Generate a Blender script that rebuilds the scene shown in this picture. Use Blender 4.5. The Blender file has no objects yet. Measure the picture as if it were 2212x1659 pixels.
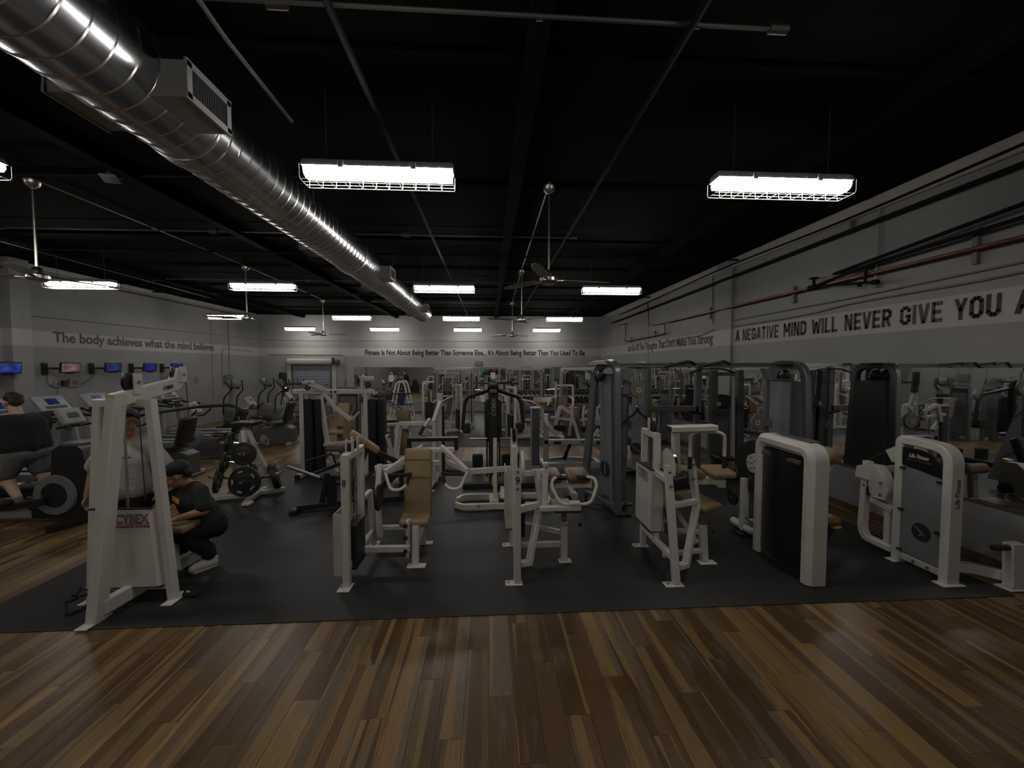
import bpy, bmesh, math, random
from mathutils import Vector as V, Matrix, Euler
R = math.radians
SC = bpy.context.scene
COL = SC.collection
random.seed(7)

# ---------------------------------------------------------------- camera, exposure, world
cam = bpy.data.cameras.new('camera')
cam.sensor_fit = 'HORIZONTAL'; cam.sensor_width = 36.0
cam.lens = 870.0 / 2212.0 * 36.0
cam.clip_end = 200
camo = bpy.data.objects.new('camera', cam); COL.objects.link(camo)
camo.location = (0, 0, 2.2)
camo.rotation_euler = (R(90 - 2.6), 0, R(-3.36))
SC.camera = camo
SC.view_settings.view_transform = 'Standard'
SC.view_settings.look = 'None'
SC.view_settings.exposure = 0.0
SC.view_settings.gamma = 1.0
SC.view_settings.use_curve_mapping = False
wd = bpy.data.worlds.new('world'); SC.world = wd; wd.use_nodes = True
wd.node_tree.nodes['Background'].inputs[0].default_value = (0.01, 0.01, 0.011, 1)
wd.node_tree.nodes['Background'].inputs[1].default_value = 0.0
try:
    cy = SC.cycles
    cy.max_bounces = 6; cy.diffuse_bounces = 3; cy.glossy_bounces = 4; cy.transmission_bounces = 2
    cy.caustics_reflective = False; cy.caustics_refractive = False; cy.adaptive_threshold = 0.02
except Exception:
    pass
LAMP = 26.0

# ---------------------------------------------------------------- materials
MATS = {}
def mat(name, col, rough=0.5, metal=0.0, emit=0.0, noise=0.0, nscale=8.0, bump=0.0, bscale=200.0, spec=0.5, coat=0.0, trans=0.0, alpha=1.0):
    m = bpy.data.materials.new(name); m.use_nodes = True
    nt = m.node_tree; b = nt.nodes['Principled BSDF']
    b.inputs['Base Color'].default_value = (*col, 1)
    b.inputs['Roughness'].default_value = rough
    b.inputs['Metallic'].default_value = metal
    b.inputs['Specular IOR Level'].default_value = spec
    b.inputs['Coat Weight'].default_value = coat
    b.inputs['Transmission Weight'].default_value = trans
    b.inputs['Alpha'].default_value = alpha
    tc = None
    if noise or bump:
        tc = nt.nodes.new('ShaderNodeTexCoord')
    if noise:
        n = nt.nodes.new('ShaderNodeTexNoise'); n.inputs['Scale'].default_value = nscale
        n.inputs['Detail'].default_value = 5
        nt.links.new(tc.outputs['Object'], n.inputs['Vector'])
        r = nt.nodes.new('ShaderNodeValToRGB')
        r.color_ramp.elements[0].position = 0.3; r.color_ramp.elements[1].position = 0.7
        r.color_ramp.elements[0].color = (*[c * (1 - noise) for c in col], 1)
        r.color_ramp.elements[1].color = (*[min(1, c * (1 + noise)) for c in col], 1)
        nt.links.new(n.outputs['Fac'], r.inputs['Fac'])
        nt.links.new(r.outputs['Color'], b.inputs['Base Color'])
    if bump:
        n2 = nt.nodes.new('ShaderNodeTexNoise'); n2.inputs['Scale'].default_value = bscale
        nt.links.new(tc.outputs['Object'], n2.inputs['Vector'])
        bp = nt.nodes.new('ShaderNodeBump'); bp.inputs['Strength'].default_value = bump; bp.inputs['Distance'].default_value = 0.004
        nt.links.new(n2.outputs['Fac'], bp.inputs['Height'])
        nt.links.new(bp.outputs['Normal'], b.inputs['Normal'])
    if emit:
        b.inputs['Emission Color'].default_value = (*col, 1)
        b.inputs['Emission Strength'].default_value = emit
    MATS[name] = m
    return m

mat('white', (0.60, 0.585, 0.55), 0.38, noise=0.05, nscale=6)
mat('offwhite', (0.50, 0.485, 0.45), 0.45, noise=0.06, nscale=5)
mat('ivory', (0.60, 0.57, 0.47), 0.4, noise=0.06, nscale=6)
mat('silver', (0.46, 0.47, 0.49), 0.35, metal=0.25, noise=0.05)
mat('greytube', (0.17, 0.175, 0.185), 0.36, metal=0.4, noise=0.05)
mat('darkgrey', (0.075, 0.078, 0.083), 0.45, noise=0.08)
mat('midgrey', (0.15, 0.155, 0.16), 0.5, noise=0.08)
mat('lightgrey', (0.34, 0.345, 0.35), 0.45, noise=0.06)
mat('frost', (0.22, 0.23, 0.25), 0.42, noise=0.12, nscale=2.5)
mat('frostdark', (0.10, 0.105, 0.115), 0.4, noise=0.15, nscale=2.5)
mat('smoke', (0.012, 0.012, 0.013), 0.28)
mat('black', (0.014, 0.014, 0.015), 0.42)
mat('blackmatte', (0.012, 0.012, 0.013), 0.7)
mat('rubber', (0.02, 0.02, 0.021), 0.65, bump=0.2, bscale=300)
mat('iron', (0.016, 0.016, 0.017), 0.48, bump=0.15, bscale=150)
mat('chrome', (0.75, 0.75, 0.75), 0.14, metal=1.0)
mat('brushed', (0.52, 0.50, 0.47), 0.3, metal=1.0)
mat('steel', (0.35, 0.35, 0.35), 0.35, metal=0.9)
mat('galv', (0.66, 0.67, 0.70), 0.24, metal=1.0, noise=0.15, nscale=3.0)
mat('conduit', (0.14, 0.135, 0.125), 0.45, metal=0.4)
mat('tan', (0.30, 0.215, 0.115), 0.48, noise=0.10, nscale=5, bump=0.15, bscale=160)
mat('brownvinyl', (0.16, 0.10, 0.055), 0.42, noise=0.12, nscale=5)
mat('blackvinyl', (0.015, 0.015, 0.016), 0.4, bump=0.1, bscale=150)
mat('red', (0.35, 0.02, 0.02), 0.45)
mat('redprint', (0.25, 0.03, 0.04), 0.6)
mat('greyprint', (0.17, 0.16, 0.155), 0.6)
mat('darkprint', (0.075, 0.07, 0.07), 0.6)
mat('blackprint', (0.03, 0.028, 0.03), 0.6)
mat('whiteprint', (0.6, 0.6, 0.6), 0.6)
mat('yellow', (0.75, 0.42, 0.03), 0.5)
mat('orange', (0.8, 0.3, 0.02), 0.5)
mat('green', (0.06, 0.28, 0.10), 0.5)
mat('purple', (0.07, 0.05, 0.28), 0.5)
mat('navy', (0.02, 0.025, 0.10), 0.55)
mat('copper', (0.17, 0.055, 0.035), 0.4, metal=0.4, noise=0.25, nscale=4)
mat('pipeblack', (0.009, 0.009, 0.009), 0.75, spec=0.2)
mat('blackceil', (0.006, 0.006, 0.0062), 0.9, noise=0.15, nscale=1.5, spec=0.05)
mat('beam', (0.0075, 0.0075, 0.0075), 0.9, noise=0.2, nscale=2, spec=0.05)
mat('paper', (0.75, 0.74, 0.70), 0.8)
mat('beige', (0.36, 0.33, 0.25), 0.6)
mat('doorslat', (0.34, 0.35, 0.42), 0.5, metal=0.1, noise=0.05)
mat('wallbox', (0.18, 0.18, 0.18), 0.6)
mat('cable', (0.03, 0.03, 0.03), 0.6)
mat('greycable', (0.2, 0.195, 0.185), 0.6)
mat('wood', (0.16, 0.085, 0.04), 0.4, noise=0.3, nscale=6)
mat('mirror', (0.86, 0.88, 0.87), 0.02, metal=1.0)
mat('glassedge', (0.25, 0.33, 0.30), 0.2)
mat('skin', (0.40, 0.215, 0.135), 0.55, noise=0.08, nscale=10)
mat('skinlight', (0.52, 0.33, 0.25), 0.55, noise=0.08, nscale=10)
mat('hairblack', (0.008, 0.007, 0.007), 0.6, bump=0.5, bscale=120)
mat('hairbrown', (0.03, 0.018, 0.012), 0.6, bump=0.5, bscale=120)
mat('teegrey', (0.36, 0.355, 0.35), 0.9, noise=0.06, nscale=14, bump=0.2, bscale=60)
mat('teeblack', (0.012, 0.012, 0.013), 0.9, bump=0.2, bscale=60)
mat('teecharcoal', (0.028, 0.029, 0.032), 0.9, bump=0.2, bscale=60)
mat('shortsgrey', (0.13, 0.13, 0.135), 0.9, noise=0.2, nscale=20, bump=0.2, bscale=60)
mat('pantsblack', (0.01, 0.01, 0.01), 0.9, bump=0.2, bscale=60)
mat('shoewhite', (0.55, 0.54, 0.52), 0.6)
mat('lips', (0.33, 0.11, 0.09), 0.5)
mat('eyewhite', (0.7, 0.68, 0.65), 0.3)
mat('lcd', (0.10, 0.12, 0.10), 0.3)
mat('tube', (1.0, 0.955, 0.89), 0.5, emit=LAMP)
mat('redglow', (1.0, 0.05, 0.03), 0.5, emit=1.2)

def screen_mat(name, c1, c2, strength):
    m = bpy.data.materials.new(name); m.use_nodes = True
    nt = m.node_tree; b = nt.nodes['Principled BSDF']
    tc = nt.nodes.new('ShaderNodeTexCoord')
    n = nt.nodes.new('ShaderNodeTexNoise'); n.inputs['Scale'].default_value = 5; n.inputs['Detail'].default_value = 3
    nt.links.new(tc.outputs['Object'], n.inputs['Vector'])
    r = nt.nodes.new('ShaderNodeValToRGB')
    r.color_ramp.elements[0].position = 0.35; r.color_ramp.elements[0].color = (*c1, 1)
    r.color_ramp.elements[1].position = 0.68; r.color_ramp.elements[1].color = (*c2, 1)
    nt.links.new(n.outputs['Fac'], r.inputs['Fac'])
    nt.links.new(r.outputs['Color'], b.inputs['Emission Color'])
    b.inputs['Emission Strength'].default_value = strength
    b.inputs['Base Color'].default_value = (0.01, 0.01, 0.012, 1)
    b.inputs['Roughness'].default_value = 0.25
    MATS[name] = m
screen_mat('tv_blue', (0.01, 0.015, 0.22), (0.10, 0.16, 0.75), 0.34)
screen_mat('tv_violet', (0.012, 0.01, 0.10), (0.05, 0.05, 0.34), 0.4)
screen_mat('tv_steel', (0.008, 0.012, 0.06), (0.05, 0.10, 0.36), 0.4)
screen_mat('tv_rose', (0.10, 0.05, 0.05), (0.40, 0.25, 0.22), 0.5)
screen_mat('lcd_blue', (0.01, 0.012, 0.12), (0.03, 0.05, 0.3), 0.25)

def wall_mat(name, base, band, zb0, zb1):
    m = bpy.data.materials.new(name); m.use_nodes = True
    nt = m.node_tree; b = nt.nodes['Principled BSDF']; L = nt.links.new
    g = nt.nodes.new('ShaderNodeNewGeometry'); s = nt.nodes.new('ShaderNodeSeparateXYZ')
    L(g.outputs['Position'], s.inputs[0])
    def mth(op, a, c):
        n = nt.nodes.new('ShaderNodeMath'); n.operation = op
        for i, v in enumerate((a, c)):
            if isinstance(v, (int, float)): n.inputs[i].default_value = v
            else: L(v, n.inputs[i])
        return n.outputs[0]
    inb = mth('MULTIPLY', mth('GREATER_THAN', s.outputs['Z'], zb0), mth('LESS_THAN', s.outputs['Z'], zb1))
    n = nt.nodes.new('ShaderNodeTexNoise'); n.inputs['Scale'].default_value = 1.3; n.inputs['Detail'].default_value = 6
    L(g.outputs['Position'], n.inputs['Vector'])
    r = nt.nodes.new('ShaderNodeValToRGB')
    r.color_ramp.elements[0].position = 0.3; r.color_ramp.elements[0].color = (*[c * 0.93 for c in base], 1)
    r.color_ramp.elements[1].position = 0.7; r.color_ramp.elements[1].color = (*[c * 1.05 for c in base], 1)
    L(n.outputs['Fac'], r.inputs['Fac'])
    mx = nt.nodes.new('ShaderNodeMix'); mx.data_type = 'RGBA'
    L(inb, mx.inputs['Factor']); L(r.outputs['Color'], mx.inputs['A']); mx.inputs['B'].default_value = (*band, 1)
    L(mx.outputs['Result'], b.inputs['Base Color'])
    b.inputs['Roughness'].default_value = 0.62
    n2 = nt.nodes.new('ShaderNodeTexNoise'); n2.inputs['Scale'].default_value = 40
    L(g.outputs['Position'], n2.inputs['Vector'])
    bp = nt.nodes.new('ShaderNodeBump'); bp.inputs['Strength'].default_value = 0.12; bp.inputs['Distance'].default_value = 0.01
    L(n2.outputs['Fac'], bp.inputs['Height']); L(bp.outputs['Normal'], b.inputs['Normal'])
    MATS[name] = m
wall_mat('wallpaint', (0.315, 0.315, 0.315), (0.47, 0.46, 0.43), 2.66, 3.03)
PW, PL = 0.16, 1.22
def plank_mat():
    m = bpy.data.materials.new('plank'); m.use_nodes = True
    nt = m.node_tree; b = nt.nodes['Principled BSDF']; L = nt.links.new
    g = nt.nodes.new('ShaderNodeNewGeometry'); s = nt.nodes.new('ShaderNodeSeparateXYZ')
    L(g.outputs['Position'], s.inputs[0])
    def mth(op, a, c=0.0):
        n = nt.nodes.new('ShaderNodeMath'); n.operation = op
        for i, v in enumerate((a, c)):
            if isinstance(v, (int, float)): n.inputs[i].default_value = v
            else: L(v, n.inputs[i])
        return n.outputs[0]
    i = mth('FLOOR', mth('DIVIDE', s.outputs['X'], PW))
    off = mth('MULTIPLY', mth('FRACT', mth('MULTIPLY', mth('ADD', i, 400), 0.3797)), PL)
    j = mth('FLOOR', mth('DIVIDE', mth('ADD', s.outputs['Y'], off), PL))
    idv = nt.nodes.new('ShaderNodeCombineXYZ'); L(i, idv.inputs[0]); L(j, idv.inputs[1])
    wn = nt.nodes.new('ShaderNodeTexWhiteNoise'); wn.noise_dimensions = '2D'; L(idv.outputs[0], wn.inputs['Vector'])
    sc = nt.nodes.new('ShaderNodeSeparateColor'); L(wn.outputs['Color'], sc.inputs[0])
    # strips along the plank
    cv = nt.nodes.new('ShaderNodeCombineXYZ')
    L(mth('ADD', mth('MULTIPLY', s.outputs['X'], 14.0), mth('MULTIPLY', sc.outputs[0], 60)), cv.inputs[0])
    L(mth('ADD', mth('MULTIPLY', s.outputs['Y'], 0.45), mth('MULTIPLY', sc.outputs[1], 40)), cv.inputs[1])
    nd = nt.nodes.new('ShaderNodeTexNoise'); nd.inputs['Scale'].default_value = 1.3; nd.inputs['Detail'].default_value = 3
    L(cv.outputs[0], nd.inputs['Vector'])
    wob = nt.nodes.new('ShaderNodeVectorMath'); wob.operation = 'MULTIPLY_ADD'
    L(nd.outputs['Color'], wob.inputs[0]); wob.inputs[1].default_value = (0.55, 0.2, 0); L(cv.outputs[0], wob.inputs[2])
    vo = nt.nodes.new('ShaderNodeTexVoronoi'); vo.voronoi_dimensions = '2D'; vo.inputs['Scale'].default_value = 1.0
    L(wob.outputs[0], vo.inputs['Vector'])
    vs_ = nt.nodes.new('ShaderNodeSeparateColor'); L(vo.outputs['Color'], vs_.inputs[0])
    r = nt.nodes.new('ShaderNodeValToRGB'); e = r.color_ramp.elements; r.color_ramp.interpolation = 'CONSTANT'
    e[0].position = 0.0; e[0].color = (0.098, 0.052, 0.019, 1)
    e[1].position = 0.93; e[1].color = (0.29, 0.18, 0.07, 1)
    for p, c in ((0.2, (0.128, 0.070, 0.027)), (0.42, (0.152, 0.088, 0.036)), (0.57, (0.15, 0.113, 0.07)), (0.63, (0.25, 0.152, 0.056)), (0.82, (0.225, 0.135, 0.050))):
        el = e.new(p); el.color = (*c, 1)
    L(vs_.outputs[0], r.inputs['Fac'])
    # greyish weathered patches
    cg = nt.nodes.new('ShaderNodeCombineXYZ')
    L(mth('ADD', mth('MULTIPLY', s.outputs['X'], 9.0), mth('MULTIPLY', sc.outputs[2], 60)), cg.inputs[0]); L(mth('MULTIPLY', s.outputs['Y'], 2.2), cg.inputs[1])
    n3 = nt.nodes.new('ShaderNodeTexNoise'); n3.inputs['Scale'].default_value = 1.0; n3.inputs['Detail'].default_value = 5
    L(cg.outputs[0], n3.inputs['Vector'])
    r3 = nt.nodes.new('ShaderNodeValToRGB'); r3.color_ramp.elements[0].position = 0.56; r3.color_ramp.elements[1].position = 0.72
    r3.color_ramp.elements[1].color = (0.75, 0.75, 0.75, 1)
    L(n3.outputs['Fac'], r3.inputs['Fac'])
    mx = nt.nodes.new('ShaderNodeMix'); mx.data_type = 'RGBA'
    L(r3.outputs['Color'], mx.inputs['Factor']); L(r.outputs['Color'], mx.inputs['A']); mx.inputs['B'].default_value = (0.16, 0.138, 0.10, 1)
    # fine grain
    cf = nt.nodes.new('ShaderNodeCombineXYZ'); L(mth('MULTIPLY', s.outputs['X'], 130.0), cf.inputs[0]); L(mth('MULTIPLY', s.outputs['Y'], 6.0), cf.inputs[1])
    n4 = nt.nodes.new('ShaderNodeTexNoise'); n4.inputs['Scale'].default_value = 1.0; n4.inputs['Detail'].default_value = 3
    L(cf.outputs[0], n4.inputs['Vector'])
    mg = nt.nodes.new('ShaderNodeMix'); mg.data_type = 'RGBA'; mg.blend_type = 'MULTIPLY'; mg.inputs['Factor'].default_value = 1.0
    r4 = nt.nodes.new('ShaderNodeValToRGB'); r4.color_ramp.elements[0].position = 0.3; r4.color_ramp.elements[0].color = (0.72, 0.72, 0.72, 1); r4.color_ramp.elements[1].position = 0.6; r4.color_ramp.elements[1].color = (1.08, 1.08, 1.08, 1)
    L(n4.outputs['Fac'], r4.inputs['Fac']); L(mx.outputs['Result'], mg.inputs['A']); L(r4.outputs['Color'], mg.inputs['B'])
    hs = nt.nodes.new('ShaderNodeHueSaturation'); L(mg.outputs['Result'], hs.inputs['Color'])
    L(mth('ADD', 0.85, mth('MULTIPLY', sc.outputs[1], 0.3)), hs.inputs['Value'])
    L(hs.outputs['Color'], b.inputs['Base Color'])
    b.inputs['Roughness'].default_value = 0.36
    b.inputs['Specular IOR Level'].default_value = 0.45
    bp = nt.nodes.new('ShaderNodeBump'); bp.inputs['Strength'].default_value = 0.12; bp.inputs['Distance'].default_value = 0.003
    L(n4.outputs['Fac'], bp.inputs['Height']); L(bp.outputs['Normal'], b.inputs['Normal'])
    MATS['plank'] = m
plank_mat()
def mat_mat():
    m = bpy.data.materials.new('rubbermat'); m.use_nodes = True
    nt = m.node_tree; b = nt.nodes['Principled BSDF']; L = nt.links.new
    g = nt.nodes.new('ShaderNodeNewGeometry')
    n = nt.nodes.new('ShaderNodeTexNoise'); n.inputs['Scale'].default_value = 260; n.inputs['Detail'].default_value = 2
    L(g.outputs['Position'], n.inputs['Vector'])
    r = nt.nodes.new('ShaderNodeValToRGB'); e = r.color_ramp.elements
    e[0].position = 0.62; e[0].color = (0.021, 0.021, 0.0225, 1); e[1].position = 0.72; e[1].color = (0.075, 0.075, 0.075, 1)
    L(n.outputs['Fac'], r.inputs['Fac'])
    n2 = nt.nodes.new('ShaderNodeTexNoise'); n2.inputs['Scale'].default_value = 0.8; n2.inputs['Detail'].default_value = 6
    L(g.outputs['Position'], n2.inputs['Vector'])
    r2 = nt.nodes.new('ShaderNodeValToRGB'); r2.color_ramp.elements[0].position = 0.3; r2.color_ramp.elements[0].color = (0.85, 0.85, 0.85, 1); r2.color_ramp.elements[1].position = 0.7; r2.color_ramp.elements[1].color = (1.15, 1.15, 1.15, 1)
    L(n2.outputs['Fac'], r2.inputs['Fac'])
    mg = nt.nodes.new('ShaderNodeMix'); mg.data_type = 'RGBA'; mg.blend_type = 'MULTIPLY'; mg.inputs['Factor'].default_value = 1.0
    L(r.outputs['Color'], mg.inputs['A']); L(r2.outputs['Color'], mg.inputs['B']); L(mg.outputs['Result'], b.inputs['Base Color'])
    b.inputs['Roughness'].default_value = 0.5; b.inputs['Specular IOR Level'].default_value = 0.45
    bp = nt.nodes.new('ShaderNodeBump'); bp.inputs['Strength'].default_value = 0.25; bp.inputs['Distance'].default_value = 0.002
    L(n.outputs['Fac'], bp.inputs['Height']); L(bp.outputs['Normal'], b.inputs['Normal'])
    MATS['rubbermat'] = m
mat_mat()

# ---------------------------------------------------------------- mesh helpers
def fillet(path, r, n=4, closed=False):
    """round the corners of a polyline"""
    P = [V(p) for p in path]; out = []
    N = len(P)
    for i in range(N):
        if not closed and i in (0, N - 1):
            out.append(P[i]); continue
        a, b, c = P[i - 1], P[i], P[(i + 1) % N]
        d1, d2 = (a - b), (c - b)
        l = min(r, d1.length * 0.49, d2.length * 0.49)
        p1, p2 = b + d1.normalized() * l, b + d2.normalized() * l
        for k in range(n + 1):
            t = k / n
            out.append(p1 * (1 - t) ** 2 + b * 2 * t * (1 - t) + p2 * t * t)
    return out

class MB:
    def __init__(s): s.v = []; s.f = []
    def _add(s, vs, fs):
        o = len(s.v); s.v += [tuple(p) for p in vs]; s.f += [tuple(o + i for i in f) for f in fs]; return s
    def sweep(s, path, sec, up=(0, 0, 1), closed=False):
        """sweep a closed 2-D section along a polyline with mitred corners"""
        P = [V(p) for p in path]; N = len(P); k = len(sec); vs = []
        T = []
        for i in range(N):
            if closed: a, b = P[i - 1], P[(i + 1) % N]; d1 = (P[i] - a).normalized(); d2 = (b - P[i]).normalized()
            else:
                d1 = (P[i] - P[i - 1]).normalized() if i else (P[1] - P[0]).normalized()
                d2 = (P[i + 1] - P[i]).normalized() if i < N - 1 else d1
            T.append((d1, d2))
        d = T[0][1]; u = V(up)
        if abs(d.dot(u)) > 0.95 * u.length: u = V((0, 1, 0)) if abs(d.y) < 0.9 else V((1, 0, 0))
        x = d.cross(u).normalized(); y = x.cross(d).normalized()
        prev = d
        for i in range(N):
            d1, d2 = T[i]
            if i or closed:
                q = prev.rotation_difference(d1) if i else prev.rotation_difference(prev)
                x = q @ x; y = q @ y; prev = d1
            m = (d1 + d2).normalized()
            c = max(0.35, m.dot(d1))
            for (a, b) in sec:
                w = x * a + y * b
                # project along d1 on the mitre plane
                t = -w.dot(m) / c if c else 0
                vs.append(P[i] + w + d1 * t)
            q = d1.rotation_difference(d2); x = q @ x; y = q @ y; prev = d2
        fs = []
        M = N if closed else N - 1
        for i in range(M):
            a, b = i * k, ((i + 1) % N) * k
            for j in range(k):
                fs.append((a + j, a + (j + 1) % k, b + (j + 1) % k, b + j))
        if not closed:
            fs.append(tuple(reversed(range(k)))); fs.append(tuple((N - 1) * k + j for j in range(k)))
        return s._add(vs, fs)
    @staticmethod
    def rect(w, h, c=None):
        c = min(w, h) * 0.12 if c is None else c
        a, b = w / 2, h / 2
        return [(-a + c, -b), (a - c, -b), (a, -b + c), (a, b - c), (a - c, b), (-a + c, b), (-a, b - c), (-a, -b + c)]
    def bar(s, p, q, w, h=None, up=(0, 0, 1), c=None): return s.sweep([p, q], MB.rect(w, h or w, c), up)
    def rail(s, path, w, h=None, up=(0, 0, 1), r=0, n=4, closed=False, c=None):
        return s.sweep(fillet(path, r, n, closed) if r else path, MB.rect(w, h or w, c), up, closed)
    def tube(s, path, r, n=8, fil=0, closed=False, fn=4):
        sec = [(r * math.cos(2 * math.pi * i / n), r * math.sin(2 * math.pi * i / n)) for i in range(n)]
        return s.sweep(fillet(path, fil, fn, closed) if fil else path, sec, closed=closed)
    def cone(s, p, q, r0, r1, n=12):
        p, q = V(p), V(q); d = (q - p).normalized(); u = V((0, 0, 1)) if abs(d.z) < 0.95 else V((1, 0, 0))
        x = d.cross(u).normalized(); y = x.cross(d)
        vs = [c + (x * math.cos(2 * math.pi * i / n) + y * math.sin(2 * math.pi * i / n)) * r for c, r in ((p, r0), (q, r1)) for i in range(n)]
        fs = [(i, (i + 1) % n, n + (i + 1) % n, n + i) for i in range(n)] + [tuple(reversed(range(n))), tuple(range(n, 2 * n))]
        return s._add(vs, fs)
    def cyl(s, p, q, r, n=12): return s.cone(p, q, r, r, n)
    def lathe(s, c, axis, prof, n=24, ang=2 * math.pi):
        """prof: (radius, height along axis)"""
        c = V(c); d = V(axis).normalized(); u = V((0, 0, 1)) if abs(d.z) < 0.95 else V((1, 0, 0))
        x = d.cross(u).normalized(); y = x.cross(d); vs = []; k = len(prof)
        full = abs(ang - 2 * math.pi) < 1e-6; m = n if full else n + 1
        for i in range(m):
            a = ang * i / n
            e = x * math.cos(a) + y * math.sin(a)
            vs += [c + e * r + d * h for r, h in prof]
        fs = []
        for i in range(n):
            a, b = i * k, ((i + 1) % m) * k
            for j in range(k - 1): fs.append((a + j, b + j, b + j + 1, a + j + 1))
        return s._add(vs, fs)
    def box(s, c, size, rot=None, ch=0.0):
        c = V(c); a, b, h = [x / 2 for x in size]; M = rot.to_matrix() if isinstance(rot, Euler) else (rot or Matrix.Identity(3))
        if ch <= 0:
            vs = [c + M @ V((x * a, y * b, z * h)) for z in (-1, 1) for y in (-1, 1) for x in (-1, 1)]
            return s._add(vs, [(0, 2, 3, 1), (4, 5, 7, 6), (0, 1, 5, 4), (2, 6, 7, 3), (0, 4, 6, 2), (1, 3, 7, 5)])
        vs = []
        for z in (-h, -h + ch, h - ch, h):
            q = ch if abs(z) == h else 0
            A, B = a - q, b - q
            k = ch
            for (x, y) in ((-A + k, -B), (A - k, -B), (A, -B + k), (A, B - k), (A - k, B), (-A + k, B), (-A, B - k), (-A, -B + k)):
                vs.append(c + M @ V((x, y, z)))
        fs = [tuple(reversed(range(8))), tuple(range(24, 32))]
        for l in range(3):
            for j in range(8): fs.append((l * 8 + j, l * 8 + (j + 1) % 8, (l + 1) * 8 + (j + 1) % 8, (l + 1) * 8 + j))
        return s._add(vs, fs)
    def pad(s, c, size, rot=None, r=0.03, n=3):
        """upholstered pad: box with rounded edges"""
        c = V(c); M = rot.to_matrix() if isinstance(rot, Euler) else (rot or Matrix.Identity(3))
        bm = bmesh.new(); bmesh.ops.create_cube(bm, size=1)
        for v in bm.verts: v.co = V((v.co.x * size[0], v.co.y * size[1], v.co.z * size[2]))
        bmesh.ops.bevel(bm, geom=list(bm.edges), offset=min(r, min(size) * 0.48), segments=n, affect='EDGES', profile=0.5)
        bm.verts.index_update()
        s._add([c + M @ v.co for v in bm.verts], [[v.index for v in f.verts] for f in bm.faces]); bm.free()
        return s
    def prism(s, pts, ax, t):
        """extrude a flat polygon (3-D points) along vector ax by t, centred"""
        a = V(ax).normalized() * (t / 2); n = len(pts)
        vs = [V(p) - a for p in pts] + [V(p) + a for p in pts]
        return s._add(vs, [tuple(reversed(range(n))), tuple(range(n, 2 * n))] + [(i, (i + 1) % n, n + (i + 1) % n, n + i) for i in range(n)])
    def ball(s, c, r, n=12, m=8, sc=(1, 1, 1), rot=None):
        c = V(c); M = rot.to_matrix() if isinstance(rot, Euler) else (rot or Matrix.Identity(3)); vs = []; fs = []
        for j in range(1, m):
            t = math.pi * j / m
            for i in range(n):
                a = 2 * math.pi * i / n
                vs.append(c + M @ V((r * sc[0] * math.sin(t) * math.cos(a), r * sc[1] * math.sin(t) * math.sin(a), r * sc[2] * math.cos(t))))
        top = len(vs); vs += [c + M @ V((0, 0, r * sc[2])), c - M @ V((0, 0, r * sc[2]))]
        for j in range(m - 2):
            for i in range(n): fs.append((j * n + i, (j + 1) * n + i, (j + 1) * n + (i + 1) % n, j * n + (i + 1) % n))
        for i in range(n):
            fs.append((top, i, (i + 1) % n)); fs.append((top + 1, (m - 2) * n + (i + 1) % n, (m - 2) * n + i))
        return s._add(vs, fs)
    def mesh(s, name, off=(0, 0, 0), smooth=True):
        o = V(off)
        me = bpy.data.meshes.new(name)
        me.from_pydata([tuple(V(p) - o) for p in s.v], [], s.f)
        bm = bmesh.new(); bm.from_mesh(me); bmesh.ops.recalc_face_normals(bm, faces=bm.faces); bm.to_mesh(me); bm.free()
        if smooth:
            me.shade_smooth(); me.set_sharp_from_angle(angle=R(38))
        return me

def link(name, me, material, parent=None, loc=None, label=None, kind=None):
    if me.materials: pass
    elif material: me.materials.append(MATS[material])
    o = bpy.data.objects.new(name, me); COL.objects.link(o)
    if parent is not None: o.parent = parent
    if loc is not None: o.location = loc
    if label: o['label'] = label
    if kind: o['kind'] = kind
    return o

def tag(o, label, cat, group=None):
    o['label'] = label; o['category'] = cat
    if group: o['group'] = group
    return o

class T:
    """a thing: an Empty at its base that parents its parts. Points are given in the world
    (local=False) or in the thing's own frame (local=True)."""
    def __init__(s, name, label, cat, loc=(0, 0, 0), rz=0, group=None, local=False):
        s.root = bpy.data.objects.new(name, None); COL.objects.link(s.root)
        s.root.empty_display_size = 0.1
        s.root.location = loc; s.root.rotation_euler = (0, 0, rz)
        tag(s.root, label, cat, group)
        s.off = (0, 0, 0) if local else loc
        s.q = []
    def add(s, name, material, label=None, parent=None, kind=None):
        m = MB(); s.q.append([m, name, material, label, parent, kind, None]); return m
    def raw(s, name, me, material, label=None, parent=None):
        """an already built mesh in the same frame as the other points"""
        s.q.append([me, name, material, label, parent, None, None])
        return me
    def done(s):
        made = {}
        for it in s.q:
            m, name, material, label, parent, kind, _ = it
            par = made[id(parent)] if parent is not None else s.root
            me = m.mesh(name, s.off) if isinstance(m, MB) else m
            if not isinstance(m, MB) and any(s.off): me.transform(Matrix.Translation(-V(s.off)))
            made[id(m)] = link(name, me, material, par, None, label, kind)
        s.keep = s.q; s.q = []
        return s.root

def copy_tree(o, parent=None):
    c = o.copy(); COL.objects.link(c)
    if parent is not None: c.parent = parent
    for ch in list(o.children): copy_tree(ch, c)
    return c
def dup(root, loc, rz=0.0, label=None):
    c = copy_tree(root); c.location = loc; c.rotation_euler = (0, 0, rz)
    if label: c['label'] = label
    return c

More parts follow.
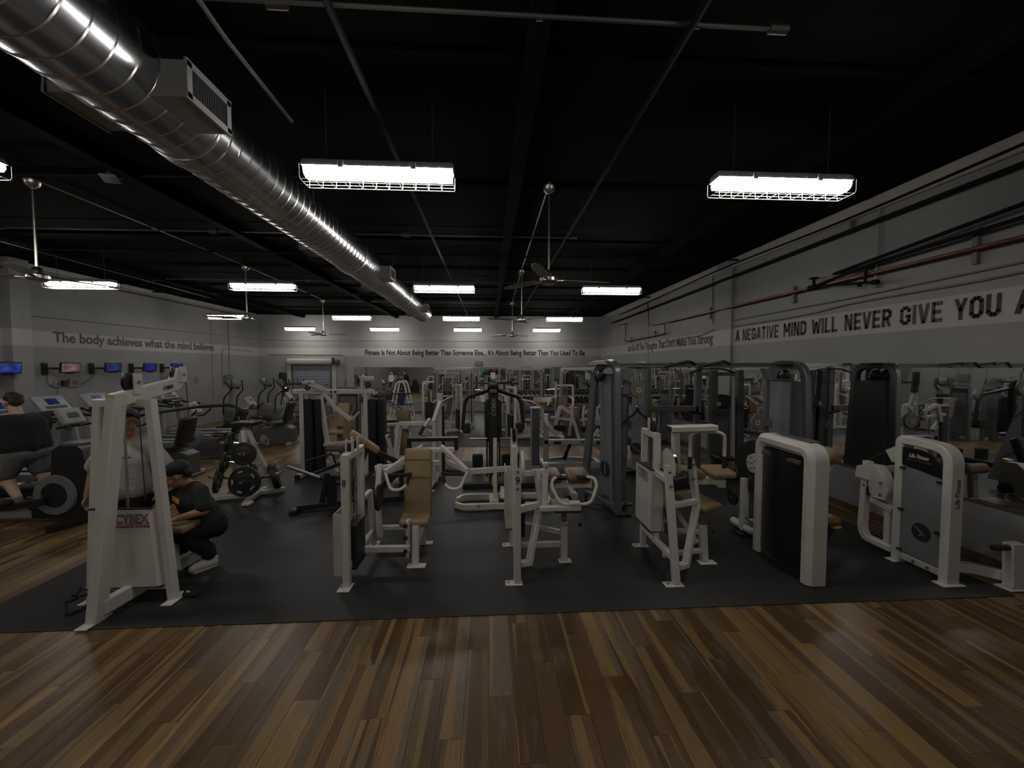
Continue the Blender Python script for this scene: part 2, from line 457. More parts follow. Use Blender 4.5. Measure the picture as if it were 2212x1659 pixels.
def text_mesh(s, size=1.0, width=None, bold=0.0, extrude=0.002, shear=0.0, spacing=1.0):
    """lettering as a mesh in its own xy plane, centred; width = wanted total width"""
    cu = bpy.data.curves.new('t', 'FONT'); cu.body = s; cu.size = size; cu.extrude = extrude; cu.offset = bold
    cu.align_x = 'CENTER'; cu.align_y = 'CENTER'; cu.resolution_u = 3; cu.shear = shear; cu.space_character = spacing
    ob = bpy.data.objects.new('t', cu); COL.objects.link(ob)
    dg = bpy.context.evaluated_depsgraph_get()
    me = bpy.data.meshes.new_from_object(ob.evaluated_get(dg))
    bpy.data.objects.remove(ob); bpy.data.curves.remove(cu)
    xs = [v.co.x for v in me.vertices]; ys = [v.co.y for v in me.vertices]
    cx, cy = (min(xs) + max(xs)) / 2, (min(ys) + max(ys)) / 2
    k = width / (max(xs) - min(xs)) if width else 1.0
    for v in me.vertices: v.co = ((v.co.x - cx) * k, v.co.y - cy, v.co.z)
    me.materials.clear()
    return me
def place_mesh(me, origin, xdir, ydir):
    x = V(xdir).normalized(); y = V(ydir).normalized(); z = x.cross(y).normalized(); y = z.cross(x)
    M = Matrix(((x.x, y.x, z.x, origin[0]), (x.y, y.y, z.y, origin[1]), (x.z, y.z, z.z, origin[2]), (0, 0, 0, 1)))
    me.transform(M); return me

def struct(name, mb, material, parent=None, smooth=True):
    o = link(name, mb.mesh(name, smooth=smooth), material, parent)
    if parent is None: o['kind'] = 'structure'
    return o

# ---------------------------------------------------------------- the room
XL, XR, YB, YF, ZC = -10.7, 5.5, 19.5, -9.0, 4.6
MAT1 = (-4.5, 5.02, 3.46, 9.22)      # x0 x1 y0 y1 of the front rubber flooring
MAT2 = (-3.9, 5.5, 10.87, 19.5)
floor = struct('floor', MB().box(((XL + XR) / 2, (YF + YB) / 2, -0.16), (XR - XL + 0.6, YB - YF + 0.6, 0.3)), 'darkgrey')
cands = []
i0, i1 = int(math.floor(XL / PW)), int(math.ceil(XR / PW))
for i in range(i0, i1):
    off = (((i + 400) * 0.3797) % 1.0) * PL
    j0, j1 = int(math.floor((YF + off) / PL)), int(math.floor((YB + off) / PL))
    for j in range(j0, j1 + 1):
        x0, x1 = max(i * PW, XL), min((i + 1) * PW, XR)
        y0, y1 = max(j * PL - off, YF), min((j + 1) * PL - off, YB)
        if y1 - y0 < 0.02 or x1 - x0 < 0.02: continue
        hid = False
        for m in (MAT1, MAT2):
            if x0 > m[0] and x1 < m[1] and y0 > m[2] and y1 < m[3]: hid = True
        if hid: continue
        cands.append((x0, x1, y0, y1))
def vis_key(c):
    x, y = (c[0] + c[1]) / 2, (c[2] + c[3]) / 2
    inm = MAT1[0] < x < MAT1[1] and y > MAT1[2] and y < MAT1[3]
    if y < 1.6 or inm or abs(x) > 1.25 * y + 0.4: return 1e6 + abs(y)
    return y * y + 0.3 * x * x
cands.sort(key=vis_key)
def plank_box(mb, c, z=0.0):
    x0, x1, y0, y1 = c; g = 0.0012
    return mb.box(((x0 + x1) / 2, (y0 + y1) / 2, z - 0.005), (x1 - x0 - 2 * g, y1 - y0 - 2 * g, 0.01))
pl_cache = {}
for c in cands[:290]:
    key = (round(c[1] - c[0], 3), round(c[3] - c[2], 3))
    if key not in pl_cache:
        w, l = c[1] - c[0], c[3] - c[2]
        me = plank_box(MB(), (-w / 2, w / 2, -l / 2, l / 2)).mesh('plank', smooth=False); me.materials.append(MATS['plank']); pl_cache[key] = me
    link('plank', pl_cache[key], None, floor, ((c[0] + c[1]) / 2, (c[2] + c[3]) / 2, 0))
mb = MB()
for c in cands[290:]: plank_box(mb, c)
o = link('plank_field', mb.mesh('plank_field', smooth=False), 'plank', floor, kind='stuff')

def slab(name, x0, x1, y0, y1, h, label):
    o = link(name, MB().box(((x0 + x1) / 2, (y0 + y1) / 2, h / 2), (x1 - x0, y1 - y0, h), ch=0.003).mesh(name), 'rubbermat')
    tag(o, label, 'floor mat', 'rubber flooring')
slab('rubber_flooring', MAT1[0], MAT1[1], MAT1[2], MAT1[3], 0.01, 'black rubber flooring under the front rows of machines')
slab('rubber_flooring', MAT2[0], MAT2[1] - 0.02, MAT2[2], MAT2[3] - 0.02, 0.01, 'black rubber flooring at the back beyond the wood walkway')

ceiling = struct('ceiling', MB().box(((XL + XR) / 2, (YF + YB) / 2, ZC + 0.15), (XR - XL + 0.6, YB - YF + 0.6, 0.3)), 'blackceil')
for k in range(12):
    y = -6.0 + k * 2.3
    link('ceiling_purlin', MB().box(((XL + XR) / 2, y, ZC - 0.02), (XR - XL - 0.2, 0.07, 0.04)).mesh('p'), 'beam', ceiling)
for x in (-8.6, -4.3, 0.35, 3.6):
    link('ceiling_girder', MB().box((x, (YF + YB) / 2, ZC - 0.08), (0.14, YB - YF - 0.1, 0.16)).mesh('g'), 'beam', ceiling)

wall_back = struct('wall_back', MB().box(((XL + XR) / 2, YB + 0.15, ZC / 2), (XR - XL + 0.6, 0.3, ZC)), 'wallpaint')
wall_left = struct('wall_left', MB().box((XL - 0.15, (YF + YB) / 2, ZC / 2), (0.3, YB - YF, ZC)), 'wallpaint')
wall_right = struct('wall_right', MB().box((XR + 0.15, (YF + YB) / 2, ZC / 2), (0.3, YB - YF, ZC)), 'wallpaint')
wall_front = struct('wall_front', MB().box(((XL + XR) / 2, YF - 0.15, ZC / 2), (XR - XL + 0.6, 0.3, ZC)), 'wallpaint')
for (x, y, w, d, par) in ((XR - 0.02, 9.1, 0.09, 0.62, wall_right), (XL + 0.1, 9.75, 0.25, 0.4, wall_left), (XL + 0.1, 3.0, 0.25, 0.4, wall_left)):
    link('pilaster', MB().box((x, y, ZC / 2), (w, d, ZC - 0.01), ch=0.01).mesh('pilaster'), 'wallpaint', par)
link('ledger_board', MB().box((XR - 0.03, 5.0, ZC - 0.11), (0.06, 27, 0.2), ch=0.006).mesh('b'), 'offwhite', wall_right)
link('ledger_board', MB().box((XL + 0.03, 5.0, ZC - 0.07), (0.06, 27, 0.12), ch=0.006).mesh('b'), 'offwhite', wall_left)
for y in (13.6,):
    link('panel_joint', MB().box((XR - 0.003, y, ZC / 2), (0.008, 0.02, ZC - 0.02)).mesh('j'), 'midgrey', wall_right)
link('panel_joint', MB().box((-7.0, YB - 0.003, ZC / 2), (0.02, 0.008, ZC - 0.02)).mesh('j'), 'lightgrey', wall_back)
link('panel_joint', MB().box((XL + 0.003, 16.3, ZC / 2), (0.008, 0.02, ZC - 0.02)).mesh('j'), 'midgrey', wall_left)
bb = struct('baseboard_right', MB().bar((XR - 0.006, -8.9, 0.05), (XR - 0.006, 19.4, 0.05), 0.012, 0.1), 'wood')

# mirrors: separate sheets with visible seams
def mirror_sheets(p0, p1, z0, z1, n, par, nrm):
    p0, p1 = V(p0), V(p1)
    for k in range(n):
        a, b = p0.lerp(p1, k / n), p0.lerp(p1, (k + 1) / n)
        d = (b - a).normalized() * 0.0015
        m = MB().bar(a + d + V((0, 0, (z0 + z1) / 2)), b - d + V((0, 0, (z0 + z1) / 2)), 0.008, z1 - z0, c=0.001)
        link('mirror_sheet', m.mesh('mirror_sheet', smooth=False), 'mirror', par)
m1 = T('wall_mirror', 'long sheet mirror on the back wall below the Fitness lettering', 'mirror', (-0.4, YB - 0.01, 0.45))
m1.add('mirror_channel', 'steel').bar((-6.35, YB - 0.008, 0.44), (5.4, YB - 0.008, 0.44), 0.016, 0.03).bar((-6.35, YB - 0.008, 2.14), (5.4, YB - 0.008, 2.14), 0.016, 0.02)
m1.done()
def mirror_under(t, p0, p1, z0, z1, n):
    off = V(t.off); p0, p1 = V(p0), V(p1)
    for k in range(n):
        a, b = p0.lerp(p1, k / n), p0.lerp(p1, (k + 1) / n)
        d = (b - a).normalized() * 0.0015
        m = MB().bar(a + d + V((0, 0, (z0 + z1) / 2)), b - d + V((0, 0, (z0 + z1) / 2)), 0.008, z1 - z0, c=0.0008)
        link('mirror_sheet', m.mesh('mirror_sheet', t.off, smooth=False), 'mirror', t.root)
mirror_under(m1, (-6.35, YB - 0.008, 0), (5.4, YB - 0.008, 0), 0.455, 2.13, 6)
m2 = T('wall_mirror', 'long sheet mirror on the right wall beside the front machines', 'mirror', (XR - 0.01, 3.0, 0.6))
m2.add('mirror_channel', 'steel').bar((XR - 0.008, -3.4, 0.675), (XR - 0.008, 8.6, 0.675), 0.016, 0.03)
m2.done()
mirror_under(m2, (XR - 0.008, -3.4, 0), (XR - 0.008, 8.6, 0), 0.69, 2.24, 6)
m3 = T('wall_mirror', 'long sheet mirror on the right wall beyond the pilaster', 'mirror', (XR - 0.01, 14.0, 0.6))
m3.add('mirror_channel', 'steel').bar((XR - 0.008, 9.7, 0.675), (XR - 0.008, 19.3, 0.675), 0.016, 0.03)
m3.done()
mirror_under(m3, (XR - 0.008, 9.7, 0), (XR - 0.008, 19.3, 0), 0.69, 2.2, 4)

# lettering painted on the white bands
def letter(s, par, origin, xd, width, height, bold=0.0, material='blackprint', name='lettering', spacing=1.0, shear=0.0, nrm=None):
    me = text_mesh(s, size=height * 1.38, width=width, bold=bold, extrude=0.0015, spacing=spacing, shear=shear)
    place_mesh(me, origin, xd, (0, 0, 1))
    return link(name, me, material, par)
letter('Fitness Is Not About Being Better Than Someone Else... It\'s About Being Better Than You Used To Be', wall_back, (-0.563,19.497,2.79), (1, 0, 0), 10.55, 0.255, bold=0.013)
letter('The body achieves what the mind believes', wall_left, (XL + 0.003, 13.52, 2.87), (0, 1, 0), 5.83, 0.26, bold=0.008, material='darkprint')
GLYPH = {
 'A': (0.62, [(.09, 0, .29, 1), (.53, 0, .33, 1), (.16, .3, .46, .3)]), 'N': (0.62, [(.1, 0, .1, 1), (.52, 0, .52, 1), (.12, .97, .5, .03)]),
 'E': (0.56, [(.1, 0, .1, 1), (.1, .91, .54, .91), (.1, .5, .48, .5), (.1, .09, .54, .09)]), 'T': (0.6, [(.3, 0, .3, 1), (.02, .91, .58, .91)]), 'I': (0.2, [(.1, 0, .1, 1)]),
 'G': (0.62, [(.1, .2, .1, .8), (.06, .74, .26, .94), (.2, .91, .42, .91), (.36, .94, .56, .74), (.52, .82, .52, .66), (.06, .26, .26, .06), (.2, .09, .42, .09), (.36, .06, .56, .26), (.52, .18, .52, .5), (.32, .46, .6, .46)]),
 'V': (0.6, [(.08, 1, .28, 0), (.52, 1, .32, 0)]), 'M': (0.78, [(.1, 0, .1, 1), (.68, 0, .68, 1), (.1, .97, .39, .35), (.68, .97, .39, .35)]),
 'D': (0.62, [(.1, 0, .1, 1), (.1, .91, .42, .91), (.36, .94, .56, .74), (.52, .8, .52, .2), (.56, .26, .36, .06), (.42, .09, .1, .09)]),
 'W': (0.86, [(.08, 1, .22, 0), (.24, 0, .42, .8), (.44, .8, .62, 0), (.64, 0, .78, 1)]), 'L': (0.54, [(.1, 0, .1, 1), (.1, .09, .52, .09)]),
 'R': (0.62, [(.1, 0, .1, 1), (.1, .91, .42, .91), (.38, .94, .55, .76), (.52, .82, .52, .58), (.55, .64, .38, .46), (.42, .48, .1, .48), (.3, .48, .5, 0)]),
 'Y': (0.6, [(.08, 1, .3, .42), (.52, 1, .3, .42), (.3, .5, .3, 0)]), 'O': (0.62, [(.1, .2, .1, .8), (.06, .74, .26, .94), (.2, .91, .42, .91), (.36, .94, .56, .74), (.52, .8, .52, .2), (.56, .26, .36, .06), (.42, .09, .2, .09), (.26, .06, .06, .26)]),
 'U': (0.62, [(.1, .2, .1, 1), (.52, .2, .52, 1), (.06, .26, .26, .06), (.2, .09, .42, .09), (.36, .06, .56, .26)])}
def block_word(word, par, y_left, y_right, z0, h, material):
    """heavy block capitals painted on the right wall, read along -y"""
    tot = sum(GLYPH[c][0] for c in word) + 0.09 * (len(word) - 1)
    kx = (y_left - y_right) / tot; x = 0.0; m = MB()
    for c in word:
        w, strokes = GLYPH[c]
        for (a, b, p, q) in strokes:
            d = V((p - a, q - b)); n = V((-d.y, d.x)).normalized() * 0.095
            pts = [V((a, b)) + n, V((p, q)) + n, V((p, q)) - n, V((a, b)) - n]
            m.prism([(XR - 0.0025, y_left - (x + u.x) * kx, z0 + min(1, max(0, u.y)) * h) for u in pts], (1, 0, 0), 0.003)
        x += w + 0.09
    link('lettering', m.mesh('lettering', smooth=False), material, par)
for s_, ya, yb, m_ in (('A',8.70,8.55,'blackprint'), ('NEGATIVE',8.45,7.36,'darkprint'), ('MIND',7.24,6.70,'blackprint'), ('WILL',6.58,6.07,'blackprint'), ('NEVER',5.95,5.22,'blackprint'), ('GIVE',5.11,4.60,'darkprint'), ('YOU',4.48,4.04,'blackprint'), ('A',3.93,3.75,'blackprint')):
    block_word(s_, wall_right, ya, yb, 2.735, 0.25, m_)
letter('Let Go Of The Thoughts That Don\'t Make You Strong', wall_right, (XR - 0.003, 12.61, 2.85), (0, -1, 0), 6.0, 0.25, bold=0.008)


# ---------------------------------------------------------------- fluorescent fixtures
LX = (-8.35, -4.65, -0.93, 2.68)
LY = (-6.4, -1.45, 3.62, 8.71, 14.12, 18.5)
COLN = ('farthest left column', 'column left of the duct', 'column right of the duct', 'column by the right wall')
ROWN = ('rearmost row behind', 'row behind', 'nearest row', 'second row', 'third row', 'last row by the back wall')
ROWLAB = {2: 'nearest row', 3: 'second row', 4: 'third row', 5: 'farthest row', 1: 'row overhead behind', 0: 'rearmost row'}
COLLAB = ('far left', 'left of the silver duct', 'just right of the silver duct', 'nearest the right wall')
def make_light():
    t = T('fluorescent_light', 'x', 'ceiling light', (0, 0, 0), local=True, group='fluorescent fixtures hung in rows')
    L, z = 1.27, 3.86
    t.add('housing', 'lightgrey').box((0, 0, 0.055), (L, 0.15, 0.05), ch=0.012).box((0, 0, 0.03), (L - 0.01, 0.17, 0.02))
    d = t.add('diffuser', 'tube')
    sec = [(-0.078, 0.022), (-0.082, -0.01), (-0.065, -0.045), (-0.03, -0.06), (0.03, -0.06), (0.065, -0.045), (0.082, -0.01), (0.078, 0.022)]
    d.sweep([(-L / 2 + 0.02, 0, 0), (L / 2 - 0.02, 0, 0)], sec)
    for x in (-0.3, 0.3):
        for sd in (-1, 1):
            t.add('clip', 'lightgrey').box((x, sd * 0.092, 0.03), (0.045, 0.014, 0.06), ch=0.003)
    g = t.add('wire_guard', 'white')
    zb = -0.1
    for yy in (-0.09, -0.03, 0.03, 0.09): g.tube([(-L / 2, yy, zb), (L / 2, yy, zb)], 0.003, 4)
    for k in range(12):
        x = -L / 2 + L * k / 11
        g.tube([(x, -0.1, 0.02), (x, -0.1, zb + 0.02), (x, -0.085, zb), (x, 0.085, zb), (x, 0.1, zb + 0.02), (x, 0.1, 0.02)], 0.0025, 4)
    for x in (-0.45, 0.45):
        t.add('hanger_rod', 'darkgrey').tube([(x, 0, 0.08), (x, 0, 0.7)], 0.004, 5)
    return t.done()
lproto = None
for r_, y in enumerate(LY):
    for c_, x in enumerate(LX):
        if (r_, c_) in ((0, 0), (0, 3)): continue
        xx = -8.2 if (r_, c_) == (3, 0) else -8.7 if (r_, c_) == (4, 0) else x
        lab = 'glowing white caged fluorescent light, %s, %s' % (ROWLAB[r_], COLLAB[c_])
        if lproto is None:
            lproto = make_light(); o = lproto; o.location = (xx, y, 3.86)
        else: o = dup(lproto, (xx, y, 3.86))
        o['label'] = lab

# ---------------------------------------------------------------- spiral duct
DX, DZ, DR = -2.38, 4.12, 0.305
t = T('air_duct', 'large round galvanised spiral air duct running under the black ceiling', 'duct', (DX, 5, DZ))
prof = []
y = -6.0
while y < 15.0:
    prof += [(DR, y), (DR, y + 0.128), (DR + 0.008, y + 0.133), (DR + 0.008, y + 0.139), (DR, y + 0.144)]
    y += 0.144
prof += [(DR, 15.05), (0.0, 15.05)]
t.add('duct_pipe', 'galv').lathe((DX, 0, DZ), (0, 1, 0), prof, 40)
for yy in (-3.0, 3.42, 7.2, 11.3):
    t.add('duct_collar', 'galv').lathe((DX, yy, DZ), (0, 1, 0), [(DR, -0.06), (DR + 0.016, -0.055), (DR + 0.016, 0.05), (DR + 0.026, 0.055), (DR + 0.026, 0.075), (DR, 0.08)], 40)
def register(sd, y, l=0.42, h=0.23):
    x0, x1 = DX + sd * 0.2, DX + sd * (0.46 if sd > 0 else 0.38)
    zc = DZ - 0.09
    b = t.add('register_box', 'lightgrey')
    b.box(((x0 + x1) / 2, y, zc), (abs(x1 - x0), l, h))
    f = t.add('register_frame', 'lightgrey', parent=b)
    X = x1 + sd * 0.008
    for (cy, cz, sy, sz) in ((0, h / 2 - 0.012, l + 0.03, 0.045), (0, -h / 2 + 0.012, l + 0.03, 0.045), (-l / 2 + 0.012, 0, 0.045, h), (l / 2 - 0.012, 0, 0.045, h)):
        f.box((X, y + cy, zc + cz), (0.016, sy, sz))
    n = 15
    for k in range(n):
        yy = y - l / 2 + 0.04 + (l - 0.08) * k / (n - 1)
        s_ = t.add('louvre', 'midgrey', parent=b)
        s_.box((X, yy, zc), (0.012, 0.008, h - 0.06), Euler((0, 0, R(30))))
for sd, y in ((1, 2.98), (1, 8.3), (1, 13.1), (-1, 2.98), (-1, 6.4), (-1, 9.3), (-1, 14.1)): register(sd, y)
h = None
for yy in (-4, 0.5, 5.0, 9.0, 12.8):
    t.add('duct_strap', 'darkgrey').tube([(DX - DR - 0.01, yy, ZC - 0.02), (DX - DR - 0.01, yy, DZ)], 0.006, 5).tube([(DX + DR + 0.01, yy, ZC - 0.02), (DX + DR + 0.01, yy, DZ)], 0.006, 5)
t.done()

# ---------------------------------------------------------------- ceiling fans
def make_fan():
    t = T('ceiling_fan', 'x', 'ceiling fan', (0, 0, 0), local=True, group='three-blade ceiling fans on long downrods')
    t.add('canopy', 'brushed').lathe((0, 0, 0), (0, 0, 1), [(0.0, -0.10), (0.025, -0.10), (0.07, -0.06), (0.085, -0.01), (0.085, 0.0), (0, 0)], 16)
    t.add('downrod', 'brushed').tube([(0, 0, -0.08), (0, 0, -1.12)], 0.014, 8)
    m = t.add('motor', 'brushed')
    m.lathe((0, 0, -1.2), (0, 0, 1), [(0, -0.06), (0.08, -0.055), (0.115, -0.02), (0.115, 0.02), (0.06, 0.05), (0.05, 0.10), (0.02, 0.13), (0, 0.13)], 20)
    for k in range(3):
        a = 2 * math.pi * k / 3
        d = V((math.cos(a), math.sin(a), 0)); n = V((-math.sin(a), math.cos(a), 0.22)).normalized()
        t.add('blade_iron', 'brushed', parent=m).bar(V((0, 0, -1.21)) + d * 0.1, V((0, 0, -1.2)) + d * 0.24, 0.05, 0.008)
        b = t.add('blade', 'brushed', parent=m)
        pts = []
        for (u, w) in ((0.2, -0.05), (0.35, -0.065), (0.7, -0.06), (0.84, -0.03), (0.86, 0.0), (0.84, 0.03), (0.7, 0.06), (0.35, 0.065), (0.2, 0.05)):
            pts.append(V((0, 0, -1.195)) + d * u + n * w)
        b.prism(pts, d.cross(n), 0.008)
    return t.done()
fp = None
FANS = ((0.79, 5.28, 10, 'brushed metal ceiling fan nearest on the right of the duct'), (0.82, 9.9, 75, 'brushed metal ceiling fan second along the right of the duct'), (0.89, 14.93, 40, 'brushed metal ceiling fan farthest along the right of the duct'),
        (-5.69, 5.49, 62, 'brushed metal ceiling fan nearest on the left side, beside a light'), (-5.68, 9.91, 80, 'brushed metal ceiling fan second along the left of the duct'), (-5.87, 14.8, 20, 'brushed metal ceiling fan farthest along the left of the duct'))
for x, y, a, lab in FANS:
    if fp is None: fp = make_fan(); o = fp
    else: o = copy_tree(fp)
    o.location = (x, y, 4.52); o.rotation_euler = (0, 0, R(a)); o['label'] = lab

# ---------------------------------------------------------------- conduits and sprinkler pipes under the ceiling
def pipe(name, label, cat, pts, r, m, fil=0.05, n=7, extra=None, group=None):
    c = V(pts[0])
    t = T(name, label, cat, tuple(c), group=group)
    t.add('pipe', m).tube(pts, r, n, fil)
    if extra:
        for k, (p, q, rr, mm) in enumerate(extra): t.add('coupling' if rr < 0.05 else 'junction_box', mm).cyl(p, q, rr, 8)
    return t.done()
g = 'steel conduit under the ceiling'
yy, zz = 2.55, 4.33
pipe('conduit', 'bare steel conduit crossing the ceiling in front of the nearest lights', 'conduit', [(-2.05, yy - 0.02, zz), (1.85, yy, zz)], 0.014, 'conduit', group=g,
     extra=[((-1.3, yy, zz), (-1.18, yy, zz), 0.03, 'conduit'), ((1.78, yy, zz), (1.9, yy, zz), 0.028, 'conduit'), ((0.3, yy, zz), (0.34, yy, zz), 0.02, 'conduit'), ((1.3, yy, zz), (1.33, yy, zz), 0.02, 'conduit')])
pipe('conduit', 'steel conduit crossing the ceiling between first and second rows of lights', 'conduit', [(-8.3, 7.3, 4.42), (-8.0, 7.3, 4.5), (-2.7, 7.3, 4.5), (1.55, 7.3, 4.5)], 0.012, 'conduit', group=g,
     extra=[((-4.75, 7.3, 4.5), (-4.63, 7.3, 4.5), 0.05, 'darkgrey'), ((-1.5, 7.3, 4.5), (-1.38, 7.3, 4.5), 0.05, 'darkgrey'), ((1.5, 7.3, 4.5), (1.6, 7.3, 4.5), 0.03, 'conduit')])
pipe('conduit', 'steel conduit crossing the ceiling above the third row of lights', 'conduit', [(-9.0, 11.3, 4.40), (-8.6, 11.3, 4.5), (-2.0, 11.3, 4.5), (1.6, 11.3, 4.5)], 0.012, 'conduit', group=g,
     extra=[((-4.9, 11.3, 4.5), (-4.78, 11.3, 4.5), 0.05, 'darkgrey')])
pipe('conduit', 'steel conduit crossing the ceiling to the farthest fans', 'conduit', [(-6.0, 14.8, 4.5), (0.3, 15.1, 4.52), (0.9, 15.2, 4.5)], 0.012, 'conduit', group=g)
pipe('conduit', 'steel conduit linking the three fans right of the duct', 'conduit', [(0.79, 5.2, 4.54), (0.82, 9.9, 4.54), (0.89, 14.93, 4.54)], 0.013, 'conduit', group=g)
pipe('conduit', 'steel conduit linking the three fans left of the duct', 'conduit', [(-5.69, 5.4, 4.54), (-5.68, 9.9, 4.54), (-5.87, 14.8, 4.54)], 0.013, 'conduit', group=g)
pipe('conduit', 'steel conduit running along the far left side of the ceiling', 'conduit', [(-8.694,7.819,4.42), (-9.109,13.915,4.42)], 0.012, 'conduit', group=g)
pipe('conduit', 'bare steel conduit beside the duct heading away from the camera', 'conduit', [(-1.652,2.457,4.3), (-1.679,2.777,4.3), (-1.715,3.738,4.34)], 0.017, 'conduit', group=g)
pipe('sprinkler_pipe', 'black sprinkler pipe running away above the nearest middle light', 'pipe', [(-0.925,2.442,4.3), (-0.794,30.711,4.3)], 0.024, 'pipeblack', group='black sprinkler pipes')
pipe('sprinkler_pipe', 'black sprinkler pipe running away right of the nearest fan', 'pipe', [(1.265,2.314,4.3), (1.346,33.364,4.3)], 0.024, 'pipeblack', group='black sprinkler pipes')
for y, lab in ((8.35, 'nearer'), (13.0, 'farther')):
    pipe('sprinkler_pipe', '%s dark sprinkler pipe crossing the whole ceiling' % lab, 'pipe', [(-10.2, y, 4.44), (5.3, y, 4.44)], 0.02, 'pipeblack', group='black sprinkler pipes')
pipe('sprinkler_pipe', 'thin dark pipe crossing the ceiling left of the duct', 'pipe', [(-5.753,5.306,4.5), (-3.57,5.237,4.5)], 0.018, 'pipeblack', group='black sprinkler pipes')
t = T('wireless_access_point', 'small flat white panel hanging from the pipe at upper left', 'access point', (-4.428,5.104,4.4))
c = V((-4.439,5.116,4.4))
t.add('panel', 'midgrey').box(c, (0.17, 0.14, 0.025), Euler((R(-20), 0, R(15))), ch=0.008)
t.add('bracket', 'navy').box(c + V((0.03, 0.02, 0.06)), (0.12, 0.08, 0.08), ch=0.008)
t.done()

# ---------------------------------------------------------------- pipes on the right wall
g = 'service pipes along the right wall'
x = XR - 0.1
def bracket_strip(y, z, h): link('pipe_strut', MB().box((XR - 0.03, y, z), (0.05, 0.05, h), ch=0.004).mesh('s'), 'midgrey', wall_right)
pipe('wall_pipe', 'black pipe high along the right wall under the ledger board', 'pipe', [(x, 2.0, 4.26), (x, 17.5, 4.06)], 0.03, 'pipeblack', group=g)
pipe('wall_cable', 'black cable sagging just under the ceiling on the right wall', 'cable', [(x + 0.03, 2.0, 4.5), (x + 0.03, 4.2, 4.44), (x + 0.03, 6.0, 4.41), (x + 0.03, 9.0, 4.46), (x + 0.03, 16.5, 4.3)], 0.018, 'pipeblack', fil=0.8, group=g)
pipe('gas_pipe', 'long red-brown pipe crossing the middle of the right wall', 'pipe', [(x, 1.8, 3.5), (x, 6.2, 3.5), (x, 12.1, 3.52), (x, 12.1, 3.2), (x, 15.7, 3.16), (x, 15.7, 3.85), (x, 16.6, 3.9)], 0.024, 'copper', group=g)
pipe('gas_pipe', 'thin dark red riser pipe dropping from ceiling to the long red pipe', 'pipe', [(x, 13.5, 4.35), (x, 13.3, 3.55), (x, 12.3, 3.52)], 0.018, 'copper', group=g)
pipe('wall_pipe', 'upper of two black sprinkler branch pipes on the right wall', 'pipe', [(x - 0.05, 2.0, 3.98), (x - 0.05, 6.0, 3.62), (x - 0.02, 5.4, 3.6)], 0.024, 'pipeblack', fil=0.02, group=g)
pipe('wall_pipe', 'lower of two black sprinkler branch pipes on the right wall', 'pipe', [(x - 0.04, 2.0, 3.76), (x - 0.04, 5.45, 3.62), (x - 0.04, 6.4, 3.5)], 0.024, 'pipeblack', fil=0.05, group=g)
t = T('pipe_valve', 'black gate valve with round handwheel on the red-brown wall pipe', 'valve', (x, 6.45, 3.5))
t.add('valve_body', 'pipeblack').cyl((x, 6.36, 3.5), (x, 6.54, 3.5), 0.045, 10).cyl((x, 6.45, 3.5), (x, 6.45, 3.64), 0.022, 8)
t.add('handwheel', 'pipeblack').lathe((x, 6.45, 3.65), (0, 0, 1), [(0.06, -0.01), (0.075, 0), (0.06, 0.01), (0.05, 0)], 14).bar((x - 0.06, 6.45, 3.65), (x + 0.06, 6.45, 3.65), 0.015, 0.01).bar((x, 6.39, 3.65), (x, 6.51, 3.65), 0.015, 0.01)
t.done()
t = T('pipe_branch', 'black pipe tee with capped end below the red-brown pipe', 'pipe fitting', (x - 0.05, 5.8, 3.42))
t.add('pipe', 'pipeblack').tube([(x - 0.02, 6.2, 3.48), (x - 0.06, 5.35, 3.36)], 0.02, 7)
t.add('coupling', 'pipeblack').cyl((x - 0.06, 5.36, 3.36), (x - 0.06, 5.28, 3.35), 0.035, 8).cyl((x - 0.03, 5.5, 3.38), (x - 0.03, 5.5, 3.62), 0.02, 6).cyl((x - 0.055, 5.56, 3.34), (x - 0.055, 5.56, 3.39), 0.03, 8)
t.done()
for y, z, h in ((4.27, 3.55, 0.42), (6.97, 3.47, 0.3), (9.7, 3.5, 0.3), (5.86, 4.33, 0.3), (13.0, 3.24, 0.2), (15.2, 3.2, 0.2)): bracket_strip(y, z, h)
pipe('wall_conduit', 'vertical grey conduit on the right wall beside the black fittings', 'conduit', [(XR - 0.03, 5.44, 4.5), (XR - 0.03, 5.44, 3.3)], 0.016, 'lightgrey', group=g)
pts = [(2.2, 3.24), (3.6, 3.2), (4.2, 3.17), (5.0, 3.13), (5.9, 3.12), (6.4, 3.1), (7.2, 3.1), (8.6, 3.05), (9.4, 3.1), (10.2, 3.0), (10.8, 2.98), (11.6, 2.92), (12.4, 2.93)]
pipe('wall_cable', 'grey cable drooping along the top of the right wall lettering band', 'cable', [(XR - 0.02, y, z - 0.03 * math.sin(y * 2)) for y, z in pts], 0.013, 'greycable', fil=0.3, group=g)
pipe('wall_cable', 'straight grey cable running just above the drooping one', 'cable', [(XR - 0.02, 2.2, 3.3), (XR - 0.02, 6.0, 3.22), (XR - 0.02, 9.6, 3.22), (XR - 0.02, 9.65, 4.4)], 0.012, 'greycable', fil=0.05, group=g)

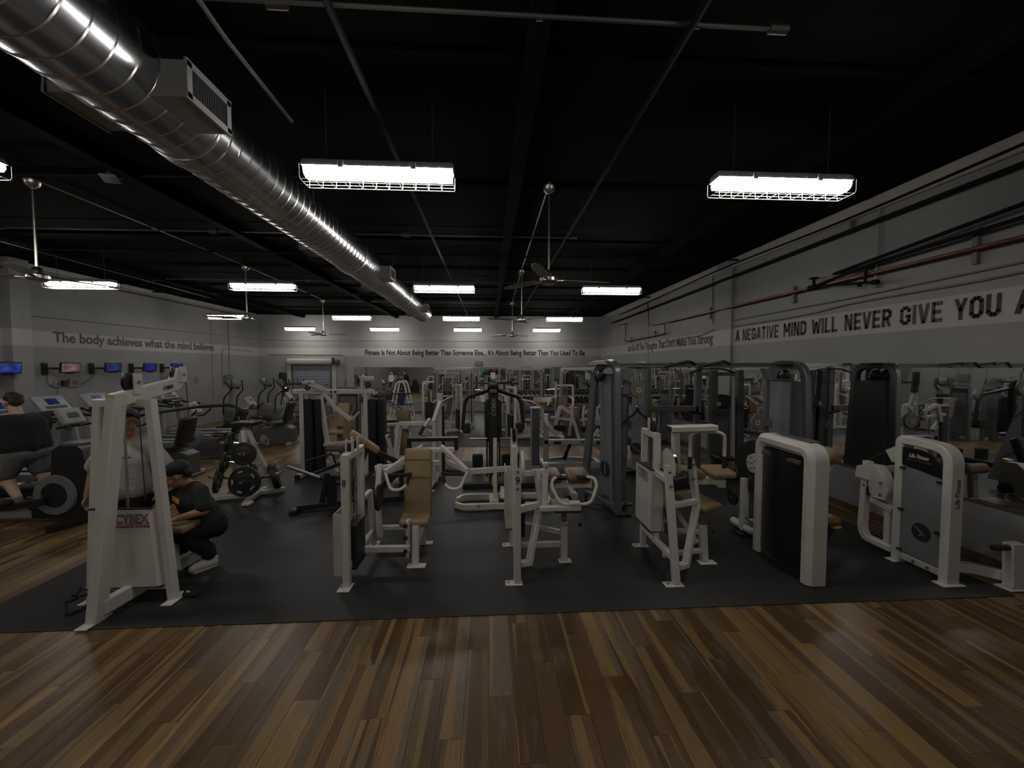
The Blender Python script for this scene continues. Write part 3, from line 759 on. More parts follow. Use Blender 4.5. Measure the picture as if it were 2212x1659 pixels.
# ---------------------------------------------------------------- left wall: televisions, outlets, conduit
def tv(y, yaw, m, lab, arm=0.3, dy=0.27):
    t = T('wall_television', lab, 'television', (XL, y, 2.15), group='small televisions on wall arms')
    t.add('wall_plate', 'black').box((XL + 0.03, y, 2.13), (0.06, 0.11, 0.28), ch=0.008)
    e = V((XL + arm, y + dy, 2.13))
    t.add('swing_arm', 'black').bar((XL + 0.05, y, 2.13), (XL + arm * 0.6, y + dy * 0.25, 2.13), 0.035, 0.05).bar((XL + arm * 0.6, y + dy * 0.25, 2.13), e, 0.035, 0.05)
    a = R(yaw); tl = R(8)
    n = V((math.cos(a), math.sin(a), -math.sin(tl))).normalized()       # facing direction
    xx = V((-math.sin(a), math.cos(a), 0)); up = n.cross(xx).normalized()
    M = Matrix((xx, up, n)).transposed()
    c = e + n * 0.05 + V((0, 0, 0.03))
    b = t.add('bezel', 'black'); b.box(c, (0.45, 0.26, 0.05), M, ch=0.008)
    t.add('screen', m, parent=b).box(c + n * 0.0255, (0.40, 0.205, 0.004), M)
    t.add('speaker_bar', 'black', parent=b).box(c - up * 0.14, (0.2, 0.03, 0.03), M, ch=0.006)
    t.done()
tv(8.95, -4, 'tv_blue', 'wall television with bright blue picture, cut by the left picture edge', dy=0.38)
tv(10.35, -4, 'tv_rose', 'wall television with pale pink picture, second from the left')
tv(11.5, -4, 'tv_steel', 'wall television with dim blue picture, middle of the five')
tv(12.72, -4, 'tv_violet', 'wall television with violet picture behind a treadmill console')
tv(13.85, -4, 'tv_violet', 'farthest wall television, violet picture above the white machine arm', dy=0.2)
def wallbox(name, lab, cat, y, z, w, h, m, d=0.05):
    t = T(name, lab, cat, (XL, y, z))
    t.add('cover', m).box((XL + d / 2, y, z), (d, w, h), ch=0.006)
    t.add('plate_face', 'midgrey').box((XL + d + 0.002, y, z), (0.006, w * 0.5, h * 0.5))
    t.done()
wallbox('wall_plate', 'beige square cover plate on the left wall under the second television', 'wall plate', 11.03, 1.76, 0.24, 0.22, 'beige')
wallbox('power_outlet', 'grey power outlet with black plugs under the second television', 'outlet', 10.62, 1.74, 0.12, 0.16, 'lightgrey')
t = T('power_plug', 'black power adapter plugged into the outlet on the left wall', 'plug', (XL + 0.06, 10.72, 1.75))
t.add('adapter', 'black').box((XL + 0.09, 10.72, 1.76), (0.07, 0.09, 0.15), ch=0.01)
t.add('prongs', 'steel').box((XL + 0.055, 10.72, 1.76), (0.02, 0.02, 0.02)); t.done()
wallbox('wall_plate', 'small beige cover plate on the left wall near the far corner', 'wall plate', 15.43, 1.7, 0.16, 0.2, 'beige')
wallbox('electrical_box', 'grey metal electrical box at the end of the left wall conduit', 'electrical box', 17.15, 1.66, 0.42, 0.34, 'wallbox', 0.12)
def cab(name, lab, pts, r=0.01, m='greycable', cat='cable', fil=0.25):
    t = T(name, lab, cat, tuple(pts[0])); t.add('cable', m).tube(pts, r, 5, fil); t.done()
c = XL + 0.02
cab('wall_wire', 'thin grey cord looping from the second television to the outlet', [(c, 10.45, 2.05), (c, 10.4, 1.8), (c, 10.5, 1.68), (c, 10.68, 1.72)])
cab('wall_wire', 'thin grey cord sagging from the middle television to the outlet', [(c, 11.65, 2.02), (c, 11.45, 1.82), (c, 11.2, 1.68), (c, 10.85, 1.68)])
cab('wall_wire', 'thin dark cord hanging below the farthest television', [(c, 14.3, 2.0), (c, 14.28, 1.8), (c, 14.2, 1.65)], 0.008, 'cable')
cab('wall_wire', 'thin grey cord dropping down the wall below the outlet', [(c, 10.66, 1.66), (c, 10.6, 1.5), (c, 10.68, 1.2), (c, 10.64, 0.6)])
cab('wall_conduit', 'grey conduit bending down the left wall to the electrical box', [(c, 18.9, 2.86), (c, 17.25, 2.9), (c, 16.9, 2.88), (c, 16.9, 1.75)], 0.02, 'lightgrey', 'conduit', 0.15)
cab('wall_conduit', 'straight grey conduit down the left wall near the corner', [(c, 17.35, 4.4), (c, 17.35, 1.75)], 0.022, 'lightgrey', 'conduit')
cab('wall_cable', 'thin wire strung along the left wall above the lettering band', [(c, 5, 3.36), (c, 9, 3.36), (c, 12.5, 3.38), (c, 16, 3.42), (c, 19.3, 3.42)], 0.008, 'greycable')
cab('wall_pipe', 'dark pipe along the top of the left wall below the ceiling', [(XL + 0.1, 3, 4.36), (XL + 0.1, 18.8, 4.36)], 0.02, 'darkgrey', 'pipe')
cab('wall_cable', 'thin wire strung along the back wall above the lettering band', [(-10.4, YB - 0.02, 3.4), (-8, YB - 0.02, 3.36), (-4, YB - 0.02, 3.38), (2, YB - 0.02, 3.36), (5.2, YB - 0.02, 3.42)], 0.007, 'greycable')

# ---------------------------------------------------------------- back wall: roller door, exit sign, papers
t = T('door_1', 'grey roll-up shutter door in the back wall', 'door', (-8.3, YB, 0))
for k in ('category',): del t.root[k]
t.root['kind'] = 'structure'
t.add('door_jamb', 'offwhite').box((-9.3, YB - 0.03, 1.15), (0.2, 0.06, 2.3), ch=0.005)
t.add('door_jamb', 'offwhite').box((-7.28, YB - 0.03, 1.15), (0.2, 0.06, 2.3), ch=0.005)
t.add('guide_rail', 'darkgrey').box((-9.17, YB - 0.05, 1.1), (0.06, 0.08, 2.2))
t.add('guide_rail', 'darkgrey').box((-7.4, YB - 0.05, 1.1), (0.06, 0.08, 2.2))
hd = t.add('door_hood', 'offwhite'); hd.prism([(-9.35, YB - 0.001, 2.26), (-9.35, YB - 0.2, 2.26), (-9.35, YB - 0.24, 2.32), (-9.35, YB - 0.24, 2.46), (-9.35, YB - 0.12, 2.54), (-9.35, YB - 0.001, 2.54)], (1, 0, 0), 0.001)
hd.v = []; hd.f = []
pf = [(-0.001, 2.26), (-0.2, 2.26), (-0.24, 2.32), (-0.24, 2.46), (-0.12, 2.54), (-0.001, 2.54)]
n = len(pf); vs = [(xx, YB + a, b) for xx in (-9.33, -7.3) for a, b in pf]
hd._add(vs, [tuple(range(n)), tuple(reversed(range(n, 2 * n)))] + [(i, (i + 1) % n, n + (i + 1) % n, n + i) for i in range(n)])
t.add('drive_shaft', 'darkgrey').cyl((-9.45, YB - 0.12, 2.35), (-9.33, YB - 0.12, 2.35), 0.03, 8)
hc = t.add('hoist_bracket', 'darkgrey'); hc.box((-7.27, YB - 0.14, 2.4), (0.04, 0.24, 0.36)); hc.cyl((-7.25, YB - 0.12, 2.35), (-7.05, YB - 0.12, 2.35), 0.05, 10)
t.add('chain_wheel', 'darkgrey').cyl((-7.06, YB - 0.12, 2.35), (-7.03, YB - 0.12, 2.35), 0.15, 16)
t.add('bottom_bar', 'darkgrey').box((-8.29, YB - 0.09, 2.235), (1.8, 0.1, 0.05))
for k in range(29):
    z = 2.17 - k * 0.075
    s_ = t.add('slat', 'doorslat'); s_.box((-8.285, YB - 0.045, z), (1.74, 0.03, 0.066), ch=0.012)
t.add('door_handle', 'black').box((-7.6, YB - 0.07, 1.3), (0.12, 0.03, 0.03))
t.done()
t = T('wall_clock', 'small dark digital clock on the back wall just above the mirror', 'clock', (-0.47, YB - 0.03, 2.33))
t.add('clock_case', 'wallbox').box((-0.47, YB - 0.03, 2.33), (0.37, 0.06, 0.2), ch=0.006)
me = place_mesh(text_mesh('1:23', 0.15, 0.27, 0.004, 0.001), (-0.47, YB - 0.062, 2.33), (1, 0, 0), (0, 0, 1))
t.raw('clock_digits', me, 'midgrey')
t.done()
for px, lab in (((-4.62, 1.6), 'left sheet of white paper taped on the back mirror'), ((0.22, 1.72), 'middle sheet of white paper taped on the back mirror'), ((4.85, 1.68), 'right sheet of white paper taped on the back mirror')):
    t = T('paper_notice', lab, 'paper', (px[0], YB - 0.02, px[1]), group='paper notices on the back mirror')
    t.add('sheet', 'paper').box((px[0], YB - 0.0145, px[1]), (0.22, 0.002, 0.3))
    p_ = t.add('print_lines', 'greyprint')
    for k in range(6): p_.box((px[0], YB - 0.0158, px[1] + 0.1 - k * 0.038), (0.15, 0.0006, 0.008))
    t.done()
t = T('wall_standpipe', 'thin red and grey pipe running down the back wall by the shutter', 'pipe', (-6.75, YB - 0.03, 0.0))
t.add('pipe', 'lightgrey').tube([(-6.75, YB - 0.03, 0.0), (-6.75, YB - 0.03, 2.65), (-6.9, YB - 0.03, 2.72), (-10.3, YB - 0.03, 2.74)], 0.018, 6, 0.1)
t.add('red_section', 'red').cyl((-6.75, YB - 0.03, 1.0), (-6.75, YB - 0.03, 1.6), 0.022, 8)
t.done()


# ---------------------------------------------------------------- front row of machines
def foot(t, x, y, w=0.16, d=0.1, m='white', hole=True):
    f = t.add('foot_plate', m); f.box((x, y, 0.016), (w, d, 0.012), ch=0.003)
    if hole: t.add('bolt', 'steel', parent=f).cyl((x - w * 0.3, y, 0.02), (x - w * 0.3, y, 0.027), 0.012, 8)
    return f
def pulley(t, c, ax, r=0.055, m='black', w=0.03):
    a = V(ax).normalized()
    p = t.add('pulley', m); p.lathe(V(c) - a * w / 2, a, [(0.0, 0), (r, 0), (r, w * 0.15), (r * 0.85, w * 0.5), (r, w * 0.85), (r, w), (0, w)], 20)
    t.add('axle_bolt', 'steel', parent=p).cyl(V(c) - a * (w * 0.9), V(c) + a * (w * 0.9), 0.01, 8)
    return p
def bolts(t, pts, ax, r=0.014, m='steel', par=None):
    a = V(ax).normalized()
    for p in pts: t.add('bolt', m, parent=par).cyl(V(p), V(p) + a * 0.012, r, 8)
def stack(t, x0, x1, y0, y1, z0, z1, n=12, m='iron'):
    """a pile of selector plates, each plate its own part"""
    h = (z1 - z0) / n
    for k in range(n):
        t.add('weight_plate', m).box(((x0 + x1) / 2, (y0 + y1) / 2, z0 + h * (k + 0.5)), (x1 - x0, y1 - y0, h * 0.9), ch=0.003)
    t.add('selector_stem', 'chrome').cyl(((x0 + x1) / 2, (y0 + y1) / 2, z1 - 0.01), ((x0 + x1) / 2, (y0 + y1) / 2, z1 + 0.06), 0.014, 8)
def printed(t, s, origin, xd, yd, width, height, m='greyprint', bold=0.0, shear=0.0, parent=None, name='lettering'):
    me = text_mesh(s, height * 1.38, width, bold, 0.001, shear)
    t.raw(name, place_mesh(me, origin, xd, yd), m, parent=parent)

# A: pulldown tower with its back to the camera
t = T('pulldown_machine', 'tall white CYBEX pulldown tower at the left front corner of the mat', 'gym machine', (-3.3, 4.0, 0.01))
x = -3.32
col = [(-3.34, 3.56, 0.02), (-3.27, 3.74, 1.86), (-3.25, 3.7, 1.93)]
t.add('main_column', 'white').bar((-3.36, 3.56, 0.01), (-3.235, 3.70, 1.95), 0.085, 0.13, up=(0, 1, 0))
arm = t.add('top_arm', 'white')
arm.rail([(-3.235, 3.64, 1.89), (-3.235, 4.36, 2.01), (-3.235, 4.41, 2.16)], 0.075, 0.13, r=0.04)
for (yy, z0, z1) in ((3.86, 1.94, 2.13), (4.41, 2.03, 2.19)):
    for dx in (-0.045, 0.045):
        arm.box((-3.235 + dx, yy, (z0 + z1) / 2), (0.014, 0.085, z1 - z0))
    pulley(t, (-3.235, yy - 0.02, z1 - 0.08), (1, 0, 0), 0.085)
    bolts(t, [(-3.18, yy, z1 - 0.08)], (1, 0, 0))
af = t.add('rear_frame', 'white')
af.rail([(-3.68, 3.88, 0.02), (-3.545, 3.88, 1.86), (-3.10, 3.88, 1.86), (-2.965, 3.88, 0.02)], 0.075, 0.075, up=(0, 1, 0))
af.bar((-3.66, 3.88, 0.14), (-2.99, 3.88, 0.14), 0.05, 0.05)
t.add('base_beam', 'white').bar((-3.34, 3.58, 0.11), (-3.24, 4.68, 0.11), 0.075, 0.13)
foot(t, -3.37, 3.55, 0.1, 0.24); foot(t, -3.7, 3.9, 0.1, 0.2); foot(t, -2.94, 3.87, 0.1, 0.24); foot(t, -3.22, 4.68, 0.24, 0.1)
sh = t.add('shroud', 'white')
pr = [(-3.68, 3.86), (-3.06, 3.86), (-3.02, 3.91), (-3.02, 3.93), (-3.06, 3.885), (-3.68, 3.885)]
zs = ((0.16, 0.0), (0.89, 1.0))
vs = []
for z, k in zs:
    for (px_, py_) in pr: vs.append((px_ + (0.05 * k if px_ < -3.4 else -0.06 * k), py_ - 0.04, z))
n = len(pr)
sh._add(vs, [tuple(range(n)), tuple(range(n, 2 * n))] + [(i, (i + 1) % n, n + (i + 1) % n, n + i) for i in range(n)])
t.add('shroud_cap', 'black', parent=sh).box((-3.355, 3.83, 0.893), (0.54, 0.03, 0.012))
t.add('shroud_base', 'black', parent=sh).box((-3.36, 3.97, 0.155), (0.68, 0.3, 0.012))
printed(t, 'CYBEX', (-3.255, 3.817, 0.80), (1, 0, 0), (0, 0, 1), 0.3, 0.085, 'greyprint', 0.006, parent=sh)
printed(t, 'STRENGTH SYSTEMS', (-3.25, 3.817, 0.728), (1, 0, 0), (0, 0, 1), 0.3, 0.018, 'redprint', 0.001, parent=sh)
t.add('logo_rule', 'redprint', parent=sh).box((-3.255, 3.818, 0.748), (0.3, 0.002, 0.006))
printed(t, 'CYBEX', (-3.193, 4.22, 1.985), (0, 1, 0.16), (0, -0.16, 1), 0.13, 0.035, 'blackprint', 0.002, parent=arm)
for xx in (-3.44, -3.18): t.add('guide_rod', 'chrome').cyl((xx, 4.0, 0.2), (xx, 4.0, 1.84), 0.011, 8)
t.add('cable', 'cable').tube([(-3.28, 4.0, 0.9), (-3.27, 3.95, 1.96)], 0.005, 6)
t.add('cable', 'cable').tube([(-3.255, 4.53, 2.1), (-3.25, 4.55, 1.72)], 0.005, 6)
for k in range(10): t.add('weight_plate', 'iron').box((-3.31, 4.0, 0.2 + k * 0.05), (0.34, 0.16, 0.044), ch=0.004)
t.add('seat_post', 'white').bar((-3.24, 4.27, 0.1), (-3.24, 4.27, 0.5), 0.07)
t.add('seat_pad', 'tan').pad((-3.22, 4.27, 0.55), (0.36, 0.26, 0.08), r=0.03)
t.done()
t = T('pulldown_bar', 'long black bent pulldown bar hanging behind the white tower', 'bar', (-3.25, 4.55, 1.66))
t.add('bar_shaft', 'black').tube([(-3.913,4.5,1.55), (-3.738,4.55,1.671), (-3.162,4.55,1.753), (-2.798,4.55,1.771), (-2.601,4.5,1.684)], 0.016, 8, 0.06)
t.add('hook', 'steel').tube([(-3.25, 4.55, 1.72), (-3.25, 4.55, 1.64)], 0.012, 6)
t.done()

# B: shoulder press, number 8
t = T('shoulder_press_machine', 'white shoulder press machine numbered 8 with tan back pad', 'gym machine', (-1.1, 4.4, 0.01))
fr = t.add('stack_frame', 'white')
fr.rail([(-1.4, 3.98, 0.02), (-1.4, 3.98, 1.30), (-1.4, 4.46, 1.30), (-1.4, 4.46, 0.3)], 0.07, 0.07, up=(1, 0, 0))
fr.bar((-1.4, 4.0, 0.2), (-1.4, 4.92, 0.2), 0.05, 0.07)
fr.bar((-1.4, 4.92, 0.02), (-1.4, 4.78, 0.72), 0.055, 0.06, up=(1, 0, 0)).bar((-1.4, 4.5, 0.72), (-1.4, 4.78, 0.72), 0.05)
fr.bar((-1.36, 4.88, 0.24), (-0.86, 4.88, 0.24), 0.05, 0.055).bar((-1.36, 4.35, 0.22), (-0.86, 4.35, 0.22), 0.05, 0.065)
foot(t, -1.41, 3.96, 0.12, 0.16); foot(t, -1.4, 4.95, 0.12, 0.12)
for yy in (4.12, 4.28):
    fr.box((-1.43, yy, 1.38), (0.012, 0.05, 0.15)).box((-1.37, yy, 1.38), (0.012, 0.05, 0.15))
    pulley(t, (-1.4, yy + 0.04, 1.36), (1, 0, 0), 0.06)
stack(t, -1.47, -1.33, 4.06, 4.36, 0.14, 0.6)
sp = t.add('side_shroud', 'offwhite'); sp.box((-1.52, 4.16, 0.43), (0.012, 0.36, 0.62)).box((-1.48, 3.99, 0.43), (0.09, 0.012, 0.62)).box((-1.48, 4.33, 0.43), (0.09, 0.012, 0.62))
for yy in (4.14, 4.28): t.add('guide_rod', 'chrome').cyl((-1.4, yy, 0.15), (-1.4, yy, 1.27), 0.009, 8)
t.add('cable', 'cable').tube([(-1.4, 4.21, 0.6), (-1.4, 4.2, 1.36)], 0.005, 6)
printed(t, '8', (-1.4, 3.942, 1.06), (1, 0, 0), (0, 0, 1), 0.038, 0.07, 'blackprint', 0.002, parent=fr)
lv = t.add('lever', 'white'); lv.rail([(-1.27, 4.75, 1.05), (-1.27, 4.62, 0.72), (-1.27, 4.72, 0.2)], 0.05, 0.06, up=(1, 0, 0))
t.add('cam', 'black').lathe((-1.25, 4.55, 0.72), (1, 0, 0), [(0, 0), (0.14, 0), (0.15, 0.015), (0.14, 0.03), (0, 0.03)], 24)
sf = t.add('seat_frame', 'white')
sf.bar((-0.81, 4.42, 0.02), (-0.81, 4.46, 0.42), 0.075).bar((-0.81, 4.92, 0.02), (-0.8, 4.86, 1.18), 0.07).bar((-0.81, 4.42, 0.22), (-0.81, 4.9, 0.22), 0.06)
ap = t.add('adjust_plate', 'white'); ap.box((-0.885, 4.40, 0.31), (0.03, 0.1, 0.4))
for z in (0.2, 0.34, 0.47): t.add('adjust_knob', 'black', parent=ap).cyl((-0.9, 4.36, z), (-0.9, 4.32, z), 0.022, 10)
foot(t, -0.79, 4.36, 0.2, 0.1); foot(t, -0.79, 4.93, 0.2, 0.1)
t.add('seat_pad', 'tan').pad((-0.84, 4.60, 0.44), (0.33, 0.26, 0.09), Euler((R(3), 0, 0)), r=0.035)
bp = t.add('back_pad', 'tan'); bp.pad((-0.825, 4.735, 0.83), (0.32, 0.08, 0.80), Euler((R(-5), 0, 0)), r=0.035)
t.add('seam', 'brownvinyl', parent=bp).box((-0.825, 4.695, 0.90), (0.3, 0.004, 0.006)).box((-0.825, 4.712, 1.11), (0.3, 0.004, 0.006))
pa = t.add('press_arms', 'white')
pa.bar((-0.98, 4.98, 1.16), (-0.42, 4.98, 1.16), 0.06, 0.06)
for sd in (-1, 1):
    cx = -0.70
    pa.rail([(cx + sd * 0.12, 4.98, 1.2), (cx + sd * 0.46, 4.55, 1.0)], 0.045, 0.06)
    pa.rail([(cx + sd * 0.2, 4.94, 1.02), (cx + sd * 0.46, 4.55, 1.0)], 0.04, 0.05)
    hb = t.add('handle', 'white'); hb.tube([(cx + sd * 0.46, 4.55, 1.0), (cx + sd * 0.38, 4.45, 0.83), (cx + sd * 0.27, 4.45, 0.83), (cx + sd * 0.21, 4.48, 0.88)], 0.017, 8, 0.06)
    t.add('grip', 'blackmatte', parent=hb).cyl((cx + sd * 0.44, 4.55, 0.97), (cx + sd * 0.17, 4.56, 0.97), 0.019, 10)
    t.add('grip', 'blackmatte', parent=hb).cyl((cx + sd * 0.21, 4.48, 0.87), (cx + sd * 0.18, 4.53, 1.0), 0.018, 10)
pv = t.add('pivot_bracket', 'black'); pv.rail([(-0.97, 4.98, 1.18), (-0.97, 4.96, 1.3), (-0.4, 4.96, 1.3), (-0.4, 4.98, 1.16)], 0.05, 0.05, up=(0, 1, 0))
t.add('counter_link', 'white').bar((-1.33, 4.75, 1.0), (-0.6, 4.9, 1.02), 0.045, 0.06)
t.done()

# C: number 9, low row / arm curl with tan arm pads
t = T('arm_curl_machine', 'white arm curl machine numbered 9 with two tan arm pads', 'gym machine', (0.55, 4.4, 0.01))
fr = t.add('stack_frame', 'white')
fr.bar((0.285, 3.95, 0.02), (0.285, 3.95, 1.05), 0.07).bar((0.285, 4.82, 0.02), (0.285, 4.82, 0.3), 0.06).bar((0.285, 3.96, 0.25), (0.285, 4.8, 0.25), 0.05, 0.06)
fr.rail([(0.285, 4.3, 0.25), (0.285, 4.3, 1.30), (0.285, 4.72, 1.30), (0.285, 4.72, 0.25)], 0.055, 0.055, up=(1, 0, 0))
fr.rail([(0.32, 3.97, 0.2), (0.41, 4.0, 0.2), (0.56, 4.25, 0.78), (0.52, 4.3, 1.08)], 0.055, 0.07, up=(0, 1, 0))
fr.bar((0.3, 4.05, 0.73), (0.56, 4.2, 0.73), 0.05, 0.075).bar((0.62, 4.3, 0.74), (0.62, 4.3, 1.15), 0.05, 0.06).bar((0.47, 4.3, 1.05), (0.65, 4.3, 1.05), 0.05)
foot(t, 0.25, 3.95, 0.17, 0.1); foot(t, 0.25, 4.82, 0.17, 0.1)
stack(t, 0.31, 0.40, 4.36, 4.66, 0.3, 0.72)
sp = t.add('side_shroud', 'offwhite'); sp.box((0.19, 4.5, 0.74), (0.012, 0.42, 0.62)).box((0.235, 4.3, 0.74), (0.09, 0.012, 0.62))
t.add('shroud_base', 'black', parent=sp).box((0.235, 4.5, 0.425), (0.1, 0.42, 0.012))
for yy in (4.45, 4.57): t.add('guide_rod', 'chrome').cyl((0.285, yy, 0.3), (0.285, yy, 1.28), 0.008, 8)
for dx in (-0.03, 0.03): fr.box((0.285 + dx, 4.5, 1.39), (0.012, 0.05, 0.2))
pulley(t, (0.285, 4.48, 1.42), (1, 0, 0), 0.085)
cm = t.add('cam', 'white'); cm.lathe((0.34, 4.25, 1.12), (1, 0, 0), [(0, 0), (0.17, 0), (0.175, 0.015), (0.17, 0.03), (0, 0.03)], 28)
pl = t.add('number_plate', 'white'); pl.box((0.285, 3.905, 1.08), (0.06, 0.012, 0.2))
printed(t, '9', (0.285, 3.898, 1.07), (1, 0, 0), (0, 0, 1), 0.04, 0.075, 'blackprint', 0.003, parent=pl)
bolts(t, [(0.285, 3.9, 1.16), (0.285, 3.9, 0.99), (0.62, 4.27, 1.11), (0.62, 4.27, 0.97)], (0, -1, 0))
ar = t.add('lift_arm', 'white')
ar.rail([(0.60, 4.2, 1.05), (0.58, 4.15, 0.68)], 0.055, 0.07, up=(0, 1, 0)).bar((0.53, 4.12, 0.71), (0.96, 4.12, 0.71), 0.06, 0.05)
t.add('pivot_sleeve', 'ivory', parent=ar).cyl((0.84, 4.11, 0.76), (0.95, 4.11, 0.76), 0.03, 12)
hb = t.add('curl_handle', 'ivory'); hb.tube([(0.74, 4.25, 1.0), (0.68, 4.2, 1.0), (0.66, 4.17, 0.93), (0.75, 4.11, 0.75), (1.07, 4.11, 0.75), (1.15, 4.17, 0.93), (1.13, 4.2, 1.0), (1.06, 4.25, 1.0)], 0.018, 10, 0.07)
for (x0, x1) in ((0.71, 0.83), (0.95, 1.09)): t.add('grip', 'blackmatte', parent=hb).cyl((x0, 4.24, 1.0), (x1, 4.26, 0.985), 0.024, 10)
t.add('arm_pad', 'brownvinyl').pad((0.70, 4.46, 0.965), (0.22, 0.3, 0.09), Euler((R(8), 0, 0)), r=0.035)
t.add('arm_pad', 'brownvinyl').pad((1.0, 4.46, 0.965), (0.26, 0.3, 0.09), Euler((R(8), 0, 0)), r=0.035)
pb = t.add('pad_beam', 'white'); pb.bar((0.60, 4.46, 0.86), (1.16, 4.46, 0.86), 0.07, 0.08).bar((0.85, 4.46, 0.9), (0.85, 4.46, 0.97), 0.05)
pb.bar((0.9, 4.48, 0.84), (0.95, 4.30, 0.76), 0.06)
t.add('adjust_knob', 'black').cyl((0.91, 4.38, 0.76), (0.91, 4.38, 0.71), 0.022, 10)
sf = t.add('seat_frame', 'white'); sf.bar((0.84, 4.39, 0.02), (0.84, 4.39, 0.46), 0.075).bar((0.32, 4.75, 0.32), (0.84, 4.42, 0.32), 0.05).bar((0.32, 4.4, 0.2), (0.82, 4.4, 0.2), 0.05, 0.06)
t.add('seat_tube', 'brownvinyl').bar((0.84, 4.39, 0.44), (0.84, 4.39, 0.6), 0.055)
t.add('seat_pad', 'brownvinyl').pad((0.86, 4.42, 0.63), (0.32, 0.34, 0.07), r=0.03)
t.add('adjust_pin', 'chrome').cyl((0.45, 4.3, 0.44), (1.0, 4.35, 0.44), 0.011, 8)
t.add('adjust_knob', 'black').ball((1.01, 4.35, 0.44), 0.025, 10, 8)
foot(t, 0.85, 4.38, 0.14, 0.1)
t.done()

# D: CYBEX overhead machine with tan arm pads
t = T('pullover_machine', 'white CYBEX machine with overhead arm, hanging grips and tan elbow pads', 'gym machine', (2.1, 4.3, 0.01))
fr = t.add('stack_frame', 'white')
fr.bar((1.87, 3.83, 0.02), (1.83, 3.98, 1.18), 0.07, 0.07, up=(1, 0, 0))
fr.rail([(1.87, 4.7, 0.02), (1.87, 4.7, 1.42), (1.87, 4.34, 1.42), (1.87, 4.34, 0.22)], 0.065, 0.065, up=(1, 0, 0))
fr.bar((1.87, 3.9, 0.25), (1.87, 4.7, 0.25), 0.055, 0.065)
fr.rail([(1.9, 3.86, 0.18), (2.0, 3.9, 0.18), (2.22, 4.12, 0.72), (2.16, 4.15, 1.2)], 0.055, 0.07, up=(0, 1, 0))
fr.bar((1.86, 3.98, 0.76), (2.2, 4.1, 0.76), 0.05, 0.06).bar((1.85, 4.02, 1.02), (1.86, 4.34, 1.02), 0.06, 0.07)
foot(t, 1.84, 3.83, 0.19, 0.1); foot(t, 1.84, 4.71, 0.19, 0.1); foot(t, 2.42, 4.25, 0.19, 0.1)
sh = t.add('shroud', 'white'); sh.prism([(1.80, 4.36, 0.36), (1.80, 4.76, 0.36), (1.80, 4.76, 1.04), (1.80, 4.36, 1.04)], (1, 0, 0), 0.01)
sh.box((1.865, 4.30, 0.70), (0.13, 0.012, 0.68)).box((1.80, 4.33, 0.70), (0.012, 0.06, 0.68))
t.add('shroud_cap', 'black', parent=sh).box((1.86, 4.53, 1.045), (0.14, 0.47, 0.012)); t.add('shroud_base', 'black', parent=sh).box((1.86, 4.53, 0.355), (0.14, 0.47, 0.012))
printed(t, 'CYBEX', (1.793, 4.55, 0.96), (0, -1, 0), (0, 0, 1), 0.31, 0.08, 'greyprint', 0.004, parent=sh)
t.add('logo_rule', 'redprint', parent=sh).box((1.793, 4.55, 0.905), (0.002, 0.31, 0.008)).box((1.793, 4.55, 0.888), (0.002, 0.31, 0.006))
stack(t, 1.82, 1.92, 4.4, 4.64, 0.3, 0.95)
for yy in (4.46, 4.58): t.add('guide_rod', 'chrome').cyl((1.87, yy, 0.3), (1.87, yy, 1.4), 0.008, 8)
for dx in (-0.03, 0.03): fr.box((1.87 + dx, 4.5, 1.5), (0.012, 0.05, 0.2))
pulley(t, (1.87, 4.47, 1.5), (1, 0, 0), 0.075)
t.add('cable', 'cable').tube([(1.87, 4.5, 1.0), (1.87, 4.5, 1.48)], 0.005, 6)
cm = t.add('cam', 'white'); cm.lathe((1.93, 4.2, 1.12), (1, 0, 0), [(0, 0), (0.185, 0), (0.19, 0.015), (0.185, 0.03), (0, 0.03)], 28)
t.add('cam_rim', 'chrome', parent=cm).lathe((1.945, 4.2, 1.12), (1, 0, 0), [(0.187, -0.012), (0.195, -0.012), (0.195, 0.012), (0.187, 0.012)], 28)
sb = t.add('sticker', 'blackprint', parent=cm); sb.box((1.83, 3.945, 1.05), (0.03, 0.004, 0.05)).box((1.87, 3.945, 1.05), (0.025, 0.004, 0.06))
bolts(t, [(1.83, 3.93, 1.12), (1.84, 3.92, 0.98), (2.17, 4.11, 1.15), (2.18, 4.11, 1.0)], (0, -1, 0))
t.add('counterweight', 'black').pad((1.99, 4.1, 0.98), (0.17, 0.2, 0.13), Euler((0, R(-12), 0)), r=0.015)
for z in (0.38, 0.53): t.add('stack_pin_block', 'black').box((1.96, 4.2, z + 0.05), (0.07, 0.1, 0.12), ch=0.006)
ar = t.add('overhead_arm', 'white'); ar.bar((2.02, 4.18, 1.04), (1.97, 4.12, 1.5), 0.07, 0.08, up=(0, 1, 0)).bar((1.90, 4.12, 1.535), (2.40, 4.12, 1.545), 0.14, 0.06)
t.add('arm_cap', 'black', parent=ar).box((1.897, 4.12, 1.535), (0.01, 0.13, 0.055))
hb = t.add('grip_frame', 'white'); hb.tube([(2.125, 4.1, 1.24), (2.125, 4.1, 1.47), (2.2, 4.12, 1.5), (2.42, 4.12, 1.5), (2.50, 4.1, 1.47), (2.50, 4.1, 1.24)], 0.018, 10, 0.06)
for xx in (2.125, 2.50): t.add('grip', 'blackmatte', parent=hb).cyl((xx, 4.1, 1.24), (xx, 4.1, 1.11), 0.022, 10)
for xx in (2.25, 2.60): t.add('elbow_pad', 'tan').pad((xx, 4.38, 1.0), (0.28, 0.3, 0.075), Euler((R(6), 0, 0)), r=0.03)
t.add('elbow_pad', 'tan').pad((2.05, 4.45, 1.0), (0.14, 0.2, 0.07), Euler((R(6), 0, 0)), r=0.03)
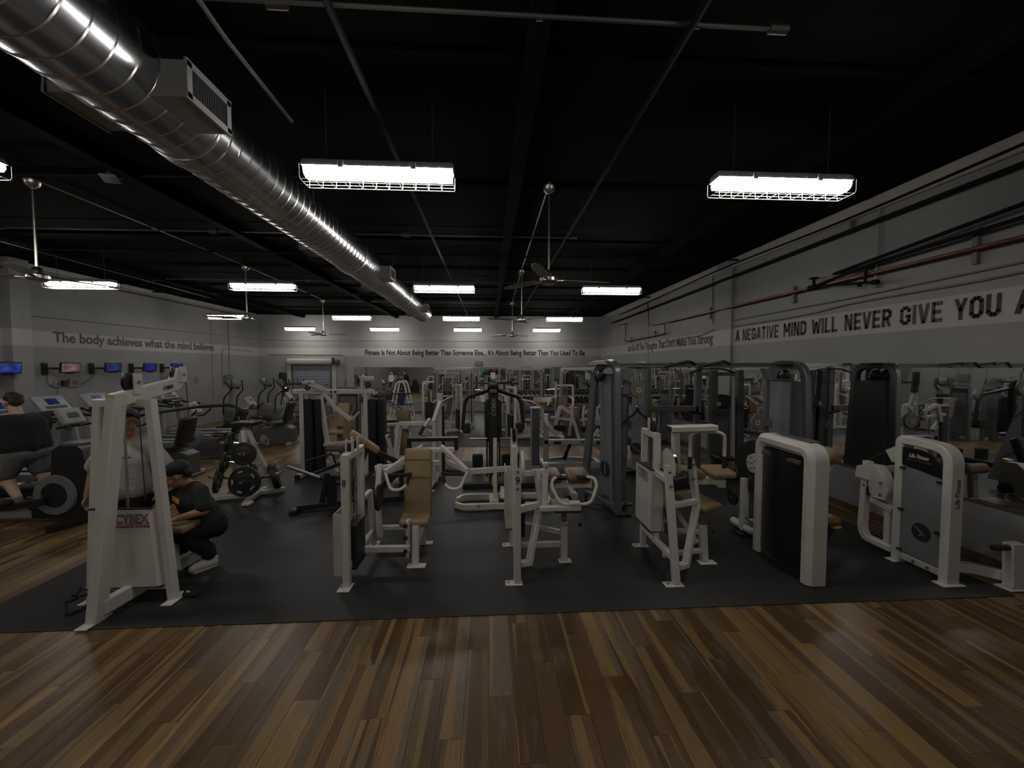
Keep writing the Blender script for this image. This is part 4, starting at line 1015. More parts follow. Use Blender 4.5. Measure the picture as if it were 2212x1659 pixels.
t.add('pad_beam', 'white').bar((2.0, 4.36, 0.91), (2.62, 4.36, 0.91), 0.08, 0.09).box((2.62, 4.36, 0.88), (0.09, 0.1, 0.12), ch=0.015).bar((2.08, 4.4, 0.9), (2.02, 4.5, 0.3), 0.055)
sf = t.add('seat_frame', 'white'); sf.bar((2.4, 4.27, 0.02), (2.4, 4.32, 0.42), 0.075).bar((1.9, 4.45, 0.32), (2.4, 4.35, 0.32), 0.05).bar((1.9, 4.2, 0.14), (2.4, 4.28, 0.14), 0.05).bar((2.12, 4.5, 0.6), (2.36, 4.35, 0.2), 0.05)
t.add('seat_tube', 'brownvinyl').bar((2.4, 4.32, 0.4), (2.4, 4.34, 0.62), 0.07)
t.add('seat_pad', 'tan').pad((2.38, 4.4, 0.66), (0.3, 0.42, 0.075), Euler((R(8), 0, R(25))), r=0.03)
t.add('adjust_knob', 'black').ball((2.5, 4.28, 0.36), 0.025, 10, 8)
t.done()

# E: tower with black cover panel, leg machine
t = T('leg_curl_machine', 'white framed leg machine with tall black cover panel and tan pads', 'gym machine', (3.3, 4.2, 0.01))
fr = t.add('tower_frame', 'white')
fr.rail([(3.25, 3.77, 0.02), (3.25, 3.77, 1.345), (3.25, 4.5, 1.36), (3.25, 4.5, 0.02)], 0.14, 0.23, up=(1, 0, 0), r=0.1, n=6, c=0.045)
fr.v = [(x_, y_, z_) for (x_, y_, z_) in fr.v]
cp = t.add('cover_panel', 'smoke')
n = 10; vs = []
for z in (0.1, 1.27):
    for k in range(n + 1):
        yy = 3.83 + (4.44 - 3.83) * k / n
        vs.append((3.17 - 0.055 * math.sin(math.pi * k / n), yy, z))
    vs += [(3.3, 4.44, z), (3.3, 3.83, z)]
m_ = n + 3
cp._add(vs, [tuple(range(m_)), tuple(range(m_, 2 * m_))] + [(i, (i + 1) % m_, m_ + (i + 1) % m_, m_ + i) for i in range(m_)])
t.add('panel_visor', 'darkgrey', parent=cp).box((3.145, 4.13, 1.215), (0.04, 0.56, 0.05), ch=0.01)
tp = t.add('plinth', 'black'); vs = []
for z in (0.012, 0.1):
    for k in range(n + 1): vs.append((3.175 - 0.075 * math.sin(math.pi * k / n), 3.83 + 0.61 * k / n, z))
    vs += [(3.33, 4.44, z), (3.33, 3.83, z)]
tp._add(vs, [tuple(range(m_)), tuple(range(m_, 2 * m_))] + [(i, (i + 1) % m_, m_ + (i + 1) % m_, m_ + i) for i in range(m_)])
t.add('top_tray', 'darkgrey').pad((3.3, 4.1, 1.425), (0.12, 0.5, 0.016), r=0.006)
bs = t.add('base_frame', 'white'); bs.tube([(3.3, 4.5, 0.25), (3.3, 4.75, 0.12), (3.32, 5.2, 0.1)], 0.05, 10, 0.1).bar((3.32, 5.2, 0.08), (4.0, 5.1, 0.08), 0.08).bar((3.36, 4.2, 0.1), (3.7, 4.2, 0.1), 0.08).bar((3.3, 4.95, 0.08), (3.3, 4.95, 0.75), 0.09, 0.07)
t.add('rubber_foot', 'rubber').box((3.3, 4.95, 0.03), (0.16, 0.14, 0.04), ch=0.008); t.add('rubber_foot', 'rubber').box((4.0, 5.1, 0.03), (0.14, 0.12, 0.04), ch=0.008)
cm = t.add('cam', 'black'); cm.lathe((3.32, 4.82, 0.92), (1, 0, 0), [(0, 0), (0.34, 0), (0.345, 0.012), (0.34, 0.024), (0, 0.024)], 32)
hubp = t.add('cam_hub', 'white', parent=cm); hubp.lathe((3.29, 4.8, 0.98), (1, 0, 0), [(0, 0), (0.115, 0), (0.12, 0.02), (0.12, 0.03)], 24)
bolts(t, [(3.275, 4.8 + 0.07 * math.cos(a), 0.98 + 0.07 * math.sin(a)) for a in (0, 1.26, 2.51, 3.77, 5.03)] + [(3.275, 4.8, 0.98)], (1, 0, 0), 0.012, 'steel', hubp)
t.add('cam_bracket', 'white').prism([(3.38, 4.5, 1.2), (3.38, 4.62, 1.22), (3.38, 4.66, 1.0), (3.38, 4.5, 0.95)], (1, 0, 0), 0.03)
pulley(t, (3.3, 5.2, 0.42), (1, 0, 0), 0.105, w=0.035); pulley(t, (3.3, 4.66, 0.28), (1, 0, 0), 0.09)
t.add('cable', 'cable').tube([(3.3, 5.14, 0.86), (3.3, 5.3, 0.42), (3.3, 5.18, 0.31), (3.3, 4.68, 0.2)], 0.006, 6)
ra = t.add('roller_arm', 'steel'); ra.tube([(3.45, 4.2, 0.75), (3.72, 4.2, 0.92), (3.84, 4.22, 1.12), (3.86, 4.3, 1.2)], 0.016, 8, 0.08)
rp = t.add('roller_pad', 'tan'); rp.pad((3.84, 4.32, 1.19), (0.2, 0.26, 0.17), Euler((0, R(20), R(10))), r=0.06)
t.add('seat_pad', 'brownvinyl').pad((3.55, 4.15, 0.56), (0.3, 0.44, 0.09), r=0.04)
t.add('back_pad', 'blackvinyl').pad((3.62, 4.98, 0.98), (0.4, 0.12, 0.5), Euler((R(-20), 0, 0)), r=0.04)
t.add('seat_frame', 'white').bar((3.56, 4.2, 0.1), (3.56, 4.2, 0.52), 0.08).bar((3.66, 4.2, 0.4), (3.66, 4.95, 0.5), 0.07)
lv = t.add('adjust_lever', 'yellow'); lv.pad((3.68, 4.0, 0.49), (0.1, 0.06, 0.03), r=0.01)
t.add('lever_stem', 'black', parent=lv).bar((3.68, 4.03, 0.49), (3.6, 4.1, 0.24), 0.05, 0.06)
t.done()

# F: tower with frosted panel, arm extension machine
t = T('arm_extension_machine', 'white machine with frosted grey panel reading Life Fitness by the right wall', 'gym machine', (4.7, 4.0, 0.01))
fr = t.add('tower_frame', 'white')
fr.rail([(4.62, 3.7, 0.02), (4.62, 3.7, 1.38), (4.62, 4.18, 1.38), (4.62, 4.18, 0.02)], 0.085, 0.15, up=(1, 0, 0), r=0.001, c=0.012)
fr.v = []; fr.f = []
fr.sweep(fillet([(4.62, 4.18, 0.02), (4.62, 4.18, 1.36), (4.62, 4.16, 1.38)], 0.01, 2) + fillet([(4.62, 4.0, 1.38), (4.62, 3.7, 1.36), (4.62, 3.7, 0.02)], 0.16, 6), MB.rect(0.085, 0.15, 0.012), (1, 0, 0))
fr.bar((4.58, 3.7, 0.1), (4.58, 4.18, 0.1), 0.04, 0.07)
foot(t, 4.6, 3.68, 0.24, 0.12, hole=False); foot(t, 4.6, 4.19, 0.2, 0.1, hole=False)
pn = t.add('cover_panel', 'frost'); pn.box((4.565, 3.94, 0.62), (0.008, 0.40, 0.94))
hp = t.add('header_panel', 'smoke'); hp.prism([(4.56, 4.14, 1.31), (4.56, 3.95, 1.31), (4.56, 3.84, 1.27), (4.56, 3.77, 1.18), (4.56, 3.745, 1.06), (4.56, 4.14, 1.12)], (1, 0, 0), 0.012)
printed(t, 'Life Fitness', (4.552, 3.97, 1.235), (0, -1, 0), (0, 0, 1), 0.2, 0.045, 'whiteprint', 0.001, 0.3, parent=hp)
printed(t, 'ARM EXTENSION', (4.552, 3.97, 1.185), (0, -1, 0), (0, 0, 1), 0.26, 0.014, 'greyprint', 0.0, parent=hp)
printed(t, 'Life Fitness', (4.62, 3.655, 0.93), (0, 0, 1), (-1, 0, 0), 0.3, 0.05, 'blackprint', 0.001, 0.3, parent=fr)
lg = t.add('round_emblem', 'blackprint', parent=pn); lg.lathe((4.559, 3.92, 0.44), (-1, 0, 0), [(0, 0), (0.095, 0), (0.095, 0.002), (0, 0.002)], 24)
t.add('emblem_stroke', 'frost', parent=pn).box((4.556, 3.93, 0.45), (0.002, 0.13, 0.014), Euler((R(35), 0, 0))).box((4.556, 3.91, 0.42), (0.002, 0.07, 0.014), Euler((R(-25), 0, 0)))
for (yy, z) in ((4.13, 1.08), (3.76, 1.02), (4.13, 0.62), (3.76, 0.5), (4.13, 0.17)): t.add('panel_clip', 'black', parent=pn).box((4.55, yy, z), (0.03, 0.05, 0.022), ch=0.005)
bolts(t, [(4.555, 3.98, 0.1), (4.555, 3.84, 0.1)], (-1, 0, 0))
sa = t.add('side_frame', 'white')
sa.rail([(4.58, 4.22, 0.12), (4.58, 4.55, 0.12), (4.58, 4.6, 0.22), (4.58, 4.56, 1.05)], 0.07, 0.09, up=(1, 0, 0), r=0.08, n=5)
sa.bar((4.6, 4.24, 0.56), (4.6, 4.5, 0.6), 0.09, 0.06).bar((4.6, 4.3, 0.55), (4.6, 4.3, 0.14), 0.07)
sa.prism([(4.54, 4.64, 0.98), (4.54, 4.66, 0.84), (4.54, 4.5, 0.84), (4.54, 4.52, 1.02)], (1, 0, 0), 0.05)
pg = t.add('cam_housing', 'white'); pg.prism([(4.6, 4.56, 1.02), (4.6, 4.42, 1.03), (4.6, 4.34, 0.95), (4.6, 4.28, 0.78), (4.6, 4.32, 0.66), (4.6, 4.42, 0.64), (4.6, 4.5, 0.68)], (1, 0, 0), 0.1)
bolts(t, [(4.545, 4.36, 0.84), (4.545, 4.36, 0.7), (4.545, 4.55, 0.9), (4.545, 4.56, 0.76)], (-1, 0, 0), 0.016)
t.add('stop_block', 'black').cyl((4.55, 4.5, 0.7), (4.7, 4.5, 0.7), 0.06, 12)
t.add('stop_pin', 'offwhite').cyl((4.5, 4.44, 0.66), (4.55, 4.3, 0.66), 0.012, 8)
t.add('upper_link', 'white').prism([(4.62, 4.25, 1.3), (4.62, 4.38, 1.22), (4.62, 4.3, 1.1), (4.62, 4.22, 1.12)], (1, 0, 0), 0.03)
t.add('cable', 'cable').tube([(4.62, 4.36, 1.22), (4.62, 4.6, 1.05)], 0.006, 6)
bs = t.add('base_beam', 'white'); bs.rail([(4.68, 3.85, 0.12), (4.95, 3.78, 0.12), (5.15, 3.66, 0.1)], 0.08, 0.1)
ps = t.add('peg_post', 'white'); ps.prism([(5.1, 3.58, 0.03), (5.25, 3.58, 0.03), (5.22, 3.58, 0.46), (5.08, 3.58, 0.46)], (0, 1, 0), 0.09)
foot(t, 5.17, 3.58, 0.26, 0.14, hole=False)
for (x0, x1) in ((5.08, 4.92), (5.22, 5.36)): t.add('peg_grip', 'blackmatte').cyl((x0, 3.58, 0.42), (x1, 3.58, 0.42), 0.028, 12)
t.add('roller_pad', 'tan').cyl((4.69, 3.98, 1.16), (4.80, 3.98, 1.16), 0.065, 16)
t.add('seat_pad', 'tan').pad((5.05, 4.25, 0.58), (0.36, 0.4, 0.09), r=0.04)
t.add('arm_rest_pad', 'tan').pad((5.05, 4.58, 0.93), (0.3, 0.22, 0.12), Euler((R(-20), 0, 0)), r=0.04)
t.add('seat_frame', 'white').bar((5.05, 4.25, 0.05), (5.05, 4.25, 0.54), 0.08).bar((4.65, 4.3, 0.12), (5.1, 4.3, 0.12), 0.08).bar((5.05, 4.5, 0.1), (5.05, 4.55, 0.88), 0.07)
t.add('range_knob', 'red').ball((4.74, 3.72, 0.86), 0.028, 10, 8)
t.done()

# handles lying on the mat
t = T('cable_attachment', 'black cable row handle lying on the mat left of the tower', 'handle', (-3.807,3.857,0.02))
t.add('handle_frame', 'black').tube([(-3.681,3.64,0.03), (-3.734,3.686,0.12), (-3.657,3.719,0.14), (-3.705,3.876,0.08), (-3.647,3.795,0.03)], 0.012, 7, 0.03).tube([(-3.681,3.64,0.03), (-3.657,3.721,0.02), (-3.639,3.795,0.03)], 0.012, 7, 0.03)
t.add('grip', 'blackmatte').cyl((-3.705,3.736,0.14), (-3.718,3.801,0.18), 0.022, 8).cyl((-3.722,3.686,0.12), (-3.655,3.704,0.14), 0.02, 8)
t.done()
t = T('cable_attachment', 'black stirrup handle lying on the mat right of the tower', 'handle', (-2.844,3.914,0.02))
t.add('handle_frame', 'black').tube([(-2.897,3.9,0.03), (-2.886,3.946,0.08), (-2.843,3.963,0.06), (-2.763,3.907,0.03)], 0.01, 7, 0.02)
t.add('grip', 'blackmatte').cyl((-2.894,3.907,0.03), (-2.762,3.9,0.03), 0.018, 8)
t.done()


# ---------------------------------------------------------------- second row
# G: chest-supported row bench, black frame
t = T('tbar_row_bench', 'black framed chest-supported row bench with tan incline pad', 'gym machine', (-2.1, 6.4, 0.01))
fr = t.add('bench_frame', 'black')
fr.bar((-2.87, 6.12, 0.07), (-1.95, 6.45, 0.07), 0.09, 0.08).bar((-2.87, 6.0, 0.05), (-2.87, 6.24, 0.05), 0.08, 0.06)
fr.bar((-2.2, 6.36, 0.08), (-1.93, 6.5, 0.92), 0.075, 0.08, up=(0, 1, 0)).bar((-1.95, 6.48, 0.9), (-1.2, 6.62, 0.5), 0.07, 0.08)
fr.bar((-1.42, 6.6, 0.06), (-1.42, 6.6, 0.62), 0.07).bar((-1.92, 6.5, 0.08), (-1.3, 6.62, 0.62), 0.08, 0.1).bar((-2.0, 6.45, 0.05), (-1.25, 6.62, 0.05), 0.08, 0.08).bar((-1.25, 6.4, 0.05), (-1.25, 6.85, 0.05), 0.08, 0.07)
fr.bar((-2.55, 6.25, 0.1), (-2.47, 6.27, 0.55), 0.07).bar((-2.72, 6.3, 0.52), (-2.18, 6.42, 0.72), 0.05)
t.add('rubber_cap', 'rubber').box((-2.87, 6.01, 0.04), (0.11, 0.06, 0.07), ch=0.01)
t.add('chest_pad', 'tan').pad((-2.05, 6.46, 1.06), (0.30, 0.3, 0.10), Euler((0, R(38), R(18))), r=0.035)
t.add('chest_pad_lower', 'tan').pad((-1.9, 6.52, 0.93), (0.34, 0.28, 0.10), Euler((0, R(38), R(18))), r=0.035)
t.add('foot_platform', 'black').box((-2.42, 6.3, 0.3), (0.13, 0.12, 0.42), ch=0.015)
t.add('row_lever', 'steel').cyl((-2.961,6.05,0.723), (-2.563,6.2,0.502), 0.026, 10)
t.add('lever_arm', 'black').cyl((-2.676,6.18,0.552), (-2.082,6.45,0.245), 0.03, 10)
hn = t.add('row_handle', 'blackmatte'); hn.tube([(-2.72, 6.1, 0.78), (-2.42, 6.35, 0.84), (-2.38, 6.4, 0.62)], 0.016, 7, 0.05).tube([(-2.3, 6.3, 0.86), (-1.95, 6.45, 1.0)], 0.014, 7)
t.done()

# H: white dual-stack machine with long top beam
t = T('fly_machine', 'white twin-stack fly machine with long top beam behind the row bench', 'gym machine', (-3.1, 8.1, 0.01))
X0, X1, Y = -3.65, -2.42, 8.1
fr = t.add('frame', 'white')
for xx in (X0, X1): fr.bar((xx, Y, 0.04), (xx, Y, 1.66), 0.085, 0.09).bar((xx, Y - 0.25, 0.06), (xx, Y + 0.75, 0.06), 0.08, 0.09)
fr.bar((X0 - 0.16, Y, 1.69), (X1 + 0.16, Y, 1.69), 0.09, 0.09).bar((X0, Y + 0.3, 0.35), (X1, Y + 0.3, 0.35), 0.08, 0.1).bar((X0 + 0.42, Y + 0.2, 0.4), (X0 + 0.3, Y + 0.1, 1.66), 0.085, 0.09, up=(0, 1, 0))
fr.bar((X0 + 0.4, Y + 0.2, 0.5), (X0 + 0.64, Y + 0.05, 0.06), 0.07).bar((X0 + 0.36, Y + 0.1, 0.62), (X0 + 0.9, Y + 0.1, 0.68), 0.06)
for xx, sd in ((X0, 1), (X1, 1)):
    st = t.add('stack_cover', 'blackmatte'); st.box((xx + sd * 0.12, Y + 0.1, 0.82), (0.15, 0.3, 1.44), ch=0.015).box((xx + sd * 0.27, Y + 0.16, 0.82), (0.12, 0.26, 1.44), ch=0.015)
t.add('pivot_block', 'lightgrey').box((X0 + 0.11, Y, 1.60), (0.09, 0.12, 0.12), ch=0.01)
ar = t.add('fly_arm', 'white'); ar.bar((X0 + 0.22, Y - 0.2, 1.86), (X0 + 0.44, Y - 0.02, 1.72), 0.1, 0.1).bar((X0 + 0.14, Y - 0.22, 1.88), (X0 + 0.3, Y - 0.22, 1.9), 0.16, 0.05)
ar2 = t.add('fly_arm', 'white'); ar2.rail([(X0 + 0.45, Y - 0.02, 1.66), (X0 + 0.66, Y - 0.1, 1.4), (X0 + 0.98, Y - 0.12, 1.14)], 0.07, 0.08, up=(0, 1, 0)).bar((X0 + 0.98, Y - 0.12, 1.14), (X0 + 1.12, Y - 0.08, 1.3), 0.04)
br = t.add('pulley_bracket', 'white'); br.box((X1 - 0.06, Y, 1.86), (0.05, 0.1, 0.28)).box((X1 + 0.06, Y, 1.94), (0.2, 0.1, 0.1), ch=0.02)
pulley(t, (X1 + 0.05, Y, 1.82), (0, 1, 0), 0.06); pulley(t, (X0 + 0.2, Y - 0.2, 1.78), (0, 1, 0), 0.05)
bolts(t, [(X0 + 0.58, Y - 0.045, 1.69), (X0 + 0.66, Y - 0.045, 1.69)], (0, -1, 0), 0.022, 'black')
t.add('back_pad', 'tan').pad((X0 + 0.78, Y + 0.35, 0.92), (0.24, 0.1, 0.5), r=0.04)
t.add('seat_pad', 'brownvinyl').pad((X0 + 0.62, Y + 0.1, 0.56), (0.36, 0.36, 0.08), r=0.03)
t.add('seat_post', 'white').bar((X0 + 0.66, Y + 0.2, 0.05), (X0 + 0.66, Y + 0.2, 0.54), 0.07)
t.add('rubber_cap', 'rubber').box((X0, Y - 0.26, 0.06), (0.09, 0.04, 0.1)); t.add('rubber_cap', 'rubber').box((X1, Y - 0.26, 0.06), (0.09, 0.04, 0.1))
t.done()

# I: white seated machine with square top rail behind number 8
t = T('seated_dip_machine', 'white seated machine with square top rail and brown pads behind number 8', 'gym machine', (-1.3, 7.6, 0.01))
fr = t.add('frame', 'white')
Y = 7.5
fr.rail([(-1.762,7.5,0.098), (-1.664,7.5,1.133), (-1.004,7.5,1.128), (-1.014,7.5,0.042)], 0.075, 0.075, up=(0, 1, 0), r=0.06)
fr.bar((-1.021,7.5,1.154), (-0.938,7.9,1.496), 0.07).bar((-0.958,8,1.652), (-0.971,8,-0.011), 0.1, 0.12).bar((-1.081,8.2,0.839), (-0.848,8.2,0.836), 0.05)
fr.bar((-1.794,7.2,0.972), (-1.638,7.4,0.124), 0.06, 0.06).bar((-1.636,7.6,1.093), (-1.696,7.4,0.168), 0.05).bar((-1.493,7.7,1.077), (-1.434,7.7,0.125), 0.05)
fr.bar((-1.75, 7.5, 0.06), (-0.95, 7.5, 0.06), 0.07).bar((-1.0, 7.45, 0.06), (-1.0, 8.1, 0.06), 0.08)
fr.bar((-1.023,7,0.553), (-1.026,7,0.187), 0.05)
t.add('foot_plate', 'white').box((-1.02, 7.0, 0.02), (0.16, 0.1, 0.014)); t.add('foot_link', 'white').bar((-1.02, 7.0, 0.06), (-1.0, 7.5, 0.06), 0.05)
t.add('back_pad', 'brownvinyl').pad((-1.624,7.8,1.224), (0.26, 0.09, 0.28), Euler((R(-8), 0, 0)), r=0.035)
t.add('seat_pad', 'brownvinyl').pad((-1.6,7.7,0.75), (0.2, 0.08, 0.5), Euler((R(-10), 0, 0)), r=0.035)
ha = t.add('press_handle', 'white'); ha.bar((-1.089,7.5,1.215), (-1.177,7,1.04), 0.045)
t.add('grip', 'blackmatte', parent=ha).cyl((-1.128,7.05,1.137), (-1.176,6.95,1.025), 0.03, 10)
hb = t.add('lower_handle', 'steel'); hb.tube([(-1.269,7.3,0.907), (-1.246,7.3,0.764), (-1.13,7.3,0.779)], 0.014, 7, 0.05)
t.add('grip', 'blackmatte', parent=hb).cyl((-1.269,7.3,0.907), (-1.145,7.3,0.923), 0.022, 8)
t.add('foot_peg', 'chrome').cyl((-1.766,7.15,0.956), (-1.698,7.2,0.929), 0.02, 8)
t.add('stack_cover', 'blackmatte').box((-0.93, 8.05, 0.75), (0.1, 0.2, 1.3), ch=0.01)
t.add('range_knob', 'black').cyl((-1.043,7.9,0.733), (-1.081,7.85,0.743), 0.05, 10)
t.done()

# J: ivory standing calf / T-bar machine with looped floor rails
t = T('lever_row_machine', 'ivory low lever machine with looped floor rails beside number 9', 'gym machine', (0.0, 6.2, 0.01))
fr = t.add('floor_rails', 'ivory')
fr.rail([(0.95, 6.05, 0.07), (-0.4, 6.02, 0.07), (-0.5, 6.12, 0.07)], 0.06, 0.09, r=0.12, n=5)
fr.rail([(-0.5, 6.3, 0.07), (-0.42, 6.5, 0.07), (0.95, 6.5, 0.07)], 0.06, 0.09, r=0.12, n=5)
fr.bar((0.95, 6.02, 0.07), (0.95, 6.53, 0.07), 0.06, 0.09)
t.add('rail_joint', 'black').bar((-0.5, 6.11, 0.07), (-0.5, 6.31, 0.07), 0.062, 0.07)
bolts(t, [(-0.15, 5.99, 0.09), (0.4, 5.99, 0.09)], (0, -1, 0), 0.016)
t.add('post', 'ivory').bar((0.1, 6.16, 0.08), (0.1, 6.2, 1.08), 0.06, 0.07, up=(0, 1, 0)).box((0.08, 6.2, 0.12), (0.14, 0.3, 0.06))
t.add('foot_platform', 'ivory').box((0.26, 6.25, 0.2), (0.16, 0.34, 0.02), Euler((R(14), R(12), 0)))
lv = t.add('lever', 'ivory'); lv.rail([(-0.38, 6.1, 0.58), (0.32, 6.2, 0.6), (0.55, 6.25, 0.5), (0.9, 6.3, 0.5)], 0.055, 0.085, r=0.06)
t.add('grip', 'blackmatte', parent=lv).cyl((-0.66, 6.05, 0.62), (-0.38, 6.1, 0.58), 0.032, 10)
t.add('hand_guard', 'ivory', parent=lv).prism([(-0.37, 6.02, 0.5), (-0.37, 6.02, 0.7), (-0.37, 6.18, 0.62), (-0.37, 6.18, 0.42)], (1, 0, 0), 0.012)
t.add('stop_tab', 'ivory').box((0.08, 6.17, 0.42), (0.05, 0.06, 0.14))
t.done()

# K: black tower with twin cable arms
t = T('twin_arm_cable_tower', 'black central cable tower with two drooping arms and round-ended shroud', 'gym machine', (0.09, 7.8, 0.01))
X, Y = 0.09, 7.6
cl = t.add('mast', 'blackmatte'); cl.bar((X, Y, 0.02), (X, Y + 0.12, 1.78), 0.17, 0.12, up=(0, 1, 0)).bar((X, Y, 1.74), (X, Y + 0.1, 1.84), 0.2, 0.16, up=(0, 1, 0))
printed(t, 'CYBEX', (X + 0.01, Y + 0.025, 1.42), (0, 0.07, 1), (-1, 0, 0), 0.34, 0.08, 'lightgrey', 0.001, 0.2, parent=cl)
sh = t.add('shroud', 'black')
n = 20; pts = [(X + 0.17 * math.cos(a), Y + 0.18, 1.15 + (0.3 if math.sin(a) > 0 else -0.3) + 0.14 * math.sin(a)) for a in [2 * math.pi * k / n for k in range(n)]]
sh.prism(pts, (0, 1, 0), 0.14)
t.add('head_plate', 'midgrey').box((X, Y + 0.05, 1.78), (0.15, 0.14, 0.2), ch=0.015)
bs = t.add('base_frame', 'blackmatte'); bs.bar((X, Y - 0.05, 0.06), (X, Y + 1.3, 0.06), 0.12, 0.1).bar((X - 0.55, Y - 0.4, 0.05), (X + 0.75, Y - 0.4, 0.05), 0.14, 0.08).bar((X, Y - 0.4, 0.05), (X, Y, 0.05), 0.1, 0.08)
bs.bar((X - 0.12, Y + 0.1, 0.06), (X - 0.12, Y + 0.1, 1.1), 0.03).bar((X + 0.12, Y + 0.1, 0.06), (X + 0.12, Y + 0.1, 1.1), 0.03)
t.add('weight_horn', 'steel').cyl((X - 0.45, Y, 0.82), (X - 0.12, Y, 0.82), 0.02, 8); t.add('weight_horn', 'steel').cyl((X + 0.12, Y, 0.82), (X + 0.45, Y, 0.82), 0.02, 8)
for xx in (X - 0.32, X + 0.3, X + 0.55): t.add('stop_block', 'rubber').box((xx, Y + 0.85, 0.2), (0.22, 0.12, 0.28), ch=0.02)
for sd in (-1, 1):
    am = t.add('cable_arm', 'black'); am.tube([(X + sd * 0.06, Y + 0.1, 1.74), (X + sd * 0.5, Y + 0.3, 1.58), (X + sd * 0.55, Y + 0.3, 1.48), (X + sd * 0.6, Y + 0.3, 0.95)], 0.035, 8, 0.12)
    t.add('arm_block', 'rubber', parent=am).pad((X + sd * 0.52, Y + 0.3, 0.98), (0.15, 0.16, 0.2), r=0.03)
    t.add('crossbar', 'black').tube([(X + sd * 0.05, Y + 0.05, 1.86), (X + sd * 0.36, Y + 0.12, 1.88)], 0.018, 7)
t.done()

# L: silver plate-loaded press behind the crossover
t = T('plate_loaded_press', 'silver plate-loaded press with brown back pad and white lever arms', 'gym machine', (1.75, 8.3, 0.01))
fr = t.add('frame', 'silver')
for xx in (1.19, 2.4): fr.bar((xx, 8.25, 0.04), (xx, 8.25, 1.2), 0.1, 0.1).bar((xx, 8.2, 0.07), (xx, 8.95, 0.07), 0.09, 0.1)
fr.bar((1.14, 8.25, 0.62), (2.45, 8.25, 0.62), 0.1, 0.1).bar((1.14, 8.2, 0.13), (2.5, 8.2, 0.13), 0.09, 0.12).bar((1.2, 8.95, 0.08), (1.75, 9.1, 0.08), 0.06).bar((2.4, 8.95, 0.08), (1.75, 9.1, 0.08), 0.06)
bolts(t, [(1.95, 8.198, 0.62), (2.1, 8.198, 0.62), (2.38, 8.198, 0.18), (1.2, 8.198, 0.18)], (0, -1, 0), 0.02, 'black')
for xx in (1.42, 2.32): t.add('bumper', 'black').box((xx, 8.19, 0.61), (0.15, 0.03, 0.06), ch=0.01)
t.add('back_brace', 'silver').bar((1.9, 8.3, 0.66), (1.8, 8.5, 1.08), 0.06).bar((1.72, 8.45, 0.7), (1.78, 8.5, 1.15), 0.06)
t.add('back_pad', 'brownvinyl').pad((1.8, 8.6, 0.97), (0.36, 0.1, 0.68), Euler((R(-8), 0, 0)), r=0.05)
t.add('seat_post', 'silver').bar((1.72, 8.9, 0.08), (1.78, 8.75, 0.55), 0.06)
t.add('shock_strut', 'black').cyl((1.68, 8.85, 0.12), (1.78, 8.5, 0.58), 0.035, 10)
t.add('seat_pad', 'brownvinyl').pad((1.78, 8.95, 0.56), (0.36, 0.4, 0.09), r=0.04)
for sd in (-1, 1):
    cx = 1.8
    a_ = t.add('lever_arm', 'white')
    a_.rail([(cx + sd * 0.45, 8.0, 1.0), (cx + sd * 0.36, 8.0, 1.38), (cx + sd * 0.12, 8.05, 1.22)], 0.07, 0.07, up=(0, 1, 0), r=0.05)
    a_.rail([(cx + sd * 0.64, 8.2, 1.18), (cx + sd * 0.62, 8.15, 1.02), (cx + sd * 0.40, 8.1, 0.80)], 0.08, 0.08, up=(0, 1, 0), r=0.08)
    a_.bar((cx + sd * 0.55, 8.0, 1.16), (cx + sd * 0.12, 8.05, 1.1), 0.05)
    a_.tube([(cx + sd * 0.14, 8.0, 1.4), (cx + sd * 0.1, 8.0, 1.22), (cx + sd * 0.14, 8.0, 0.98)], 0.025, 8, 0.08)
    t.add('grip', 'blackmatte', parent=a_).cyl((cx + sd * 0.45, 8.0, 1.02), (cx + sd * 0.46, 8.0, 0.92), 0.036, 10)
    t.add('plate_horn', 'black').bar((cx + sd * 0.42, 8.4, 0.92), (cx + sd * 0.16, 8.35, 0.86), 0.05, 0.14)
sc = t.add('side_cover', 'frostdark'); sc.box((0.97, 8.35, 0.72), (0.16, 0.3, 1.16), ch=0.02)
t.add('cover_edge', 'silver', parent=sc).box((0.885, 8.25, 0.72), (0.02, 0.08, 1.2)); t.add('cover_cap', 'lightgrey', parent=sc).box((0.97, 8.35, 1.32), (0.2, 0.32, 0.03))
t.done()

